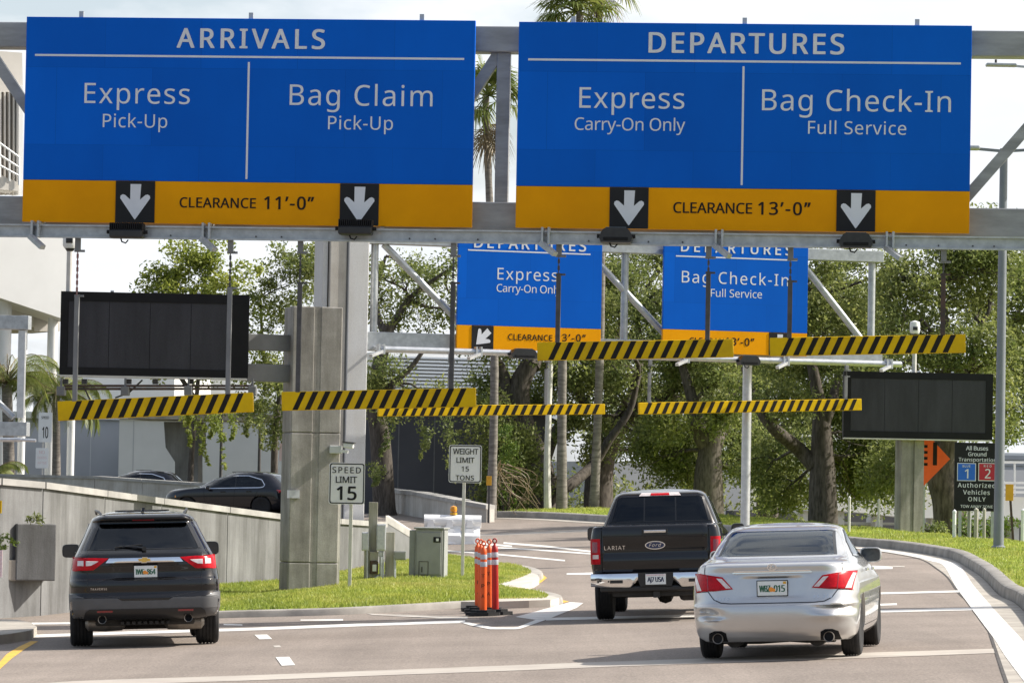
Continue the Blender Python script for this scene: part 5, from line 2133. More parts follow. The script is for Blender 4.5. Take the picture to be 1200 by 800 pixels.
# ---- slim bollard posts on the lawn
for (px, y0, yb, d, m, w, lab) in ((1118.5, 601, 628, 95, 'white_metal', .085, 'white bollard post below the left corner of the bus lane sign'),
                                   (1136, 600, 630, 96.5, 'cabinet_paint', .09, 'green post among the shrubs below the bus lane sign'),
                                   (1144, 599, 631, 95, 'wood_post', .10, 'thicker wooden post below the middle of the bus lane sign'),
                                   (1153.5, 599, 633, 94.5, 'wood_post', .075, 'thin wooden post below the right half of the bus lane sign'),
                                   (995.5, 585, 618, 100, 'pale_post', .065, 'pale leaning stake just right of the sedan roof'),
                                   (1030, 588, 620, 102, 'pale_post', .065, 'pale stake between the sedan and the right concrete post'),
                                   (1199, 600, 622, 95, 'white_metal', .10, 'white stake at the right edge of the lawn')):
    t = at(px, y0, d)
    z = ground_under(t)
    root = thing('bollard_post', (t.x, t.y, z), lab, 'post', 'slim posts along the right lawn')
    top = max(t.z, z+.5)
    mb = MB()
    mb.cyl((t.x, t.y, z-.15), (t.x, t.y, top), w/2*1.0, n=10)
    mb.build('shaft', MATS[m], root, smooth=True)
    mb = MB()
    mb.lathe([(w/2*1.12, 0), (w/2*1.12, .05), (0, .09)], (t.x, t.y, top+.002), (0, 0, 1), 10)
    mb.build('cap', MATS[m], root, smooth=True)

# ---- lamp posts
def lamp_post(label, px_base, d, ytop, r, m, heads=True, base_y=None, group=None, px_top=None, head_z=()):
    P = Plane(d, 0, at(px_base, 500, d).x)
    q = P.ppt(px_base, base_y or 620)
    q.z = ground_under(q)
    t = P.ppt(px_base, ytop)
    root = thing('lamp_post', q, label, 'lamp post', group)
    mb = MB()
    mb.tube([(q.x, q.y, q.z-.3), (q.x, q.y, q.z+2), (q.x, q.y, t.z)], [r*1.1, r, r*.8], n=16)
    mb.build('pole', MATS[m], root, smooth=True)
    mb = MB()
    mb.lathe([(r*1.5, -.05), (r*1.5, .04), (r*1.1, .07)], q, (0, 0, 1), 16)
    mb.build('base_plate', MATS[m], root)
    if heads:
        for s in (-1, 1):
            mb = MB()
            mb.beam((q.x, q.y, t.z-.06), (q.x+s*.55, q.y, t.z-.02), .06, .06)
            a = mb.build('arm', MATS[m], root)
            mb = MB()
            mb.box((q.x+s*.95, q.y, t.z), (.85, .34, .09), bev=.03)
            mb.build('lamp_head', MATS['galvanised'], a)
            mb = MB()
            mb.cyl((q.x+s*1.1, q.y, t.z+.047), (q.x+s*1.1, q.y, t.z+.15), .035, n=8)
            mb.build('photocell', MATS['dark_steel'], a)
    return root
LP1 = lamp_post('tall blue grey lamp post rising from the right lawn past the bus lane sign', 1170, 87, 174, .105, 'pole_paint', base_y=645)
# the head of a farther lamp post, seen under the top beam at the right
lamp_post('farther lamp post with its twin heads just under the top beam at the right', 1206, 112, 77, .11, 'galvanised', base_y=620)
for (px, d, yt, yb, lab) in ((258, 176, 470, 585, 'thin dark lamp post left of the pier above the ramp'), (303, 176, 468, 580, 'thin dark lamp post between the palms and the pier')):
    lamp_post(lab, px, d, yt, .07, 'dark_steel', heads=False, base_y=yb, group='thin dark posts beyond the ramp')
# ================================================================== vehicles
def pchip(xs, ys):
    xs, ys = np.array(xs, float), np.array(ys, float)
    h = np.diff(xs)
    dl = np.diff(ys)/h
    m = np.zeros(len(xs))
    for i in range(1, len(xs)-1):
        if dl[i-1]*dl[i] > 0:
            w1, w2 = 2*h[i]+h[i-1], h[i]+2*h[i-1]
            m[i] = (w1+w2)/(w1/dl[i-1]+w2/dl[i])
    m[0], m[-1] = dl[0], dl[-1]

    def f(x):
        x = min(max(x, xs[0]), xs[-1])
        i = min(int(np.searchsorted(xs, x, side='right'))-1, len(xs)-2)
        i = max(i, 0)
        t = (x-xs[i])/h[i]
        a, b, c, d = 2*t**3-3*t*t+1, t**3-2*t*t+t, -2*t**3+3*t*t, t**3-t*t
        return float(a*ys[i]+b*h[i]*m[i]+c*ys[i+1]+d*h[i]*m[i+1])
    return f


class Shell:
    """vehicle body as a stack of rounded plan outlines; x right, y forward from the rear bumper, z up"""

    def __init__(self, keys, corner=(0.36, 0.42), bow=0.05, bulge=0.03, fcorner=(0.5, 0.6), fbow=0.12, dents=(), zsteps=64, recess=None):
        self.recess = recess
        z = [k[0] for k in keys]
        self.z0, self.z1 = z[0], z[-1]
        self.w = pchip(z, [k[1] for k in keys])
        self.yr = pchip(z, [k[2] for k in keys])
        self.yf = pchip(z, [k[3] for k in keys])
        self.zk = sorted(set([round(a, 4) for a in z] + [round(float(a), 4) for a in np.linspace(self.z0, self.z1, zsteps)]))
        self.corner, self.bow, self.bulge, self.fcorner, self.fbow, self.dents = corner, bow, bulge, fcorner, fbow, dents

    def cl(self, z):
        # corner length fades towards the roof
        return self.corner[1]

    def rear_y(self, x, z):
        w = self.w(z)
        ax = min(abs(x), w)
        r = self.corner[0]*w
        c = w-r
        y = self.yr(z) + self.bow*(ax/w)**2
        L = min(self.corner[1], 0.35*(self.yf(z)-self.yr(z)))
        if ax > c:
            u = (ax-c)/r
            y += L*(1-math.sqrt(max(0.0, 1-u*u)))
        if self.recess:                     # sunk panel for the plate: half width, bottom, top, depth, softness
            hw, za, zb, dep, sf = self.recess
            def sm(t):
                t = min(max(t, 0.0), 1.0)
                return t*t*(3-2*t)
            y += dep*sm((hw-ax)/sf+.5)*sm((z-za)/sf+.5)*sm((zb-z)/sf+.5)
        for (dx, dz, sx, sz, dep) in self.dents:
            q = ((x-dx)/sx)**2+((z-dz)/sz)**2
            if q < 4:
                y += dep*math.exp(-q*1.6)
        return y

    def front_y(self, x, z):
        w = self.w(z)
        ax = min(abs(x), w)
        r = self.fcorner[0]*w
        c = w-r
        y = self.yf(z) - self.fbow*(ax/w)**2
        L = min(self.fcorner[1], 0.35*(self.yf(z)-self.yr(z)))
        if ax > c:
            u = (ax-c)/r
            y -= L*(1-math.sqrt(max(0.0, 1-u*u)))
        return y

    def side_span(self, z):
        Lr = min(self.corner[1], 0.35*(self.yf(z)-self.yr(z)))
        Lf = min(self.fcorner[1], 0.35*(self.yf(z)-self.yr(z)))
        return self.yr(z)+self.bow+Lr, self.yf(z)-self.fbow-Lf

    def side_x(self, y, z):
        a, b = self.side_span(z)
        m, h = (a+b)/2, max(1e-4, (b-a)/2)
        t = (y-m)/h
        w = self.w(z)
        if abs(t) <= 1:
            return w + self.bulge*(1-t*t)
        # on the rounded corners
        r = (self.corner if t < 0 else self.fcorner)[0]*w
        L = (a-self.yr(z)-self.bow) if t < 0 else (self.yf(z)-self.fbow-b)
        u = min(1.0, (a-y if t < 0 else y-b)/max(1e-4, L))
        return w-r + r*math.sqrt(max(0, 1-u*u))

    def ring(self, z):
        w = self.w(z)
        P = []
        nr = 20
        for i in range(nr+1):
            t = i/nr
            x = w*(1-(1-t)**1.6) if t < 1 else w
            P.append((x, self.rear_y(x, z)))
        a, b = self.side_span(z)
        ns = 26
        for i in range(1, ns):
            y = a+(b-a)*i/ns
            P.append((self.side_x(y, z), y))
        for i in range(nr+1):
            t = 1-i/nr
            x = w*(1-(1-t)**1.6) if t < 1 else w
            P.append((x, self.front_y(x, z)))
        L = [(-x, (self.rear_y(-x, z) if k <= nr else y)) for k, (x, y) in enumerate(P)][1:-1][::-1]
        return [(x, y, z) for x, y in P] + [(x, y, z) for x, y in L]

    def mesh(self, arches=(), arch_r=0.36, arch_z=0.33, arch_depth=0.34, holes=()):
        rings = [self.ring(z) for z in self.zk]
        n = len(rings[0])
        v = [p for r in rings for p in r]
        f = []
        for i in range(len(rings)-1):
            for j in range(n):
                f.append((i*n+j, i*n+(j+1) % n, (i+1)*n+(j+1) % n, (i+1)*n+j))
        f.append(tuple(range(n-1, -1, -1)))
        # roof cap: shrink the last ring a few times
        base = (len(rings)-1)*n
        cx = 0.0
        cy = sum(p[1] for p in rings[-1])/n
        last = base
        for k, (s, dz) in enumerate(((0.75, .010), (0.4, .017))):
            st = len(v)
            for p in rings[-1]:
                v.append((p[0]*s, cy+(p[1]-cy)*s, p[2]+dz))
            for j in range(n):
                f.append((last+j, last+(j+1) % n, st+(j+1) % n, st+j))
            last = st
        v.append((0, cy, self.z1+.019))
        for j in range(n):
            f.append((last+j, last+(j+1) % n, len(v)-1))
        me = bpy.data.meshes.new('body')
        me.from_pydata(v, [], f)
        bm = bmesh.new()
        bm.from_mesh(me)
        bmesh.ops.recalc_face_normals(bm, faces=bm.faces)
        bm.to_mesh(me)
        bm.free()
        if arches:
            ob = bpy.data.objects.new('body', me)
            col.objects.link(ob)
            cut = MB()
            for ya in arches:
                w = self.w(0.5)+self.bulge
                for s in (-1, 1):
                    cut.cyl((s*(w-arch_depth), ya, arch_z), (s*(w+.3), ya, arch_z), arch_r, n=40)
            co = cut.build('cutter', MATS['underbody'])
            md = ob.modifiers.new('b', 'BOOLEAN')
            md.operation = 'DIFFERENCE'
            md.object = co
            md.solver = 'EXACT'
            bpy.context.view_layer.update()
            dg = bpy.context.evaluated_depsgraph_get()
            me2 = bpy.data.meshes.new_from_object(ob.evaluated_get(dg))
            bpy.data.objects.remove(ob)
            cm = co.data
            bpy.data.objects.remove(co)
            bpy.data.meshes.remove(cm)
            bpy.data.meshes.remove(me)
            me = me2
            me.materials.clear()
        if holes:
            bm = bmesh.new()
            bm.from_mesh(me)
            dele = []
            for fc in bm.faces:
                c = fc.calc_center_median()
                nn = fc.normal
                for (kind, poly) in holes:
                    if kind == 'rear' and nn.y < -0.15 and abs(nn.x) < 0.8 and inside(poly, c.x, c.z):
                        dele.append(fc)
                        break
                    if kind == 'front' and nn.y > 0.1 and inside(poly, c.x, c.z):
                        dele.append(fc)
                        break
                    if kind == 'side' and abs(nn.x) > 0.45 and inside(poly, c.y, c.z):
                        dele.append(fc)
                        break
            bmesh.ops.delete(bm, geom=dele, context='FACES')
            bm.to_mesh(me)
            bm.free()
        me.name = 'body'
        return me

    # ---- panels laid on the shell
    def _grid(self, poly, fn, off_dir, nx, nz, depth, mb):
        zs = sorted(set([p[1] for p in poly] + [min(p[1] for p in poly)+(max(p[1] for p in poly)-min(p[1] for p in poly))*i/nz for i in range(nz+1)]))
        rows = []
        m = len(poly)
        for z in zs:
            zz = min(max(z, min(p[1] for p in poly)+1e-5), max(p[1] for p in poly)-1e-5)
            xs = []
            for i in range(m):
                (x1, z1), (x2, z2) = poly[i], poly[(i+1) % m]
                if (z1 <= zz < z2) or (z2 <= zz < z1):
                    xs.append(x1+(x2-x1)*(zz-z1)/(z2-z1))
            if len(xs) < 2:
                continue
            a, b = min(xs), max(xs)
            rows.append([fn(a+(b-a)*j/nx, z) for j in range(nx+1)])
        base = len(mb.v)
        k = nx+1
        v = [p for r in rows for p in r]
        f = [(i*k+j, i*k+j+1, (i+1)*k+j+1, (i+1)*k+j) for i in range(len(rows)-1) for j in range(nx)]
        R = len(rows)
        border = [j for j in range(k)] + [i*k+nx for i in range(1, R)] + [(R-1)*k+j for j in range(nx-1, -1, -1)] + [i*k for i in range(R-2, 0, -1)]
        s = len(v)
        od = Vector(off_dir)*depth
        v += [tuple(Vector(v[i])+od) for i in border]
        nb = len(border)
        f += [(border[i], border[(i+1) % nb], s+(i+1) % nb, s+i) for i in range(nb)]
        mb.add(v, f)

    def rear_panel(self, mb, poly, off=0.006, depth=0.02, nx=18, nz=10):
        self._grid(poly, lambda x, z: (x*(1+off*0.4), self.rear_y(x, z)-off, z), (0, 1, 0), nx, nz, depth, mb)
        return mb

    def side_panel(self, mb, poly, side, off=0.006, depth=0.02, nx=18, nz=10):
        self._grid(poly, lambda y, z: (side*(self.side_x(y, z)+off), y, z), (-side, 0, 0), nx, nz, depth, mb)
        return mb

    def front_panel(self, mb, poly, off=0.006, depth=0.02, nx=18, nz=10):
        self._grid(poly, lambda x, z: (x, self.front_y(x, z)+off, z), (0, -1, 0), nx, nz, depth, mb)
        return mb

    def rear_line(self, mb, pts, w=0.008, off=0.0025, sub=8):
        """dark shut line along points (x, z) on the tail"""
        Q = []
        for a, b in zip(pts[:-1], pts[1:]):
            for i in range(sub):
                t = i/sub
                Q.append((a[0]+(b[0]-a[0])*t, a[1]+(b[1]-a[1])*t))
        Q.append(pts[-1])
        v, f = [], []
        for i, (x, z) in enumerate(Q):
            x0, z0 = Q[max(0, i-1)]
            x1, z1 = Q[min(len(Q)-1, i+1)]
            d = math.hypot(x1-x0, z1-z0) or 1
            nx_, nz_ = -(z1-z0)/d*w/2, (x1-x0)/d*w/2
            for s in (-1, 1):
                xx, zz = x+s*nx_, z+s*nz_
                v.append((xx, self.rear_y(xx, zz)-off, zz))
        for i in range(len(Q)-1):
            f.append((2*i, 2*i+1, 2*i+3, 2*i+2))
        mb.add(v, f)

    def side_line(self, mb, pts, side, w=0.008, off=0.0025, sub=8):
        Q = []
        for a, b in zip(pts[:-1], pts[1:]):
            for i in range(sub):
                t = i/sub
                Q.append((a[0]+(b[0]-a[0])*t, a[1]+(b[1]-a[1])*t))
        Q.append(pts[-1])
        v, f = [], []
        for i, (y, z) in enumerate(Q):
            y0, z0 = Q[max(0, i-1)]
            y1, z1 = Q[min(len(Q)-1, i+1)]
            d = math.hypot(y1-y0, z1-z0) or 1
            ny, nz_ = -(z1-z0)/d*w/2, (y1-y0)/d*w/2
            for s in (-1, 1):
                yy, zz = y+s*ny, z+s*nz_
                v.append((side*(self.side_x(yy, zz)+off), yy, zz))
        for i in range(len(Q)-1):
            f.append((2*i, 2*i+1, 2*i+3, 2*i+2))
        mb.add(v, f)


def shrink(poly, k, cx=None):
    sx = sum(p[0] for p in poly)/len(poly)
    sz = sum(p[1] for p in poly)/len(poly)
    return [(sx+(x-sx)*k, sz+(z-sz)*k) for x, z in poly]


def mirror(poly):
    return [(-x, z) for x, z in poly]


def wheel(root, x, y, r, wd, side, spokes=7, rim_m='alloy'):
    """tyre with tread, rim with spokes; side = +1 for the right hand side"""
    c = Vector((x, y, r))
    mb = MB()
    h = wd/2
    prof = [(r*.66, -h*.86), (r*.74, -h*.98), (r*.86, -h), (r*.955, -h*.90), (r*.992, -h*.72)]
    for i in range(5):
        t = -.60+.30*i
        prof += [(r, h*(t-.10)), (r, h*(t+.09)), (r*.972, h*(t+.11)), (r*.972, h*(t+.185))] if i < 4 else [(r, h*(t-.10)), (r, h*(t+.09))]
    prof += [(r*.992, h*.72), (r*.955, h*.90), (r*.86, h), (r*.74, h*.98), (r*.66, h*.86)]
    mb.lathe(prof, c, (1, 0, 0), 40)
    w = MB()
    t = mb.build('wheel', MATS['rubber'], root, smooth=True, sharp=30)
    w.lathe([(r*.655, -h*.8), (r*.67, side*h*.0), (r*.675, h*.8), (r*.63, h*.8), (r*.62, -h*.8)], c, (1, 0, 0), 32, closed=True)
    fx = x+side*h*.55
    for k in range(spokes):
        a = math.tau*k/spokes
        d = Vector((0, math.cos(a), math.sin(a)))
        w.beam(Vector((fx, y, r))+d*(r*.10), Vector((fx, y, r))+d*(r*.65), r*.13, .03, up=(1, 0, 0))
    w.cyl((fx-.02, y, r), (fx+side*.03, y, r), r*.16, n=16)
    w.build('rim', MATS[rim_m], t, smooth=True, sharp=30)
    b = MB()
    b.cyl((x-side*h*.2, y, r), (x-side*h*.25, y, r), r*.55, n=24)
    b.build('brake_disc', MATS['underbody'], t)
    return t


def plate(root, sh, x, z, w, h, text, y_off, frame='trim_black', green=True, tilt=0.0):
    y = sh.rear_y(x, z)-y_off
    mb = MB()
    mb.box((x, y, z), (w+.02, .012, h+.02), bev=.004)
    fr = mb.build('license_plate', MATS[frame], root)
    mb = MB()
    mb.box((x, y-.008, z), (w, .006, h), bev=.003)
    pn = mb.build('plate_face', MATS['plate_white'], fr)
    mb = MB()
    parts = text.split('|')
    if len(parts) == 2:
        for s, cx in ((parts[0], -.25), (parts[1], .24)):
            vs_, fs_ = text2d(s, h*.46, w*.36)
            for k, dx in enumerate((0, .004, -.004)):
                mb.add([(x+cx*w+a+dx, y-.0125-.0004*k, z-h*.25+b) for a, b in vs_], fs_)
    else:
        vs_, fs_ = text2d(text, h*.46, w*.80)
        for k, dx in enumerate((0, .004, -.004)):
            mb.add([(x+a+dx, y-.0125-.0004*k, z-h*.25+b) for a, b in vs_], fs_)
    mb.build('plate_lettering', MATS['plate_green' if green else 'oval_blue'], fr)
    if green:
        mb = MB()
        mb.lathe([(0.0, 0), (.026, 0), (.026, .002), (0, .003)], (x-.012, y-.0115, z-.012), (0, -1, 0), 14)
        mb.lathe([(0.0, 0), (.018, 0), (.018, .002), (0, .003)], (x+.016, y-.0115, z-.02), (0, -1, 0), 14)
        mb.build('plate_emblem', MATS['plate_orange'], fr)
        mb = MB()
        mb.box((x+w*.42, y-.0125, z+h*.38), (.032, .002, .026))
        mb.build('plate_sticker', MATS['sign_amber'], fr)
    else:
        mb = MB()
        mb.box((x, y-.0125, z+h*.40), (w*.96, .002, h*.12))
        mb.build('plate_stripe', MATS['faded_red'], fr)
    return fr


def text_rear(root, sh, s, x, z, cap, width, m, name='lettering', bold=.0, off=.006, shear=0.0):
    vs_, fs_ = text2d(s, cap, width, bold, shear)
    mb = MB()
    mb.add([(x+a, sh.rear_y(x+a, z+b)-off, z+b) for a, b in vs_], fs_)
    return mb.build(name, MATS[m], root)


def mirror_part(root, sh, side, y, z, m_case, size=(.26, .13, .17), stalk=.10, glass='mirror_glass', face='trim_black'):
    x0 = sh.side_x(y, z)
    c = Vector((side*(x0+stalk+size[0]/2), y, z+.02))
    mb = MB()
    # tapered shell
    X, Y, Z = size
    pts = []
    for (yy, k) in ((-Y/2, .94), (-Y/2+.02, 1.0), (0.0, .97), (Y*.35, .75), (Y*.5, .4)):
        ring = []
        for i in range(20):
            t = math.tau*i/20
            cx_, cz_ = math.cos(t), math.sin(t)
            e = 0.5
            ring.append(c+Vector((X/2*k*math.copysign(abs(cx_)**e, cx_), yy, Z/2*k*math.copysign(abs(cz_)**e, cz_))))
        pts.append(ring)
    v = [p for r in pts for p in r]
    f = [(i*20+j, i*20+(j+1) % 20, (i+1)*20+(j+1) % 20, (i+1)*20+j) for i in range(4) for j in range(20)]
    f += [tuple(range(19, -1, -1)), tuple(range(80, 100))]
    mb.add(v, f)
    mb.beam(Vector((side*(x0-.03), y+.02, z-.05)), c+Vector((-side*X*.35, .02, -.02)), .07, .05)
    o = mb.build('side_mirror', MATS[m_case], root, smooth=True, sharp=40)
    mb = MB()
    ring = []
    for i in range(20):
        t = math.tau*i/20
        cx_, cz_ = math.cos(t), math.sin(t)
        ring.append(c+Vector((X/2*.86*math.copysign(abs(cx_)**.5, cx_), -Y/2-.003, Z/2*.84*math.copysign(abs(cz_)**.5, cz_))))
    mb.prism(ring, Vector((0, -.004, 0)))
    mb.build('mirror_glass', MATS[glass], o)
    return o


def glass_set(root, sh, kind, poly, m, frit=0.94, side=0, name='rear_window'):
    fn = {'rear': sh.rear_panel, 'front': sh.front_panel}.get(kind)
    mb = MB()
    if kind == 'side':
        sh.side_panel(mb, poly, side, .004, .004, 20, 12)
    else:
        fn(mb, poly, .004, .004, 24, 14)
    # keep only the face, without rim, so that light passes
    g = mb.build(name, MATS[m], root, smooth=True, sharp=50)
    inner = shrink(poly, frit)
    v, f = [], []
    N = 10
    def fp(a, z):
        if kind == 'side':
            return (side*(sh.side_x(a, z)+.007), a, z)
        if kind == 'rear':
            return (a, sh.rear_y(a, z)-.007, z)
        return (a, sh.front_y(a, z)+.007, z)
    m_ = len(poly)
    for i in range(m_):
        for k in range(N):
            t = k/N
            for P in (poly, inner):
                p, q = P[i], P[(i+1) % m_]
                v.append(fp(p[0]+(q[0]-p[0])*t, p[1]+(q[1]-p[1])*t))
    T = m_*N
    f = [(2*i, 2*i+1, 2*((i+1) % T)+1, 2*((i+1) % T)) for i in range(T)]
    fb = MB().add(v, f)
    fb.build('window_seal', MATS['trim_black'], g)
    return g


def seats(root, rows, w, zc, ztop, m='seat_fabric', wheel_x=None):
    for (y, xs, rec) in rows:
        for x in xs:
            mb = MB()
            d = Vector((0, -math.sin(math.radians(rec)), math.cos(math.radians(rec))))
            e = Vector((1, 0, 0))
            nrm = e.cross(d)
            c = Vector((x, y, zc))
            L = ztop-.22-zc
            mb.box(c+d*(L/2), (w, .13, L), (e, -nrm, d), bev=.05)
            mb.box(c+d*(L+.12), (w*.56, .10, .20), (e, -nrm, d), bev=.045)
            mb.cyl(c+d*(L-.03)+e*.06, c+d*(L+.05)+e*.06, .008, n=6)
            mb.cyl(c+d*(L-.03)-e*.06, c+d*(L+.05)-e*.06, .008, n=6)
            mb.box(c+Vector((0, .24, -.02)), (w, .5, .14), bev=.05)
            mb.build('seat', MATS[m], root, smooth=True, sharp=40)


def vehicle(name, px, py, d, heading_deg, label, cat, roll_fix=1.0):
    c = at(px, py, d)
    th = math.radians(heading_deg)
    f2 = Vector((math.sin(th), math.cos(th), 0))
    r2 = Vector((math.cos(th), -math.sin(th), 0))
    p0 = Vector((c.x, c.y, 0))
    def G(p):
        return gz(p.x, p.y)
    pf, pr = p0+f2*3.0, p0+f2*0.6
    zf, zr = G(pf), G(pr)
    fw = Vector((f2.x, f2.y, (zf-zr)/2.4)).normalized()
    pl, pq = pr-r2*.8, pr+r2*.8
    rt = Vector((r2.x, r2.y, (G(pq)-G(pl))/1.6)).normalized()
    up = rt.cross(fw).normalized()
    rt = fw.cross(up).normalized()
    Mx = Matrix((rt, fw, up)).transposed()
    z = zr - (zf-zr)/2.4*0.6
    root = thing(name, (p0.x, p0.y, z+.008), label, cat, rot=Mx.to_euler())
    return root


# ------------------------------------------------------------------ silver sedan
def sedan():
    root = vehicle('sedan_car', 907.5, 700, 43.5, 9.2, 'silver sedan with a dented rear bumper, nearest the camera on the right', 'car')
    S = Shell([(.20, .80, .16, 4.70), (.26, .86, .07, 4.80), (.36, .885, .02, 4.85), (.50, .895, .0, 4.85), (.585, .90, .012, 4.83), (.615, .90, .045, 4.82), (.70, .905, .075, 4.75), (.80, .90, .095, 4.55),
               (.88, .885, .11, 4.1), (.95, .865, .125, 3.80), (1.01, .835, .12, 3.55), (1.035, .815, .15, 3.48), (1.06, .795, .30, 3.44), (1.085, .775, .52, 3.40), (1.115, .758, .66, 3.33), (1.22, .715, .93, 3.03), (1.34, .655, 1.27, 2.70),
               (1.385, .625, 1.45, 2.55), (1.42, .56, 1.68, 2.42), (1.443, .44, 1.90, 2.28)],
              corner=(.34, .40), bow=.07, bulge=.012, fcorner=(.6, .7), fbow=.2,
              dents=((-.70, .49, .13, .065, .11), (-.66, .445, .10, .02, -.06), (-.74, .545, .07, .02, .05), (.68, .568, .18, .02, .12), (.62, .47, .20, .06, -.06), (.83, .535, .07, .05, .09)), zsteps=100, recess=(.275, .672, .895, .028, .03))
    rw = [(-.655, 1.115), (.655, 1.115), (.585, 1.365), (.53, 1.380), (-.53, 1.380), (-.585, 1.365)]
    sw = [(1.60, 1.06), (3.05, 1.05), (2.55, 1.365), (1.85, 1.375), (1.45, 1.25), (1.40, 1.12)]
    fwn = [(-.64, 1.06), (.64, 1.06), (.58, 1.37), (-.58, 1.37)]
    me = S.mesh(arches=(1.03, 3.80), arch_r=.355, arch_z=.335, holes=(('rear', shrink(rw, .95)), ('side', shrink(sw, .93)), ('front', shrink(fwn, .95))))
    body = link_mesh('body', me, MATS['silver_paint'], root, smooth=True, sharp=32)
    glass_set(root, S, 'rear', rw, 'clear_glass', .95, name='rear_window')
    glass_set(root, S, 'front', fwn, 'clear_glass', .95, name='windshield')
    for s in (-1, 1):
        glass_set(root, S, 'side', sw, 'clear_glass', .93, s, 'side_window')
    seats(root, [(1.95, (-.36, .36), 24), (2.95, (-.38, .38), 18)], .50, .58, 1.30)
    mb = MB()
    mb.box((0, 1.28, .98), (1.25, .55, .03))
    mb.box((0, 2.5, .42), (1.5, 2.6, .06))
    mb.box((0, 3.55, .86), (1.35, .4, .25), bev=.08)
    mb.build('cabin_floor', MATS['seat_fabric'], root)
    mb = MB()
    mb.box((0, 2.58, 1.31), (.24, .03, .07), bev=.015)
    mb.cyl((0, 2.6, 1.32), (0, 2.65, 1.40), .012, n=6)
    mb.build('interior_mirror', MATS['trim_black'], root)
    mb = MB()
    mb.box((0, 1.10, 1.03), (.30, .06, .04), bev=.012)
    mb.build('brake_lamp', MATS['dark_red_lens'], root)
    # tail lamps: wrap-round with a clear tip and a clear inner corner
    for s in (-1, 1):
        def q(poly):
            return poly if s > 0 else mirror(poly)
        mb = S.rear_panel(MB(), q([(.425, .775), (.845, .735), (.885, .94), (.80, .945), (.54, .905)]), .012, .03, 26, 10)
        t = mb.build('taillight', MATS['red_lens'], root, smooth=True, sharp=40)
        mb = S.rear_panel(MB(), q([(.445, .785), (.50, .782), (.605, .893), (.545, .888)]), .016, .012, 6, 8)
        mb.build('reversing_lens', MATS['clear_lens'], t, smooth=True, sharp=40)
        mb = S.rear_panel(MB(), q([(.775, .760), (.835, .755), (.876, .915), (.848, .922)]), .016, .012, 8, 8)
        mb.build('side_lens', MATS['clear_lens'], t, smooth=True, sharp=40)
        mb = MB()
        S.rear_line(mb, q([(.70, .752), (.715, .93)]), .006, .0165)
        mb.build('lens_seam', MATS['dark_red_lens'], t)
        mb = MB()
        e = Vector((s*.60, S.rear_y(s*.60, .30)+.01, .245))
        mb.lathe([(.050, -.05), (.056, -.055), (.056, .10), (.050, .10)], e, (0, 1, 0), 20, closed=True)
        mb.cyl(e+Vector((0, .08, 0)), e+Vector((0, .085, 0)), .052, n=16)
        pipe = mb.build('exhaust_pipe', MATS['muffler'], root, smooth=True, sharp=40)
        mb = MB()
        mb.cyl(e+Vector((0, -.02, 0)), e+Vector((0, -.015, 0)), .051, n=16)
        mb.build('bore_shade_disc', MATS['matt_black'], pipe)  # black disc across the pipe; the dark of the hollow is its colour
        mb = S.rear_panel(MB(), q([(.50, .205), (.72, .205), (.70, .30), (.64, .325), (.56, .325), (.51, .30)]), .003, .004, 10, 8)
        mb.build('exhaust_shade_patch', MATS['matt_black'], root)  # black patch laid on the bumper; shade of a cutout as colour
        wheel(root, s*.775, 1.03, .335, .215, s)
        wheel(root, s*.775, 3.80, .335, .215, s)
        mirror_part(root, S, s, 3.02, 1.045, 'silver_paint', (.25, .14, .175), .05)
        mb = MB()
        for yy, zz in ((1.62, .93), (2.55, .92)):
            x = S.side_x(yy, zz)
            mb.beam((s*(x+.03), yy-.10, zz), (s*(x+.03), yy+.10, zz), .025, .035, bev=.008)
        mb.build('door_handle', MATS['silver_paint'], root)
        mb = MB()
        S.side_line(mb, [(2.38, .30), (2.36, 1.05)], s)
        S.side_line(mb, [(1.42, .62), (1.30, 1.02)], s)
        S.side_line(mb, [(1.45, .32), (3.45, .32)], s)
        S.side_line(mb, [(3.40, .30), (3.42, .85), (3.2, 1.0)], s)
        mb.build('door_seam', MATS['trim_black'], root)
        mb = MB()
        S.side_line(mb, [(1.38, 1.10), (3.08, 1.04)], s, .02, .009)
        mb.build('window_trim', MATS['chrome'], root)
    # trunk lid seams
    mb = MB()
    S.rear_line(mb, [(-.745, 1.03), (-.75, .96), (-.745, .93)], .009)
    S.rear_line(mb, [(.745, 1.03), (.75, .96), (.745, .93)], .009)
    S.rear_line(mb, [(-.705, .75), (-.64, .665), (-.56, .628), (-.45, .618), (.45, .618), (.56, .628), (.64, .665), (.705, .75)], .010)
    S.rear_line(mb, [(.70, .75), (.86, .735)], .006)
    S.rear_line(mb, [(-.70, .75), (-.86, .735)], .006)
    mb.build('trunk_seam', MATS['trim_black'], root)
    mb = S.rear_panel(MB(), [(-.43, .945), (-.42, .938), (.42, .938), (.43, .945), (.40, .966), (-.40, .966)], .022, .03, 20, 4)
    mb.build('chrome_strip', MATS['chrome'], root, smooth=True, sharp=40)
    # plate recess: raised frame edges round a shaded panel
    plate(root, S, 0, .775, .32, .155, 'WBZ|015', .016)
    # oval emblem with a slanting L
    mb = MB()
    y = S.rear_y(0, 1.0)-.012
    n = 24
    o = [(.052*math.cos(math.tau*i/n), .037*math.sin(math.tau*i/n)) for i in range(n)]
    v = [(a, y, 1.0+b) for a, b in o] + [(a*.78, y, 1.0+b*.74) for a, b in o] + [(a, y+.012, 1.0+b) for a, b in o]
    mb.add(v, [(i, (i+1) % n, (i+1) % n+n, i+n) for i in range(n)] + [(i, (i+1) % n, (i+1) % n+2*n, i+2*n) for i in range(n)])
    mb.prism([Vector((a, y, 1.0+b)) for a, b in ((-.006, .030), (.008, .030), (-.012, -.010), (.034, -.010), (.030, -.022), (-.030, -.022))], Vector((0, .008, 0)))
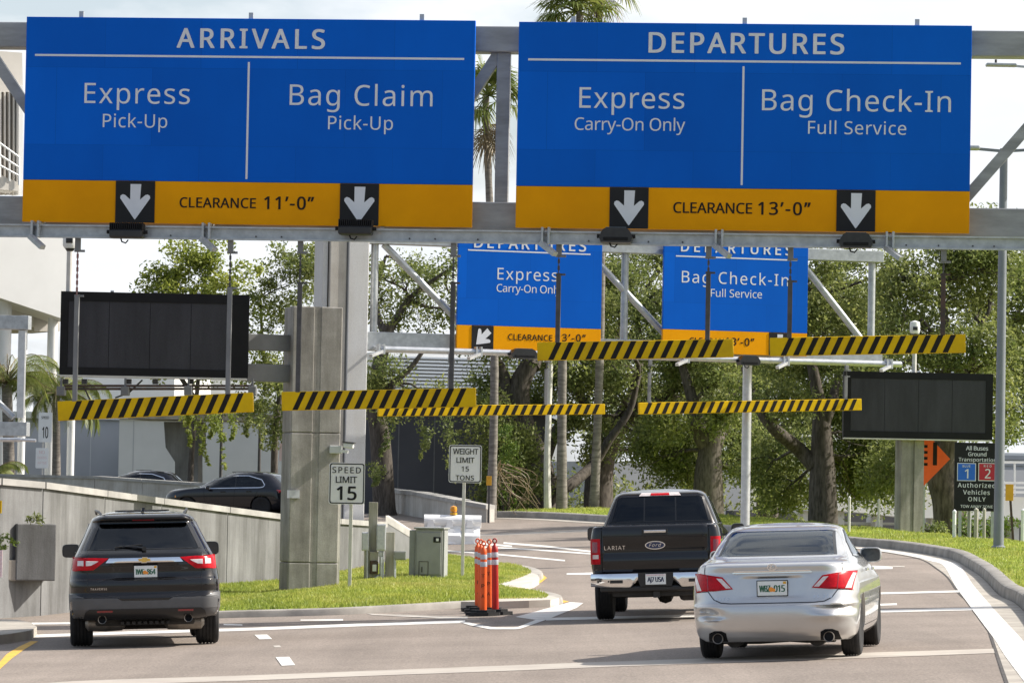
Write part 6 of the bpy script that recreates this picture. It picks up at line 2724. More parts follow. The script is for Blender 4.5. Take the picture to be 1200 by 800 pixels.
    mb.build('emblem', MATS['chrome'], root)
    text_rear(root, S, 'ES 350', .545, .66, .034, .20, 'chrome', shear=.1)
    text_rear(root, S, 'AUTO', -.545, .655, .030, .16, 'chrome', shear=.1)
    # underside
    mb = MB()
    mb.box((0, .55, .26), (1.15, .75, .10), bev=.03)
    mb.box((0, 2.6, .23), (1.4, 3.2, .08))
    mb.cyl((-.70, 1.03, .30), (.70, 1.03, .30), .045, n=10)
    mb.tube([(-.62, .6, .20), (-.2, .7, .19), (.1, .9, .20), (.3, .75, .19), (.62, .6, .20)], .035, n=8)
    mb.build('underbody', MATS['underbody'], root)
    for s in (-1, 1):
        mb = MB()
        mb.cyl((s*.45, .32, .235), (s*.45, .75, .235), .10, n=16)
        mb.build('muffler', MATS['underbody'], root, smooth=True)
    return root


sedan()


# ------------------------------------------------------------------ dark SUV
def suv():
    root = vehicle('suv_car', 172.5, 690, 52.6, -6.0, 'dark graphite SUV seen from behind on the left, by the ramp wall', 'car')
    S = Shell([(.36, .86, .16, 5.00), (.42, .945, .06, 5.12), (.50, .975, .01, 5.18), (.64, .985, .0, 5.18), (.685, .985, .03, 5.17), (.72, .983, .045, 5.15), (.80, .98, .035, 5.13), (.87, .977, .045, 5.11), (.91, .973, .085, 5.08), (.98, .962, .10, 5.02),
               (1.06, .945, .095, 4.6), (1.12, .93, .10, 4.15), (1.20, .90, .13, 3.95), (1.27, .865, .22, 3.80), (1.40, .80, .37, 3.50), (1.55, .73, .53, 3.12), (1.625, .695, .61, 2.95), (1.655, .68, .57, 2.90), (1.685, .655, .56, 2.8),
               (1.72, .60, .62, 2.6), (1.75, .50, .95, 2.4), (1.765, .40, 1.3, 2.2)],
              corner=(.22, .30), bow=.06, bulge=.012, fcorner=(.5, .6), fbow=.2, zsteps=96, recess=(.36, .885, 1.095, .035, .05))
    rw = [(-.745, 1.275), (.745, 1.275), (.735, 1.31), (.60, 1.61), (.565, 1.635), (-.565, 1.635), (-.60, 1.61), (-.735, 1.31)]
    sw = [(.95, 1.24), (3.45, 1.20), (2.85, 1.60), (1.2, 1.62), (.80, 1.45)]
    fwn = [(-.74, 1.22), (.74, 1.22), (.62, 1.62), (-.62, 1.62)]
    me = S.mesh(arches=(1.06, 4.13), arch_r=.42, arch_z=.38, holes=(('rear', shrink(rw, .95)), ('side', shrink(sw, .93)), ('front', shrink(fwn, .95))))
    link_mesh('body', me, MATS['graphite_paint'], root, smooth=True, sharp=32)
    glass_set(root, S, 'rear', rw, 'tinted_glass', .95, name='rear_window')
    glass_set(root, S, 'front', fwn, 'clear_glass', .95, name='windshield')
    for s in (-1, 1):
        glass_set(root, S, 'side', sw, 'tinted_glass', .95, s, 'side_window')
    seats(root, [(1.6, (-.40, .40), 18), (2.6, (-.42, .42), 18), (3.5, (-.42, .42), 16)], .50, .80, 1.43, 'dark_seat')
    mb = MB()
    mb.box((0, 2.3, .62), (1.7, 3.6, .06))
    mb.box((0, 4.0, 1.05), (1.5, .4, .25), bev=.08)
    mb.build('cabin_floor', MATS['seat_fabric'], root)
    # lower cladding over the bumper
    clad = [(-.975, .44), (.975, .44), (.985, .70), (.80, .69), (.755, .655), (.33, .635), (.30, .60), (-.30, .60), (-.33, .635), (-.755, .655), (-.80, .69), (-.985, .70)]
    mb = MB()
    S.rear_panel(mb, [(-.93, .385), (.93, .385), (.965, .44), (.98, .50), (-.98, .50), (-.965, .44)], .006, .02, 40, 4)
    S.rear_panel(mb, [(-.98, .50), (.98, .50), (.984, .61), (-.984, .61)], .010, .02, 40, 4)
    S.rear_panel(mb, [(.30, .61), (.984, .61), (.986, .705), (.90, .70), (.84, .675), (.78, .655), (.36, .645)], .010, .02, 24, 6)
    S.rear_panel(mb, mirror([(.30, .61), (.984, .61), (.986, .705), (.90, .70), (.84, .675), (.78, .655), (.36, .645)]), .010, .02, 24, 6)
    cb = mb.build('bumper', MATS['grey_cladding'], root, smooth=True, sharp=35)
    mb = S.rear_panel(MB(), [(-.80, .37), (.80, .37), (.77, .47), (.72, .505), (-.72, .505), (-.77, .47)], .018, .02, 30, 6)
    mb.build('valance', MATS['trim_black'], cb, smooth=True, sharp=35)
    # tail lamps with clear centres
    for s in (-1, 1):
        def q(poly):
            return poly if s > 0 else mirror(poly)
        mb = S.rear_panel(MB(), q([(.66, 1.015), (.90, 1.005), (.935, 1.01), (.925, 1.19), (.80, 1.185), (.46, 1.165), (.52, 1.12)]), .016, .035, 26, 10)
        t = mb.build('taillight', MATS['red_lens'], root, smooth=True, sharp=40)
        mb = S.rear_panel(MB(), q([(.69, 1.075), (.755, 1.07), (.755, 1.135), (.59, 1.13), (.62, 1.11)]), .020, .012, 12, 6)
        mb.build('clear_lens', MATS['clear_lens'], t, smooth=True, sharp=40)
        mb = S.rear_panel(MB(), q([(.785, 1.07), (.865, 1.075), (.86, 1.14), (.785, 1.14)]), .020, .012, 10, 6)
        mb.build('clear_lens', MATS['clear_lens'], t, smooth=True, sharp=40)
        mb = S.rear_panel(MB(), q([(.42, .462), (.62, .462), (.62, .488), (.42, .488)]), .024, .01, 8, 2)
        mb.build('reflector', MATS['dark_red_lens'], root)
        e = Vector((s*.56, S.rear_y(s*.56, .40)-.02, .372))
        mb = MB()
        mb.lathe([(.048, -.02), (.055, -.025), (.055, .14), (.050, .14)], e, (0, 1, 0), 20, closed=True)
        p = mb.build('exhaust_pipe', MATS['muffler'], root, smooth=True, sharp=40)
        mb = MB()
        mb.cyl(e+Vector((0, .03, 0)), e+Vector((0, .035, 0)), .049, n=16)
        mb.build('bore_shade_disc', MATS['matt_black'], p)  # disc coloured black to stand in for the dark inside the pipe
        mb = MB()
        mb.lathe([(.05, -.26), (.10, -.22), (.11, 0), (.10, .22), (.05, .26)], (s*.52, .62, .31), (1, 0, 0), 16)
        mb.build('muffler', MATS['muffler'], root, smooth=True)
        wheel(root, s*.83, 1.06, .385, .30, s, 5)
        wheel(root, s*.83, 4.13, .385, .30, s, 5)
        mirror_part(root, S, s, 3.55, 1.215, 'trim_black', (.25, .16, .19), .08)
        mb = MB()
        S.side_line(mb, [(1.7, .5), (1.72, 1.22)], s)
        S.side_line(mb, [(2.75, .5), (2.78, 1.22)], s)
        S.side_line(mb, [(3.75, .5), (3.75, 1.1)], s)
        mb.build('door_seam', MATS['trim_black'], root)
        mb = MB()
        x = S.w(1.70)-.03
        mb.tube([(s*(x-.07), 1.05, 1.72), (s*(x-.03), 1.25, 1.765), (s*(x+.01), 2.3, 1.785), (s*x, 2.55, 1.74)], .018, n=8)
        mb.build('roof_rail', MATS['trim_black'], root, smooth=True)
    # chrome strip with gold emblem
    mb = S.rear_panel(MB(), [(-.50, 1.105), (.50, 1.105), (.455, 1.165), (-.455, 1.165)], .022, .03, 26, 5)
    mb.build('chrome_strip', MATS['chrome'], root, smooth=True, sharp=40)
    y = S.rear_y(0, 1.135)-.028
    bow = [(-.092, -.030), (-.036, -.030), (-.028, -.034), (.044, -.034), (.036, -.012), (.092, -.012), (.092, .012), (.036, .012), (.028, .034), (-.044, .034), (-.036, .012), (-.092, .012)]
    bow = [(-.080, -.022), (-.040, -.022), (-.046, -.042), (.030, -.042), (.036, -.022), (.092, -.022), (.080, .022), (.040, .022), (.046, .042), (-.030, .042), (-.036, .022), (-.092, .022)]
    mb = MB().prism([Vector((a*.95, y, 1.135+b*.9)) for a, b in bow], Vector((0, .012, 0)))
    em = mb.build('emblem', MATS['chrome'], root)
    mb = MB().prism([Vector((a*.84, y-.003, 1.135+b*.70)) for a, b in bow], Vector((0, .008, 0)))
    mb.build('emblem_fill', MATS['gold_trim'], em)
    plate(root, S, .015, .985, .30, .15, 'IWE|864', .014)
    text_rear(root, S, 'TRAVERSE', -.60, .755, .026, .215, 'chrome')
    mb = MB()
    S.rear_line(mb, [(-.76, 1.22), (-.745, .99), (-.74, .72), (-.33, .652)], .009)
    S.rear_line(mb, [(.76, 1.22), (.745, .99), (.74, .72), (.33, .652)], .009)
    S.rear_line(mb, [(-.62, .86), (-.50, .89), (.50, .89), (.62, .86)], .012)
    mb.build('liftgate_seam', MATS['trim_black'], root)
    # plate hollow, spoiler, wiper and fin
    mb = MB()
    yw = lambda x, z: S.rear_y(x, z)-.03
    mb.tube([(0.0, yw(0, 1.285), 1.285), (-.1, yw(-.1, 1.30), 1.30), (-.32, yw(-.32, 1.32), 1.32)], [.02, .012, .008], n=8)
    mb.tube([(-.38, yw(-.38, 1.305), 1.305), (-.02, yw(-.02, 1.335), 1.335)], .009, n=6)
    mb.cyl((0, yw(0, 1.28)+.02, 1.28), (0, yw(0, 1.28)-.03, 1.28), .03, n=12)
    mb.build('rear_wiper', MATS['trim_black'], root, smooth=True)
    mb = S.rear_panel(MB(), [(-.58, 1.642), (.58, 1.642), (.55, 1.672), (-.55, 1.672)], .025, .08, 26, 4)
    sp = mb.build('spoiler', MATS['graphite_paint'], root, smooth=True, sharp=40)
    mb = S.rear_panel(MB(), [(-.14, 1.645), (.14, 1.645), (.14, 1.66), (-.14, 1.66)], .031, .01, 8, 2)
    mb.build('brake_lamp', MATS['dark_red_lens'], sp)
    mb = MB()
    mb.prism([Vector((-.02, 1.0, 1.76)), Vector((-.02, 1.22, 1.77)), Vector((-.008, 1.02, 1.815)), ], Vector((.04, 0, 0)))
    mb.build('roof_antenna', MATS['black_paint'], root)
    mb = MB()
    for yy in (1.5, 1.8, 2.1):
        mb.beam((-.36, yy, 1.779), (.36, yy, 1.779), .05, .012, bev=.004)
    mb.build('roof_rib', MATS['graphite_paint'], root)
    mb = MB()
    mb.box((0, .65, .36), (1.3, .6, .16), bev=.03)
    mb.box((0, 2.6, .36), (1.6, 3.6, .12))
    mb.cyl((-.7, 1.06, .34), (.7, 1.06, .34), .05, n=10)
    mb.tube([(-.75, .9, .26), (-.3, 1.0, .24), (.3, 1.0, .24), (.75, .9, .26)], .03, n=8)
    mb.build('underbody', MATS['underbody'], root)
    mb = MB()
    for k in range(9):
        mb.box((-.30+.075*k, .30, .315), (.05, .12, .05), bev=.012)
    mb.build('heat_shield', MATS['underbody'], root)
    return root


suv()


# ------------------------------------------------------------------ black pickup
def pickup():
    root = vehicle('pickup_truck', 771.5, 650, 58.0, 4.6, 'black pickup truck with a chrome rear bumper, just left of the silver sedan', 'truck')
    root.scale = (.94, .97, .97)
    B = Shell([(.70, .97, .06, 1.85), (.80, .99, .04, 1.86), (1.00, 1.0, .03, 1.86), (1.20, .995, .05, 1.86), (1.34, .975, .06, 1.85), (1.40, .955, .075, 1.84), (1.415, .93, .10, 1.82)],
              corner=(.10, .12), bow=.02, bulge=.006, fcorner=(.05, .05), fbow=.0, zsteps=40)
    bed = link_mesh('bed', B.mesh(arches=(1.30,), arch_r=.46, arch_z=.42), MATS['black_paint'], root, smooth=True, sharp=32)
    C = Shell([(.52, .97, 1.90, 5.55), (.70, .99, 1.87, 5.85), (1.0, .995, 1.87, 5.86), (1.20, .985, 1.87, 5.80), (1.27, .96, 1.87, 5.3), (1.33, .935, 1.87, 4.65), (1.42, .90, 1.90, 4.45), (1.60, .83, 1.99, 4.10), (1.78, .755, 2.09, 3.75), (1.85, .715, 2.14, 3.55), (1.89, .66, 2.22, 3.40), (1.915, .58, 2.38, 3.20), (1.925, .46, 2.6, 3.0)],
              corner=(.14, .16), bow=.04, bulge=.01, fcorner=(.4, .4), fbow=.15, zsteps=70)
    rw = [(-.80, 1.45), (.80, 1.45), (.70, 1.815), (.655, 1.835), (-.655, 1.835), (-.70, 1.815)]
    sw = [(2.3, 1.40), (4.15, 1.38), (3.55, 1.80), (2.4, 1.82)]
    fwn = [(-.80, 1.42), (.80, 1.42), (.68, 1.82), (-.68, 1.82)]
    me = C.mesh(arches=(4.95,), arch_r=.46, arch_z=.42, holes=(('rear', shrink(rw, .94)), ('side', shrink(sw, .92)), ('front', shrink(fwn, .95))))
    link_mesh('cab', me, MATS['black_paint'], root, smooth=True, sharp=32)
    g = glass_set(root, C, 'rear', rw, 'tinted_glass', .95, name='rear_window')
    mb = MB()
    for x in (-.25, .25):
        C.rear_line(mb, [(x, 1.46), (x*.98, 1.82)], .022, .009)
    mb.build('slider_frame', MATS['trim_black'], g)
    glass_set(root, C, 'front', fwn, 'clear_glass', .95, name='windshield')
    for s in (-1, 1):
        glass_set(root, C, 'side', sw, 'tinted_glass', .95, s, 'side_window')
    seats(root, [(2.45, (-.45, .45), 10), (3.55, (-.45, .45), 16)], .52, .95, 1.68, 'dark_seat')
    mb = MB()
    mb.box((0, 3.2, .78), (1.8, 2.4, .06))
    mb.box((0, 4.4, 1.2), (1.6, .35, .25), bev=.08)
    mb.build('cabin_floor', MATS['seat_fabric'], root)
    # third brake lamp with clear cargo lamps
    mb = C.rear_panel(MB(), [(-.33, 1.845), (.33, 1.845), (.29, 1.895), (-.29, 1.895)], .02, .03, 16, 4)
    bl = mb.build('brake_lamp', MATS['clear_lens'], root, smooth=True, sharp=40)
    mb = C.rear_panel(MB(), [(-.15, 1.852), (.15, 1.852), (.14, 1.89), (-.14, 1.89)], .025, .01, 10, 4)
    mb.build('red_lens', MATS['red_lens'], bl, smooth=True, sharp=40)
    # tailgate: raised panel with a sculpted waist, handle and lettering
    T = Shell([(.72, .80, .028, 1.0), (.78, .81, .012, 1.0), (.90, .815, .0, 1.0), (.97, .815, .012, 1.0), (1.02, .815, .030, 1.0), (1.10, .815, .028, 1.0), (1.16, .815, .012, 1.0), (1.26, .815, .002, 1.0), (1.36, .81, .012, 1.0), (1.40, .80, .03, 1.0), (1.425, .79, .06, 1.0)],
              corner=(.05, .03), bow=.012, bulge=0, fcorner=(.05, .05), fbow=.0)
    mb = MB()
    T.rear_panel(mb, [(-.80, .722), (.80, .722), (.80, 1.424), (-.80, 1.424)], .0, .06, 40, 40)
    tg = mb.build('tailgate', MATS['black_paint'], root, smooth=True, sharp=50)
    mb = MB()
    hz = 1.335
    y = T.rear_y(0, hz)-.006
    mb.box((0, y+.002, hz-.02), (.40, .02, .10), bev=.02)
    h0 = mb.build('handle_cup', MATS['trim_black'], tg)
    mb = MB()
    mb.box((0, y-.02, hz-.005), (.34, .02, .042), bev=.01)
    mb.build('handle', MATS['chrome'], h0)
    mb = MB()
    n = 30
    ec, ez = .0, 1.125
    y = T.rear_y(0, ez)-.030
    o = [(math.cos(math.tau*i/n), math.sin(math.tau*i/n)) for i in range(n)]
    mb.prism([Vector((.155*a, y, ez+.062*b)) for a, b in o], Vector((0, .03, 0)))
    ov = mb.build('emblem', MATS['chrome'], tg)
    mb = MB()
    mb.prism([Vector((.140*a, y-.003, ez+.050*b)) for a, b in o], Vector((0, .002, 0)))
    mb.build('emblem_field', MATS['oval_blue'], ov)
    vs_, fs_ = text2d('Ford', .050, .19, .0, .35)
    MB().add([(a, y-.006, ez-.022+b) for a, b in vs_], fs_).build('emblem_lettering', MATS['chrome'], ov)
    text_rear(tg, T, 'LARIAT', -.62, 1.07, .058, .32, 'chrome', off=.02)
    for s in (-1, 1):
        def q(poly):
            return poly if s > 0 else mirror(poly)
        mb = B.rear_panel(MB(), q([(.835, .86), (.985, .86), (.985, 1.235), (.835, 1.235)]), .03, .06, 14, 8)
        t = mb.build('taillight', MATS['red_lens'], root, smooth=True, sharp=40)
        mb = B.rear_panel(MB(), q([(.86, .94), (.95, .94), (.95, 1.0), (.86, 1.0)]), .034, .01, 6, 4)
        mb.build('reversing_lens', MATS['clear_lens'], t)
        mb = B.rear_panel(MB(), q([(.875, 1.03), (.955, 1.03), (.955, 1.19), (.875, 1.19)]), .034, .01, 6, 4)
        mb.build('inner_lens', MATS['dark_red_lens'], t)
        mb = MB()
        B.rear_line(mb, q([(.822, .73), (.822, 1.40)]), .012, .004)
        mb.build('tailgate_seam', MATS['matt_black'], root)
        # chrome bumper corner
        mb = MB()
        prof = [(s*.40, -.10, .50), (s*.96, -.02, .52), (s*1.0, .10, .55), (s*1.0, .12, .70), (s*.97, -.03, .70), (s*.34, -.12, .70)]
        ncol = 12
        P = []
        for i in range(ncol+1):
            t_ = i/ncol
            xx = .27+.73*t_
            yy = -.12+.13*max(0, (t_-.55)/.45)**2
            zl = .50+.03*t_ if t_ > .18 else .62-.12*t_/.18
            P.append([(s*xx, yy+.015, zl), (s*xx, yy-.01, zl+.03), (s*xx, yy-.012, .68), (s*xx, yy+.005, .715), (s*xx, yy+.12, .725)])
        v = [p for r in P for p in r]
        f = [(i*5+j, i*5+j+1, (i+1)*5+j+1, (i+1)*5+j) for i in range(ncol) for j in range(4)]
        mb.add(v, f)
        bmp = mb.build('bumper', MATS['chrome'], root, smooth=True, sharp=40)
        mb = MB()
        for xx in (.72, .88):
            mb.cyl((s*xx, -.105, .605), (s*xx, -.135, .605), .018 if xx > .8 else .014, n=10)
        mb.box((s*.60, -.125, .60), (.20, .02, .05), bev=.008)
        mb.build('bumper_step', MATS['trim_black'], bmp)
        wheel(root, s*.86, 1.30, .40, .28, s, 6)
        wheel(root, s*.86, 4.95, .40, .28, s, 6)
        mirror_part(root, C, s, 4.0, 1.24, 'trim_black', (.22, .16, .23), .08)
        mb = MB()
        C.side_line(mb, [(2.15, .6), (2.15, 1.38)], s)
        C.side_line(mb, [(3.2, .6), (3.2, 1.38)], s)
        C.side_line(mb, [(4.25, .6), (4.25, 1.3)], s)
        mb.build('door_seam', MATS['matt_black'], root)
    # bumper centre with plate, hitch and undercarriage
    mb = MB()
    mb.prism([Vector((x, -.10, z)) for x, z in ((-.36, .725), (.36, .725), (.27, .62), (.24, .52), (-.24, .52), (-.27, .62))], Vector((0, .16, 0)))
    mb.box((0, .02, .49), (1.7, .18, .08), bev=.02)
    mb.build('bumper_centre', MATS['trim_black'], root)
    class _P:
        def rear_y(self, x, z):
            return -.10
    plate(root, _P(), 0, .625, .31, .155, 'AJ7 USA', .012, green=False)
    mb = MB()
    mb.box((0, .12, .42), (1.35, .14, .10), bev=.02)
    mb.box((0, .05, .40), (.10, .16, .10), bev=.01)
    mb.build('hitch', MATS['underbody'], root)
    mb = MB()
    mb.box((0, 1.0, .50), (1.5, 1.7, .16))
    mb.box((0, 3.4, .46), (1.6, 3.0, .14))
    mb.cyl((-.8, 1.30, .38), (.8, 1.30, .38), .06, n=10)
    mb.lathe([(.0, -.16), (.13, -.09), (.16, 0), (.13, .09), (.0, .16)], (.08, 1.30, .38), (1, 0, 0), 16)
    mb.box((.55, .45, .40), (.42, .5, .22), bev=.06)
    mb.build('underbody', MATS['underbody'], root)
    return root


pickup()


# ------------------------------------------------------------------ SUVs on the ramp
def ramp_suv():
    hd = -77.0
    root = vehicle('suv_car', 345, 590, 150.0, hd, 'black SUV with chrome window trim heading left on the ramp behind the wall', 'car')
    S = Shell([(.26, .88, .12, 4.70), (.36, .94, .04, 4.85), (.55, .97, .0, 4.90), (.75, .98, .05, 4.88), (.90, .975, .08, 4.80), (.99, .96, .10, 4.66), (1.05, .94, .13, 4.40), (1.10, .915, .16, 3.80), (1.20, .86, .26, 3.42), (1.40, .77, .48, 2.98), (1.52, .71, .62, 2.60), (1.58, .65, .75, 2.45), (1.63, .55, 1.0, 2.25), (1.655, .42, 1.3, 2.1)],
              corner=(.36, .42), bow=.07, bulge=.02, fcorner=(.55, .65), fbow=.2, zsteps=60)
    rw = [(-.66, 1.12), (.66, 1.12), (.60, 1.44), (.54, 1.49), (-.54, 1.49), (-.60, 1.44)]
    sw = [(1.05, 1.07), (3.10, 1.06), (3.16, 1.10), (2.55, 1.46), (2.15, 1.52), (1.5, 1.51), (1.0, 1.36), (.86, 1.16), (.92, 1.09)]
    fwn = [(-.70, 1.12), (.70, 1.12), (.58, 1.5), (-.58, 1.5)]
    me = S.mesh(arches=(1.0, 3.86), arch_r=.41, arch_z=.38, holes=(('rear', shrink(rw, .94)), ('side', shrink(sw, .92)), ('front', shrink(fwn, .94))))
    link_mesh('body', me, MATS['navy_paint'], root, smooth=True, sharp=32)
    glass_set(root, S, 'rear', rw, 'tinted_glass', .94, name='rear_window')
    glass_set(root, S, 'front', fwn, 'clear_glass', .95, name='windshield')
    seats(root, [(1.7, (-.4, .4), 18), (2.6, (-.4, .4), 18)], .5, .7, 1.36)
    mb = MB()
    mb.box((0, 2.4, .5), (1.6, 3.2, .06))
    mb.build('cabin_floor', MATS['seat_fabric'], root)
    for s in (-1, 1):
        w_ = glass_set(root, S, 'side', sw, 'tinted_glass', .92, s, 'side_window')
        mb = MB()
        for a, b in zip(sw, sw[1:]+sw[:1]):
            S.side_line(mb, [a, b], s, .03, .012)
        mb.build('window_trim', MATS['chrome'], w_)
        mb = MB()
        S.side_line(mb, [(1.98, 1.08), (2.0, 1.52)], s, .05, .009)
        mb.build('door_pillar', MATS['trim_black'], w_)
        wheel(root, s*.83, 1.0, .37, .27, s, 5)
        wheel(root, s*.83, 3.86, .37, .27, s, 5)
        mirror_part(root, S, s, 3.0, 1.07, 'navy_paint', (.22, .14, .17), .06)
        def q(poly):
            return poly if s > 0 else mirror(poly)
        mb = S.rear_panel(MB(), q([(.40, .90), (.92, .86), (.93, .98), (.45, .96)]), .012, .03, 20, 6)
        mb.build('taillight', MATS['dark_red_lens'], root, smooth=True, sharp=40)
        mb = S.side_panel(MB(), [(4.28, .74), (4.62, .74), (4.60, .86), (4.34, .88)], s, .01, .02, 10, 4)
        mb.build('side_lamp', MATS['amber_lens'], root, smooth=True, sharp=40)
        mb = MB()
        S.side_line(mb, [(2.05, .4), (2.0, 1.06)], s)
        S.side_line(mb, [(3.15, .4), (3.2, 1.0)], s)
        S.side_line(mb, [(1.35, .45), (1.15, .9), (1.0, 1.08)], s)
        mb.build('door_seam', MATS['matt_black'], root)
        mb = MB()
        for yy in (1.45, 2.45):
            x = S.side_x(yy, .93)
            mb.beam((s*(x+.025), yy-.1, .93), (s*(x+.025), yy+.1, .93), .02, .03)
        mb.build('door_handle', MATS['navy_paint'], root)
        mb = MB()
        x = S.w(1.60)-.01
        mb.tube([(s*x, 1.0, 1.60), (s*(x-.02), 1.6, 1.66), (s*(x-.02), 2.2, 1.655)], .014, n=6)
        mb.build('roof_rail', MATS['trim_black'], root, smooth=True)
    class _P:
        def rear_y(self, x, z):
            return S.rear_y(x, z)
    mb = MB()
    mb.box((0, 2.4, .34), (1.5, 3.8, .14))
    mb.build('underbody', MATS['underbody'], root)
    mb = S.rear_panel(MB(), [(-.26, .66), (.26, .66), (.26, .80), (-.26, .80)], .01, .01, 8, 3)
    mb.build('license_plate', MATS['plate_white'], root)
    return root


rs = ramp_suv()
c2 = copy_tree(rs)
tag(c2, 'dark SUV roof and windows showing over the farther ramp wall on the left', 'car')
pq = at(222, 560, 171)
c2.location = (pq.x, pq.y, at(180, 550.5, 171).z-1.68)
c2.rotation_euler = (0, 0, math.radians(88))
# ================================================================== trees and plants
def leaf_cloud(centers, spread, n_each, size, aspect=0.45, flat=0.75):
    """many small folded leaves scattered round cluster centres; returns verts, quads"""
    C = np.repeat(np.asarray(centers), n_each, axis=0)
    sp = np.repeat(np.asarray(spread), n_each)[:, None]
    N = len(C)
    d = rng.normal(0, 1, (N, 3))
    r = np.linalg.norm(d, axis=1, keepdims=True)
    d = d/np.maximum(r, 1e-6)*np.minimum(r, 2.0)*0.62
    d[:, 2] *= flat
    P = C + d*sp
    a = rng.normal(0, 1, (N, 3))
    a /= np.linalg.norm(a, axis=1, keepdims=True)
    b = np.cross(a, rng.normal(0, 1, (N, 3)))
    b /= np.linalg.norm(b, axis=1, keepdims=True)
    L = size*(0.6+0.8*rng.random((N, 1)))
    W = L*aspect
    nrm = np.cross(a, b)
    v = np.zeros((N, 4, 3))
    v[:, 0] = P - a*L/2
    v[:, 1] = P + b*W/2 + nrm*L*0.08
    v[:, 2] = P + a*L/2
    v[:, 3] = P - b*W/2 + nrm*L*0.08
    return v.reshape(-1, 3)


def quads(n4):
    return np.arange(n4).reshape(-1, 4)


def blob_clusters(blobs, dens, rmin=.28, rmax=.62):
    """cluster centres filling ellipsoids (center, rx, ry, rz), thicker at the shell"""
    cs, sp = [], []
    for (c, rx, ry, rz) in blobs:
        n = max(6, int(dens*rx*rz*4))
        d = rng.normal(0, 1, (n, 3))
        d /= np.linalg.norm(d, axis=1, keepdims=True)
        k = rng.random((n, 1))**0.45
        k *= 0.78+0.40*rng.random((n, 1))
        p = np.array(c) + d*k*np.array([rx, ry, rz])
        cs.append(p)
        sp.append(rmin+(rmax-rmin)*rng.random(n))
    return np.concatenate(cs), np.concatenate(sp)


def limb(mb, p0, p1, r0, r1, wob=.35, n=7, seg=8):
    p0, p1 = Vector(p0), Vector(p1)
    L = (p1-p0).length
    pts, rr = [], []
    ph = random.uniform(0, 6)
    for i in range(n+1):
        t = i/n
        q = p0.lerp(p1, t)
        q += Vector((math.sin(ph+t*5.1), math.cos(ph*1.7+t*4.3), .6*math.sin(ph*.6+t*6)))*wob*L*.10*math.sin(math.pi*t)
        pts.append(q)
        rr.append(r0+(r1-r0)*t)
    mb.tube(pts, rr, n=seg)
    return pts


def tree(name, label, d, trunk, radius, limbs, blobs, m='oak_leaves', dens=5.5, leaf=.15, n_each=70, group='live oaks beyond the road', hanging=(), bark='bark', rdepth=.75, cat='tree'):
    """trunk and limbs: picture outlines at distance d; blobs: (px, py, dd, rx, rz) in metres"""
    p0 = at(trunk[0][0], trunk[0][1], d)
    z = ground_under(p0)
    base = Vector((p0.x, p0.y, z))
    root = thing(name, base, label, cat, group)
    mb = MB()
    pts = [base-Vector((0, 0, .4))] + [at(x, y, d) for x, y in trunk[1:]] if len(trunk) > 1 else [base]
    pts = catmull(pts, 5)
    n = len(pts)
    rr = [radius*(1.25-.65*i/(n-1))*(1.35 if i == 0 else 1) for i in range(n)]
    mb.tube(pts, rr, n=14)
    top = pts[-1]
    for lm in limbs:
        q = catmull([at(x, y, d+dd) for x, y, dd in lm[1]], 5)
        k = len(q)
        mb.tube(q, [lm[0]*(1-.62*i/(k-1)) for i in range(k)], n=9)
    B = []
    tw = MB()
    for (px, py, dd, rx, rz) in blobs:
        c = at(px, py, d+dd)
        B.append((c, rx, rx*rdepth, rz))
        # a branch runs from the nearest wood into the clump, with twigs
        src = min(pts[len(pts)//2:] + [at(x, y, d+e) for lm in limbs for x, y, e in lm[1][1:]], key=lambda w: (w-c).length + .6*max(0, w.z-c.z))
        bp = limb(tw, src, c, radius*.17, radius*.05, .9)
        for k in range(5):
            s = bp[random.randint(2, len(bp)-1)]
            t = c + Vector((random.uniform(-1, 1)*rx, random.uniform(-.8, .8)*rx, random.uniform(-.9, .9)*rz))
            limb(tw, s, t, radius*.065, radius*.018, 1.0, 5, 5)
    mb.build('trunk', MATS[bark], root, smooth=True, sharp=80, fix=False)
    tw.build('branches', MATS[bark], root, smooth=True, sharp=80, fix=False)
    cs, sp = blob_clusters(B, dens)
    v = leaf_cloud(cs, sp, n_each, leaf)
    hc, hs = [], []
    for (px, y0, y1, w, k) in hanging:      # drooping sprays, thinning downwards
        for i in range(max(2, k//12)):
            x = px+random.uniform(-w, w)
            ln = (y1-y0)*random.uniform(.35, 1.0)
            sway = random.uniform(-.3, .3)
            dd = d-2+random.uniform(-1.5, 1.5)
            for q in range(14):
                t = q/13
                if random.random() < .85:
                    hc.append(at(x+sway*ln*t+1.5*math.sin(t*5+x), y0+ln*t, dd))
                    hs.append(.20*(1.1-.75*t))
    if hc:
        v = np.concatenate([v, leaf_cloud(np.array(hc), np.array(hs), 14, leaf*.85)])
    me = np_mesh('crown', v, quads(len(v)), 4)
    link_mesh('crown', me, MATS[m], root)
    return root


def pxb(x0, x1, y0, y1, nx, ny, dd0, dd1, d, jit=.35, kx=.62, kz=.55):
    """clump list covering a region of the view at distance d"""
    s = FPX/d
    w, h = (x1-x0)/nx, (y1-y0)/ny
    out = []
    for j in range(ny):
        for i in range(nx):
            out.append((x0+w*(i+.5)+random.uniform(-jit, jit)*w, y0+h*(j+.5)+random.uniform(-jit, jit)*h, random.uniform(dd0, dd1), w/s*kx*random.uniform(.85, 1.25), h/s*kz*random.uniform(.85, 1.25)))
    return out


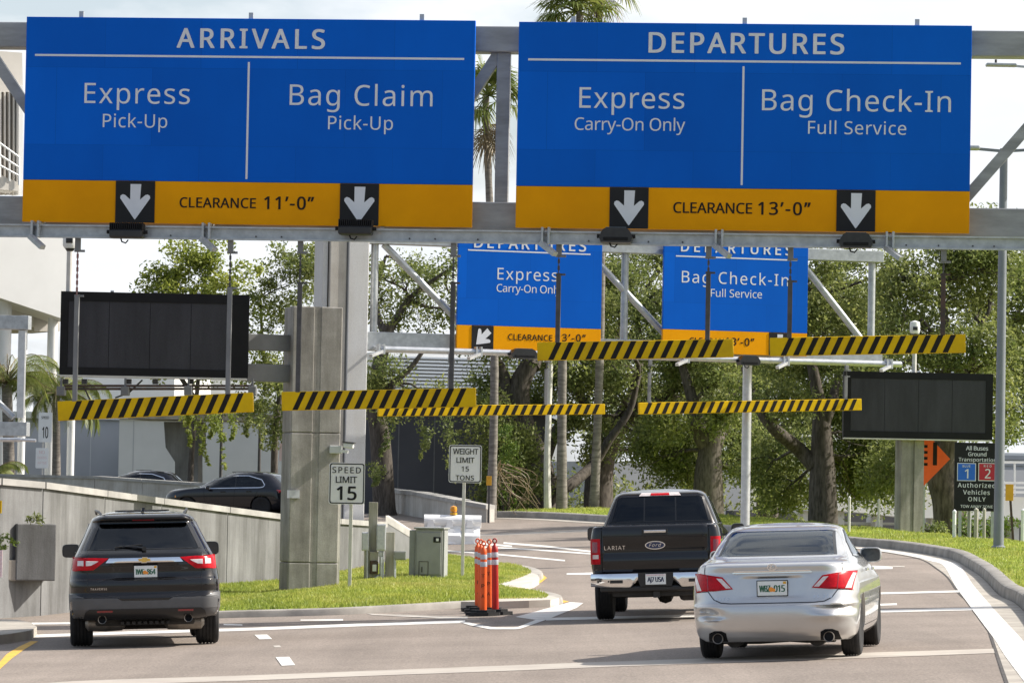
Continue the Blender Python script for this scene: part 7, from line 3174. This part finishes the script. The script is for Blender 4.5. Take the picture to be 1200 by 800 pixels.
# left pair beside the black board
tree('oak_tree', 'pale green airy tree rising behind the left message board', 173, [(222, 600), (224, 540), (230, 470), (236, 400)], .12,
     [(.12, [(230, 470, 0), (200, 420, 1), (185, 360, 1)]), (.12, [(236, 420, 0), (262, 370, -1), (268, 330, 0)])],
     pxb(172, 296, 296, 400, 3, 3, -2, 2, 173, kx=.66, kz=.62) + [(205, 410, 0, 1.7, 1.3), (262, 415, 0, 1.8, 1.4), (190, 345, 0, 1.3, 1.2), (235, 300, 0, 1.6, 1.2), (215, 325, 0, 1.6, 1.2)], 'light_leaves', 2.6, .20, 64,
     hanging=((225, 488, 556, 30, 60), (262, 485, 520, 22, 30), (240, 480, 500, 40, 30)))
tree('oak_tree', 'darker tree between the left message board and the concrete pier', 174, [(322, 600), (322, 520), (330, 450), (338, 400)], .14,
     [(.12, [(328, 460, 0), (310, 420, 1), (305, 350, 0)])],
     pxb(296, 378, 298, 480, 2, 4, -2, 2, 174, kx=.72, kz=.62) + [(300, 480, 0, 1.3, 1.2), (318, 500, -1, 1.2, .9), (346, 305, 0, 1.3, 1.0), (365, 320, 0, 1.3, 1.0)], 'oak_leaves', 3.0, .18, 70,
     hanging=((300, 490, 545, 16, 30), (330, 480, 520, 20, 22)))
# tree right of the column, with dead hanging sprays
tree('oak_tree', 'oak with bare twigs spreading right of the tall grey column', 128, [(452, 600), (446, 520), (440, 470), (446, 420), (455, 380)], .30,
     [(.15, [(442, 470, 0), (462, 448, -1), (482, 430, -1), (500, 405, -1)]), (.14, [(450, 400, 0), (480, 350, 0), (520, 320, 0)]), (.12, [(452, 400, 0), (440, 350, 1), (452, 300, 1)])],
     pxb(428, 540, 290, 392, 4, 3, -2, 2, 128, kx=.68, kz=.62) + pxb(428, 465, 425, 480, 2, 2, -2, 1, 128) + [(500, 472, -1, .8, .3), (520, 462, -1, .8, .35), (470, 482, -2, 1.0, .4)], 'oak_leaves', 5.0, .13, 84,
     hanging=((490, 486, 560, 36, 70), (500, 500, 590, 22, 22), (440, 545, 600, 10, 8)))
# the big twisted oaks in the middle
tree('oak_tree', 'broad oak with a twisted trunk behind the palm trunks in the middle', 131, [(640, 606), (634, 575), (628, 540), (612, 500), (608, 455), (622, 425)], .48,
     [(.34, [(612, 505, 0), (598, 470, 0), (588, 435, 0), (578, 415, 0)]), (.30, [(622, 430, 0), (640, 380, 1), (660, 330, 1)]), (.26, [(630, 560, 0), (655, 500, 2), (690, 480, 2)]), (.22, [(636, 580, -1), (664, 570, -1), (694, 545, 0), (714, 515, 0), (738, 480, 0), (748, 440, 0)])],
     pxb(560, 740, 300, 470, 5, 4, -2, 3, 131, kx=.66, kz=.66) + pxb(650, 760, 470, 520, 3, 1, 0, 3, 131) + [(575, 395, -1, 1.2, .8), (566, 470, -1, .8, .5), (596, 545, -3, 1.2, 1.3), (585, 520, -3, 1.1, 1.2), (598, 580, -3, 1.2, .8)], 'oak_leaves', 8.0, .13, 96)
tree('oak_tree', 'dense oak filling the gap between the two farther blue signs', 134, [(704, 606), (702, 560), (715, 515), (735, 480)], .45,
     [(.26, [(715, 520, 0), (745, 480, -1), (780, 468, -1), (815, 465, 0)]), (.2, [(735, 480, 0), (750, 420, 1), (745, 360, 1)])],
     pxb(700, 850, 300, 480, 5, 4, -2, 2, 134, kx=.68, kz=.66) + pxb(690, 840, 470, 545, 4, 2, 0, 3, 134), 'dark_leaves', 8.0, .13, 98)
tree('oak_tree', 'oak with a forked trunk rising behind the black pickup', 128, [(830, 606), (830, 565), (832, 530), (838, 500)], .45,
     [(.34, [(834, 530, 0), (818, 500, 0), (812, 470, 0), (800, 430, 0)]), (.3, [(836, 520, 0), (852, 490, 1), (860, 430, 1)])],
     pxb(770, 900, 330, 500, 4, 4, -2, 2, 128, kx=.68, kz=.66) + [(770, 520, 1, 1.3, 1.0), (800, 545, 2, 1.2, 1.0), (870, 520, 1, 1.3, 1.0), (890, 545, 1, 1.2, .9)], 'oak_leaves', 8.4, .13, 100)
tree('oak_tree', 'big oak with a thick leaning limb right of the pickup, above the sedan roof', 113, [(965, 612), (964, 560), (963, 515), (962, 470)], .36,
     [(.24, [(955, 545, 0), (935, 525, 0), (905, 500, -1), (885, 470, -1), (872, 430, -1)]), (.22, [(963, 500, 0), (975, 470, 0), (985, 430, 1)]), (.2, [(962, 480, 0), (950, 420, 0), (935, 350, 1)])],
     pxb(885, 1050, 292, 480, 5, 5, -2, 2, 113, kx=.66, kz=.64) + [(1010, 500, 1, 1.3, 1.0), (1035, 530, 1, 1.2, 1.1), (1000, 545, 2, 1.1, .9), (905, 540, 2, 1.2, 1.0), (920, 580, 3, 1.0, .7), (1015, 570, 2, 1.1, .7)], 'oak_leaves', 8.6, .125, 105)
tree('oak_tree', 'tall oak with a dark leaning trunk behind the bus lane sign', 106, [(1118, 628), (1112, 590), (1102, 555), (1108, 520), (1115, 480)], .40,
     [(.22, [(1106, 530, 0), (1085, 480, 1), (1070, 420, 1)]), (.22, [(1112, 500, 0), (1135, 440, 0), (1150, 380, 0)]), (.2, [(1115, 480, 0), (1110, 400, 0), (1100, 330, 0)])],
     pxb(1035, 1185, 288, 505, 5, 5, -2, 2, 106, kx=.66, kz=.64) + [(1150, 290, 0, 1.6, 1.0), (1060, 545, 2, .9, .8), (1042, 555, 3, .9, .9)], 'oak_leaves', 8.6, .12, 105)
tree('oak_tree', 'oak crown at the right edge behind the lamp post', 112, [(1225, 628), (1224, 560), (1220, 500), (1215, 440)], .35,
     [(.2, [(1220, 480, 0), (1195, 440, 0), (1180, 380, 0)])],
     pxb(1160, 1290, 295, 510, 4, 5, -2, 2, 112, kx=.66, kz=.64), 'oak_leaves', 8.6, .125, 105)
tree('oak_tree', 'background oak closing the gap above the farther gantry', 150, [(900, 600), (900, 540), (905, 480)], .4,
     [(.2, [(902, 500, 0), (880, 450, 0), (870, 400, 0)])],
     pxb(820, 1000, 320, 520, 5, 4, -2, 2, 150, kx=.68, kz=.66), 'dark_leaves', 5.0, .17, 72)

# understorey behind the trunks, read as one mass
def hedge_mass(name, label, boxes, m, dens, leaf, n_each, kind=None, cat='shrub', group=None):
    cs, sp = [], []
    zmin = None
    for (x0, x1, y0, y1, d, dep) in boxes:
        s = FPX/d
        n = int((x1-x0)*(y1-y0)/s/s*dens)
        for i in range(n):
            px = random.uniform(x0, x1)
            yy = y0+(y1-y0)*random.random()
            yy += 6*math.sin(px*.11+x0)*(1-(yy-y0)/max(1, y1-y0))
            c = at(px, yy, d+random.uniform(0, dep))
            cs.append(c)
            sp.append(.25+.4*random.random())
    x0, x1, y0, y1, d, dep = boxes[0]
    c = at((x0+x1)/2, y1, d)
    v = leaf_cloud(np.array(cs), np.array(sp), n_each, leaf)
    me = np_mesh(name, v, quads(len(v)), 4)
    o = link_mesh(name, me, MATS[m], origin=(c.x, c.y, ground_under(c)))
    return tag(o, label, cat, group, kind)
hedge_mass('undergrowth', 'dense leafy woodland mass behind the oaks', [(575, 960, 470, 606, 142, 8), (690, 900, 440, 540, 150, 4), (840, 1060, 310, 566, 160, 5), (1060, 1215, 310, 522, 160, 5), (580, 850, 330, 480, 158, 4), (560, 720, 440, 600, 152, 4)], 'dark_leaves', 1.7, .19, 60, 'stuff', 'undergrowth')
for (x0, x1, y0, y1, d, lab, m) in ((1124, 1152, 604, 632, 98, 'clipped bright green shrub below the bus lane sign, left one', 'shrub_leaves'),
                                    (1150, 1188, 598, 634, 97, 'clipped bright green shrub right of the lamp post foot', 'shrub_leaves'),
                                    (1085, 1112, 610, 630, 100, 'low dark shrub at the foot of the leaning oak', 'dark_leaves'),
                                    (790, 850, 545, 606, 138, 'yellow green sunlit shrub behind the pickup cab', 'light_leaves'),
                                    (875, 935, 560, 606, 130, 'yellow green shrub showing left of the big oak trunk', 'light_leaves'),
                                    (580, 612, 500, 600, 124, 'leafy shrub with bare sprays left of the palm trunks', 'shrub_leaves')):
    s = FPX/d
    c = at((x0+x1)/2, (y0+y1)/2, d)
    cs, sp = blob_clusters([(c, (x1-x0)/2/s, (x1-x0)/2/s*.8, (y1-y0)/2/s)], 9, .16, .3)
    v = leaf_cloud(cs, sp, 70, .10)
    me = np_mesh('shrub', v, quads(len(v)), 4)
    z = ground_under(c)
    root = thing('shrub', (c.x, c.y, z), lab, 'shrub', 'shrubs behind the lawn')
    link_mesh('foliage', me, MATS[m], root)
    mb = MB()
    for k in range(5):
        mb.tube([(c.x+random.uniform(-.2, .2), c.y, z-.1), (c.x+random.uniform(-.4, .4), c.y+random.uniform(-.2, .2), c.z)], [.03, .012], n=5)
    mb.build('stem', MATS['bark'], root)

# bare drooping sprays beside the palms
mb = MB()
cb = at(592, 600, 123)
for i in range(24):
    a = at(586+random.uniform(-4, 8), 545+random.uniform(-6, 20), 123+random.uniform(-.6, .6))
    b = at(598+random.uniform(-24, 34), 562+random.uniform(-8, 15), 123+random.uniform(-.8, .8))
    c = at(604+random.uniform(-34, 34), 600+random.uniform(-14, 4), 123+random.uniform(-.8, .8))
    mb.tube(catmull([a, b, c], 4), [.018, .016, .014, .013, .012, .011, .010, .009, .008], n=4)
o = mb.build('bare_shrub', MATS['dead_fronds'], origin=(cb.x, cb.y, ground_under(cb)), fix=False)
tag(o, 'tangle of bare drooping grey twigs at the foot of the palms', 'shrub')


# ---- palms
def frond(vs_, base, az, el, L, droop, leaf_w, n=22, seg=10):
    """fan-like palm leaf: a stalk then many narrow blades"""
    d = Vector((math.cos(az)*math.cos(el), math.sin(az)*math.cos(el), math.sin(el)))
    side = d.cross(Vector((0, 0, 1)))
    if side.length < 1e-3:
        side = Vector((1, 0, 0))
    side.normalize()
    up = side.cross(d)
    hub = base+d*L*.45 - Vector((0, 0, droop*L*.12))
    out = []
    for i in range(n):
        t = (i/(n-1)-.5)*math.radians(200)
        dd = (d*math.cos(t)+side*math.sin(t)+up*.15*random.uniform(-1, 1)).normalized()
        l = L*.55*(.75+.25*math.cos(t))*random.uniform(.85, 1.1)
        pm = hub+dd*l*.55-Vector((0, 0, droop*l*.10))
        tip = hub+dd*l*.9-Vector((0, 0, droop*l*.55))
        w = dd.cross(up).normalized()*leaf_w
        out.append((hub-w*.3, hub+w*.3, pm+w, pm-w))
        out.append((pm-w, pm+w, tip+w*.15, tip-w*.15))
    vs_.extend(out)
    return hub


def palm(label, px, py_base, d, top_px, top_py, r, n=34, L=1.6, dead=10, crown_el=(-.7, 1.4), m='palm_leaves'):
    b = at(px, py_base, d)
    z = ground_under(b)
    root = thing('palm_tree', (b.x, b.y, z), label, 'palm tree', 'tall fan palms')
    t = at(top_px, top_py, d)
    pts, rr = [], []
    for i in range(26):
        k = i/25
        pts.append(Vector((b.x, b.y, z-.3)).lerp(t, k)+Vector((.10*math.sin(k*5+px), 0, 0)))
        rr.append(r*(1.25-.25*min(1, k*6))*(1-.25*k)*(1.05 if i % 2 else .97))
    MB().tube(pts, rr, n=12).build('trunk', MATS['palm_bark'], root, smooth=True, sharp=80, fix=False)
    qs, dq = [], []
    st = MB()
    for i in range(n):
        az = random.uniform(0, math.tau)
        el = crown_el[0]+(crown_el[1]-crown_el[0])*random.random()**.8
        l = L*random.uniform(.8, 1.15)
        hub = frond(qs, t, az, el, l, .9-.3*el, .032)
        st.tube([t, t.lerp(hub, .5)+Vector((0, 0, .05)), hub], [.03, .02, .012], n=5)
    for i in range(dead):
        az = random.uniform(0, math.tau)
        frond(dq, t-Vector((0, 0, random.uniform(.1, .8))), az, -1.15+random.uniform(-.2, .3), L*random.uniform(.7, 1.0), .8, .018, 14)
    def mk(name, q, mm):
        v = np.array([[tuple(p) for p in f] for f in q]).reshape(-1, 3)
        me = np_mesh(name, v, quads(len(v)), 4)
        link_mesh(name, me, MATS[mm], root)
    mk('crown', qs, m)
    if dead:
        mk('dead_fronds', dq, 'dead_fronds')
    st.build('leaf_stalk', MATS['palm_leaves'], root)
    return root


palm('tall palm whose shaggy crown shows between the two large signs', 577.5, 602, 122, 573, 112, .135, 30, 1.7, 14)
palm('tallest palm with its crown showing above the near DEPARTURES sign', 656, 604, 124, 676, 14, .145, 34, 1.75, 12)
palm('palm with a mottled trunk right of the tallest palm', 697, 604, 126, 706, -30, .135, 26, 1.7, 8)
# thin pale trunk between them
b = at(642, 600, 125)
tt = thing('slender_tree', (b.x, b.y, ground_under(b)), 'slender pale trunk standing between the oak and the tallest palm', 'tree')
MB().tube([(b.x, b.y, ground_under(b)-.3), at(641, 540, 125), at(643, 480, 125), at(645, 430, 125), at(644, 380, 125)], [.12, .10, .09, .08, .05], n=10).build('trunk', MATS['pale_post'], tt, smooth=True, fix=False)
cs, sp = blob_clusters([(at(644, 385, 125), 1.0, .8, .8), (at(655, 420, 125), .7, .6, .5)], 5)
v = leaf_cloud(cs, sp, 60, .14)
link_mesh('crown', np_mesh('crown', v, quads(len(v)), 4), MATS['oak_leaves'], tt)

# drooping palms beside the terminal at the far left
def feather_palm(label, px, py_base, d, top_px, top_py, r, n, L, m='palm_leaves'):
    b = at(px, py_base, d)
    z = ground_under(b)
    root = thing('feather_palm', (b.x, b.y, z), label, 'palm tree', 'drooping palms beside the terminal')
    t = at(top_px, top_py, d)
    MB().tube([(b.x, b.y, z-.3), Vector((b.x, b.y, z)).lerp(t, .5), t], [r*1.3, r, r*.9], n=12).build('trunk', MATS['palm_bark'], root, smooth=True, fix=False)
    q = []
    st = MB()
    for i in range(n):
        az = math.tau*i/n*2.6+random.uniform(-.2, .2)
        el = random.uniform(.1, 1.3)
        l = L*random.uniform(.8, 1.15)
        h = Vector((math.cos(az), math.sin(az), 0))
        pts = []
        for k in range(12):
            s = k/11*l
            a = el-1.9*(k/11)**1.4
            pts.append((pts[-1] if pts else t)+(h*math.cos(a)+Vector((0, 0, math.sin(a))))*(l/11 if k else 0))
        st.tube(pts, [.03-.0022*k for k in range(12)], n=5)
        sd = h.cross(Vector((0, 0, 1))).normalized()
        for k in range(2, 12):
            for j in range(4):
                p = pts[k-1].lerp(pts[k], j/4)
                for s in (-1, 1):
                    ll = l*.26*(1-.5*abs(k/11-.45))*random.uniform(.7, 1.1)
                    dd = (sd*s*.7+(pts[k]-pts[k-1]).normalized()*.5+Vector((0, 0, -.75))).normalized()
                    w = h*.018
                    e = p+dd*ll
                    q.append((p-w, p+w, e+w*.2-Vector((0, 0, ll*.15)), e-w*.2-Vector((0, 0, ll*.15))))
    v = np.array([[tuple(p) for p in f] for f in q]).reshape(-1, 3)
    link_mesh('crown', np_mesh('crown', v, quads(len(v)), 4), MATS[m], root)
    st.build('leaf_stalk', MATS['dead_fronds'], root)
    return root
feather_palm('drooping palm behind the left gantry end, largest one', 12, 600, 177, 8, 450, .25, 34, 3.4)
feather_palm('drooping palm in front of the white terminal columns', 66, 600, 178, 66, 462, .18, 28, 2.7)
feather_palm('low palm leaning at the foot of the left wall edge', -14, 600, 175, -10, 560, .16, 16, 1.8)
# scrubby plants growing from the ramp wall
for (px, py, lab) in ((9, 634, 'small green plant sprouting from the wall opening at the left'), (40, 606, 'dry creeper hanging over the wall block at the left')):
    c = at(px, py, 65.6)
    cs, sp = blob_clusters([(c, .18, .08, .14)], 40, .04, .08)
    v = leaf_cloud(cs, sp, 26, .07, .3)
    o = link_mesh('wall_plant', np_mesh('wall_plant', v, quads(len(v)), 4), MATS['shrub_leaves' if px < 20 else 'dark_leaves'], origin=c)
    tag(o, lab, 'plant')
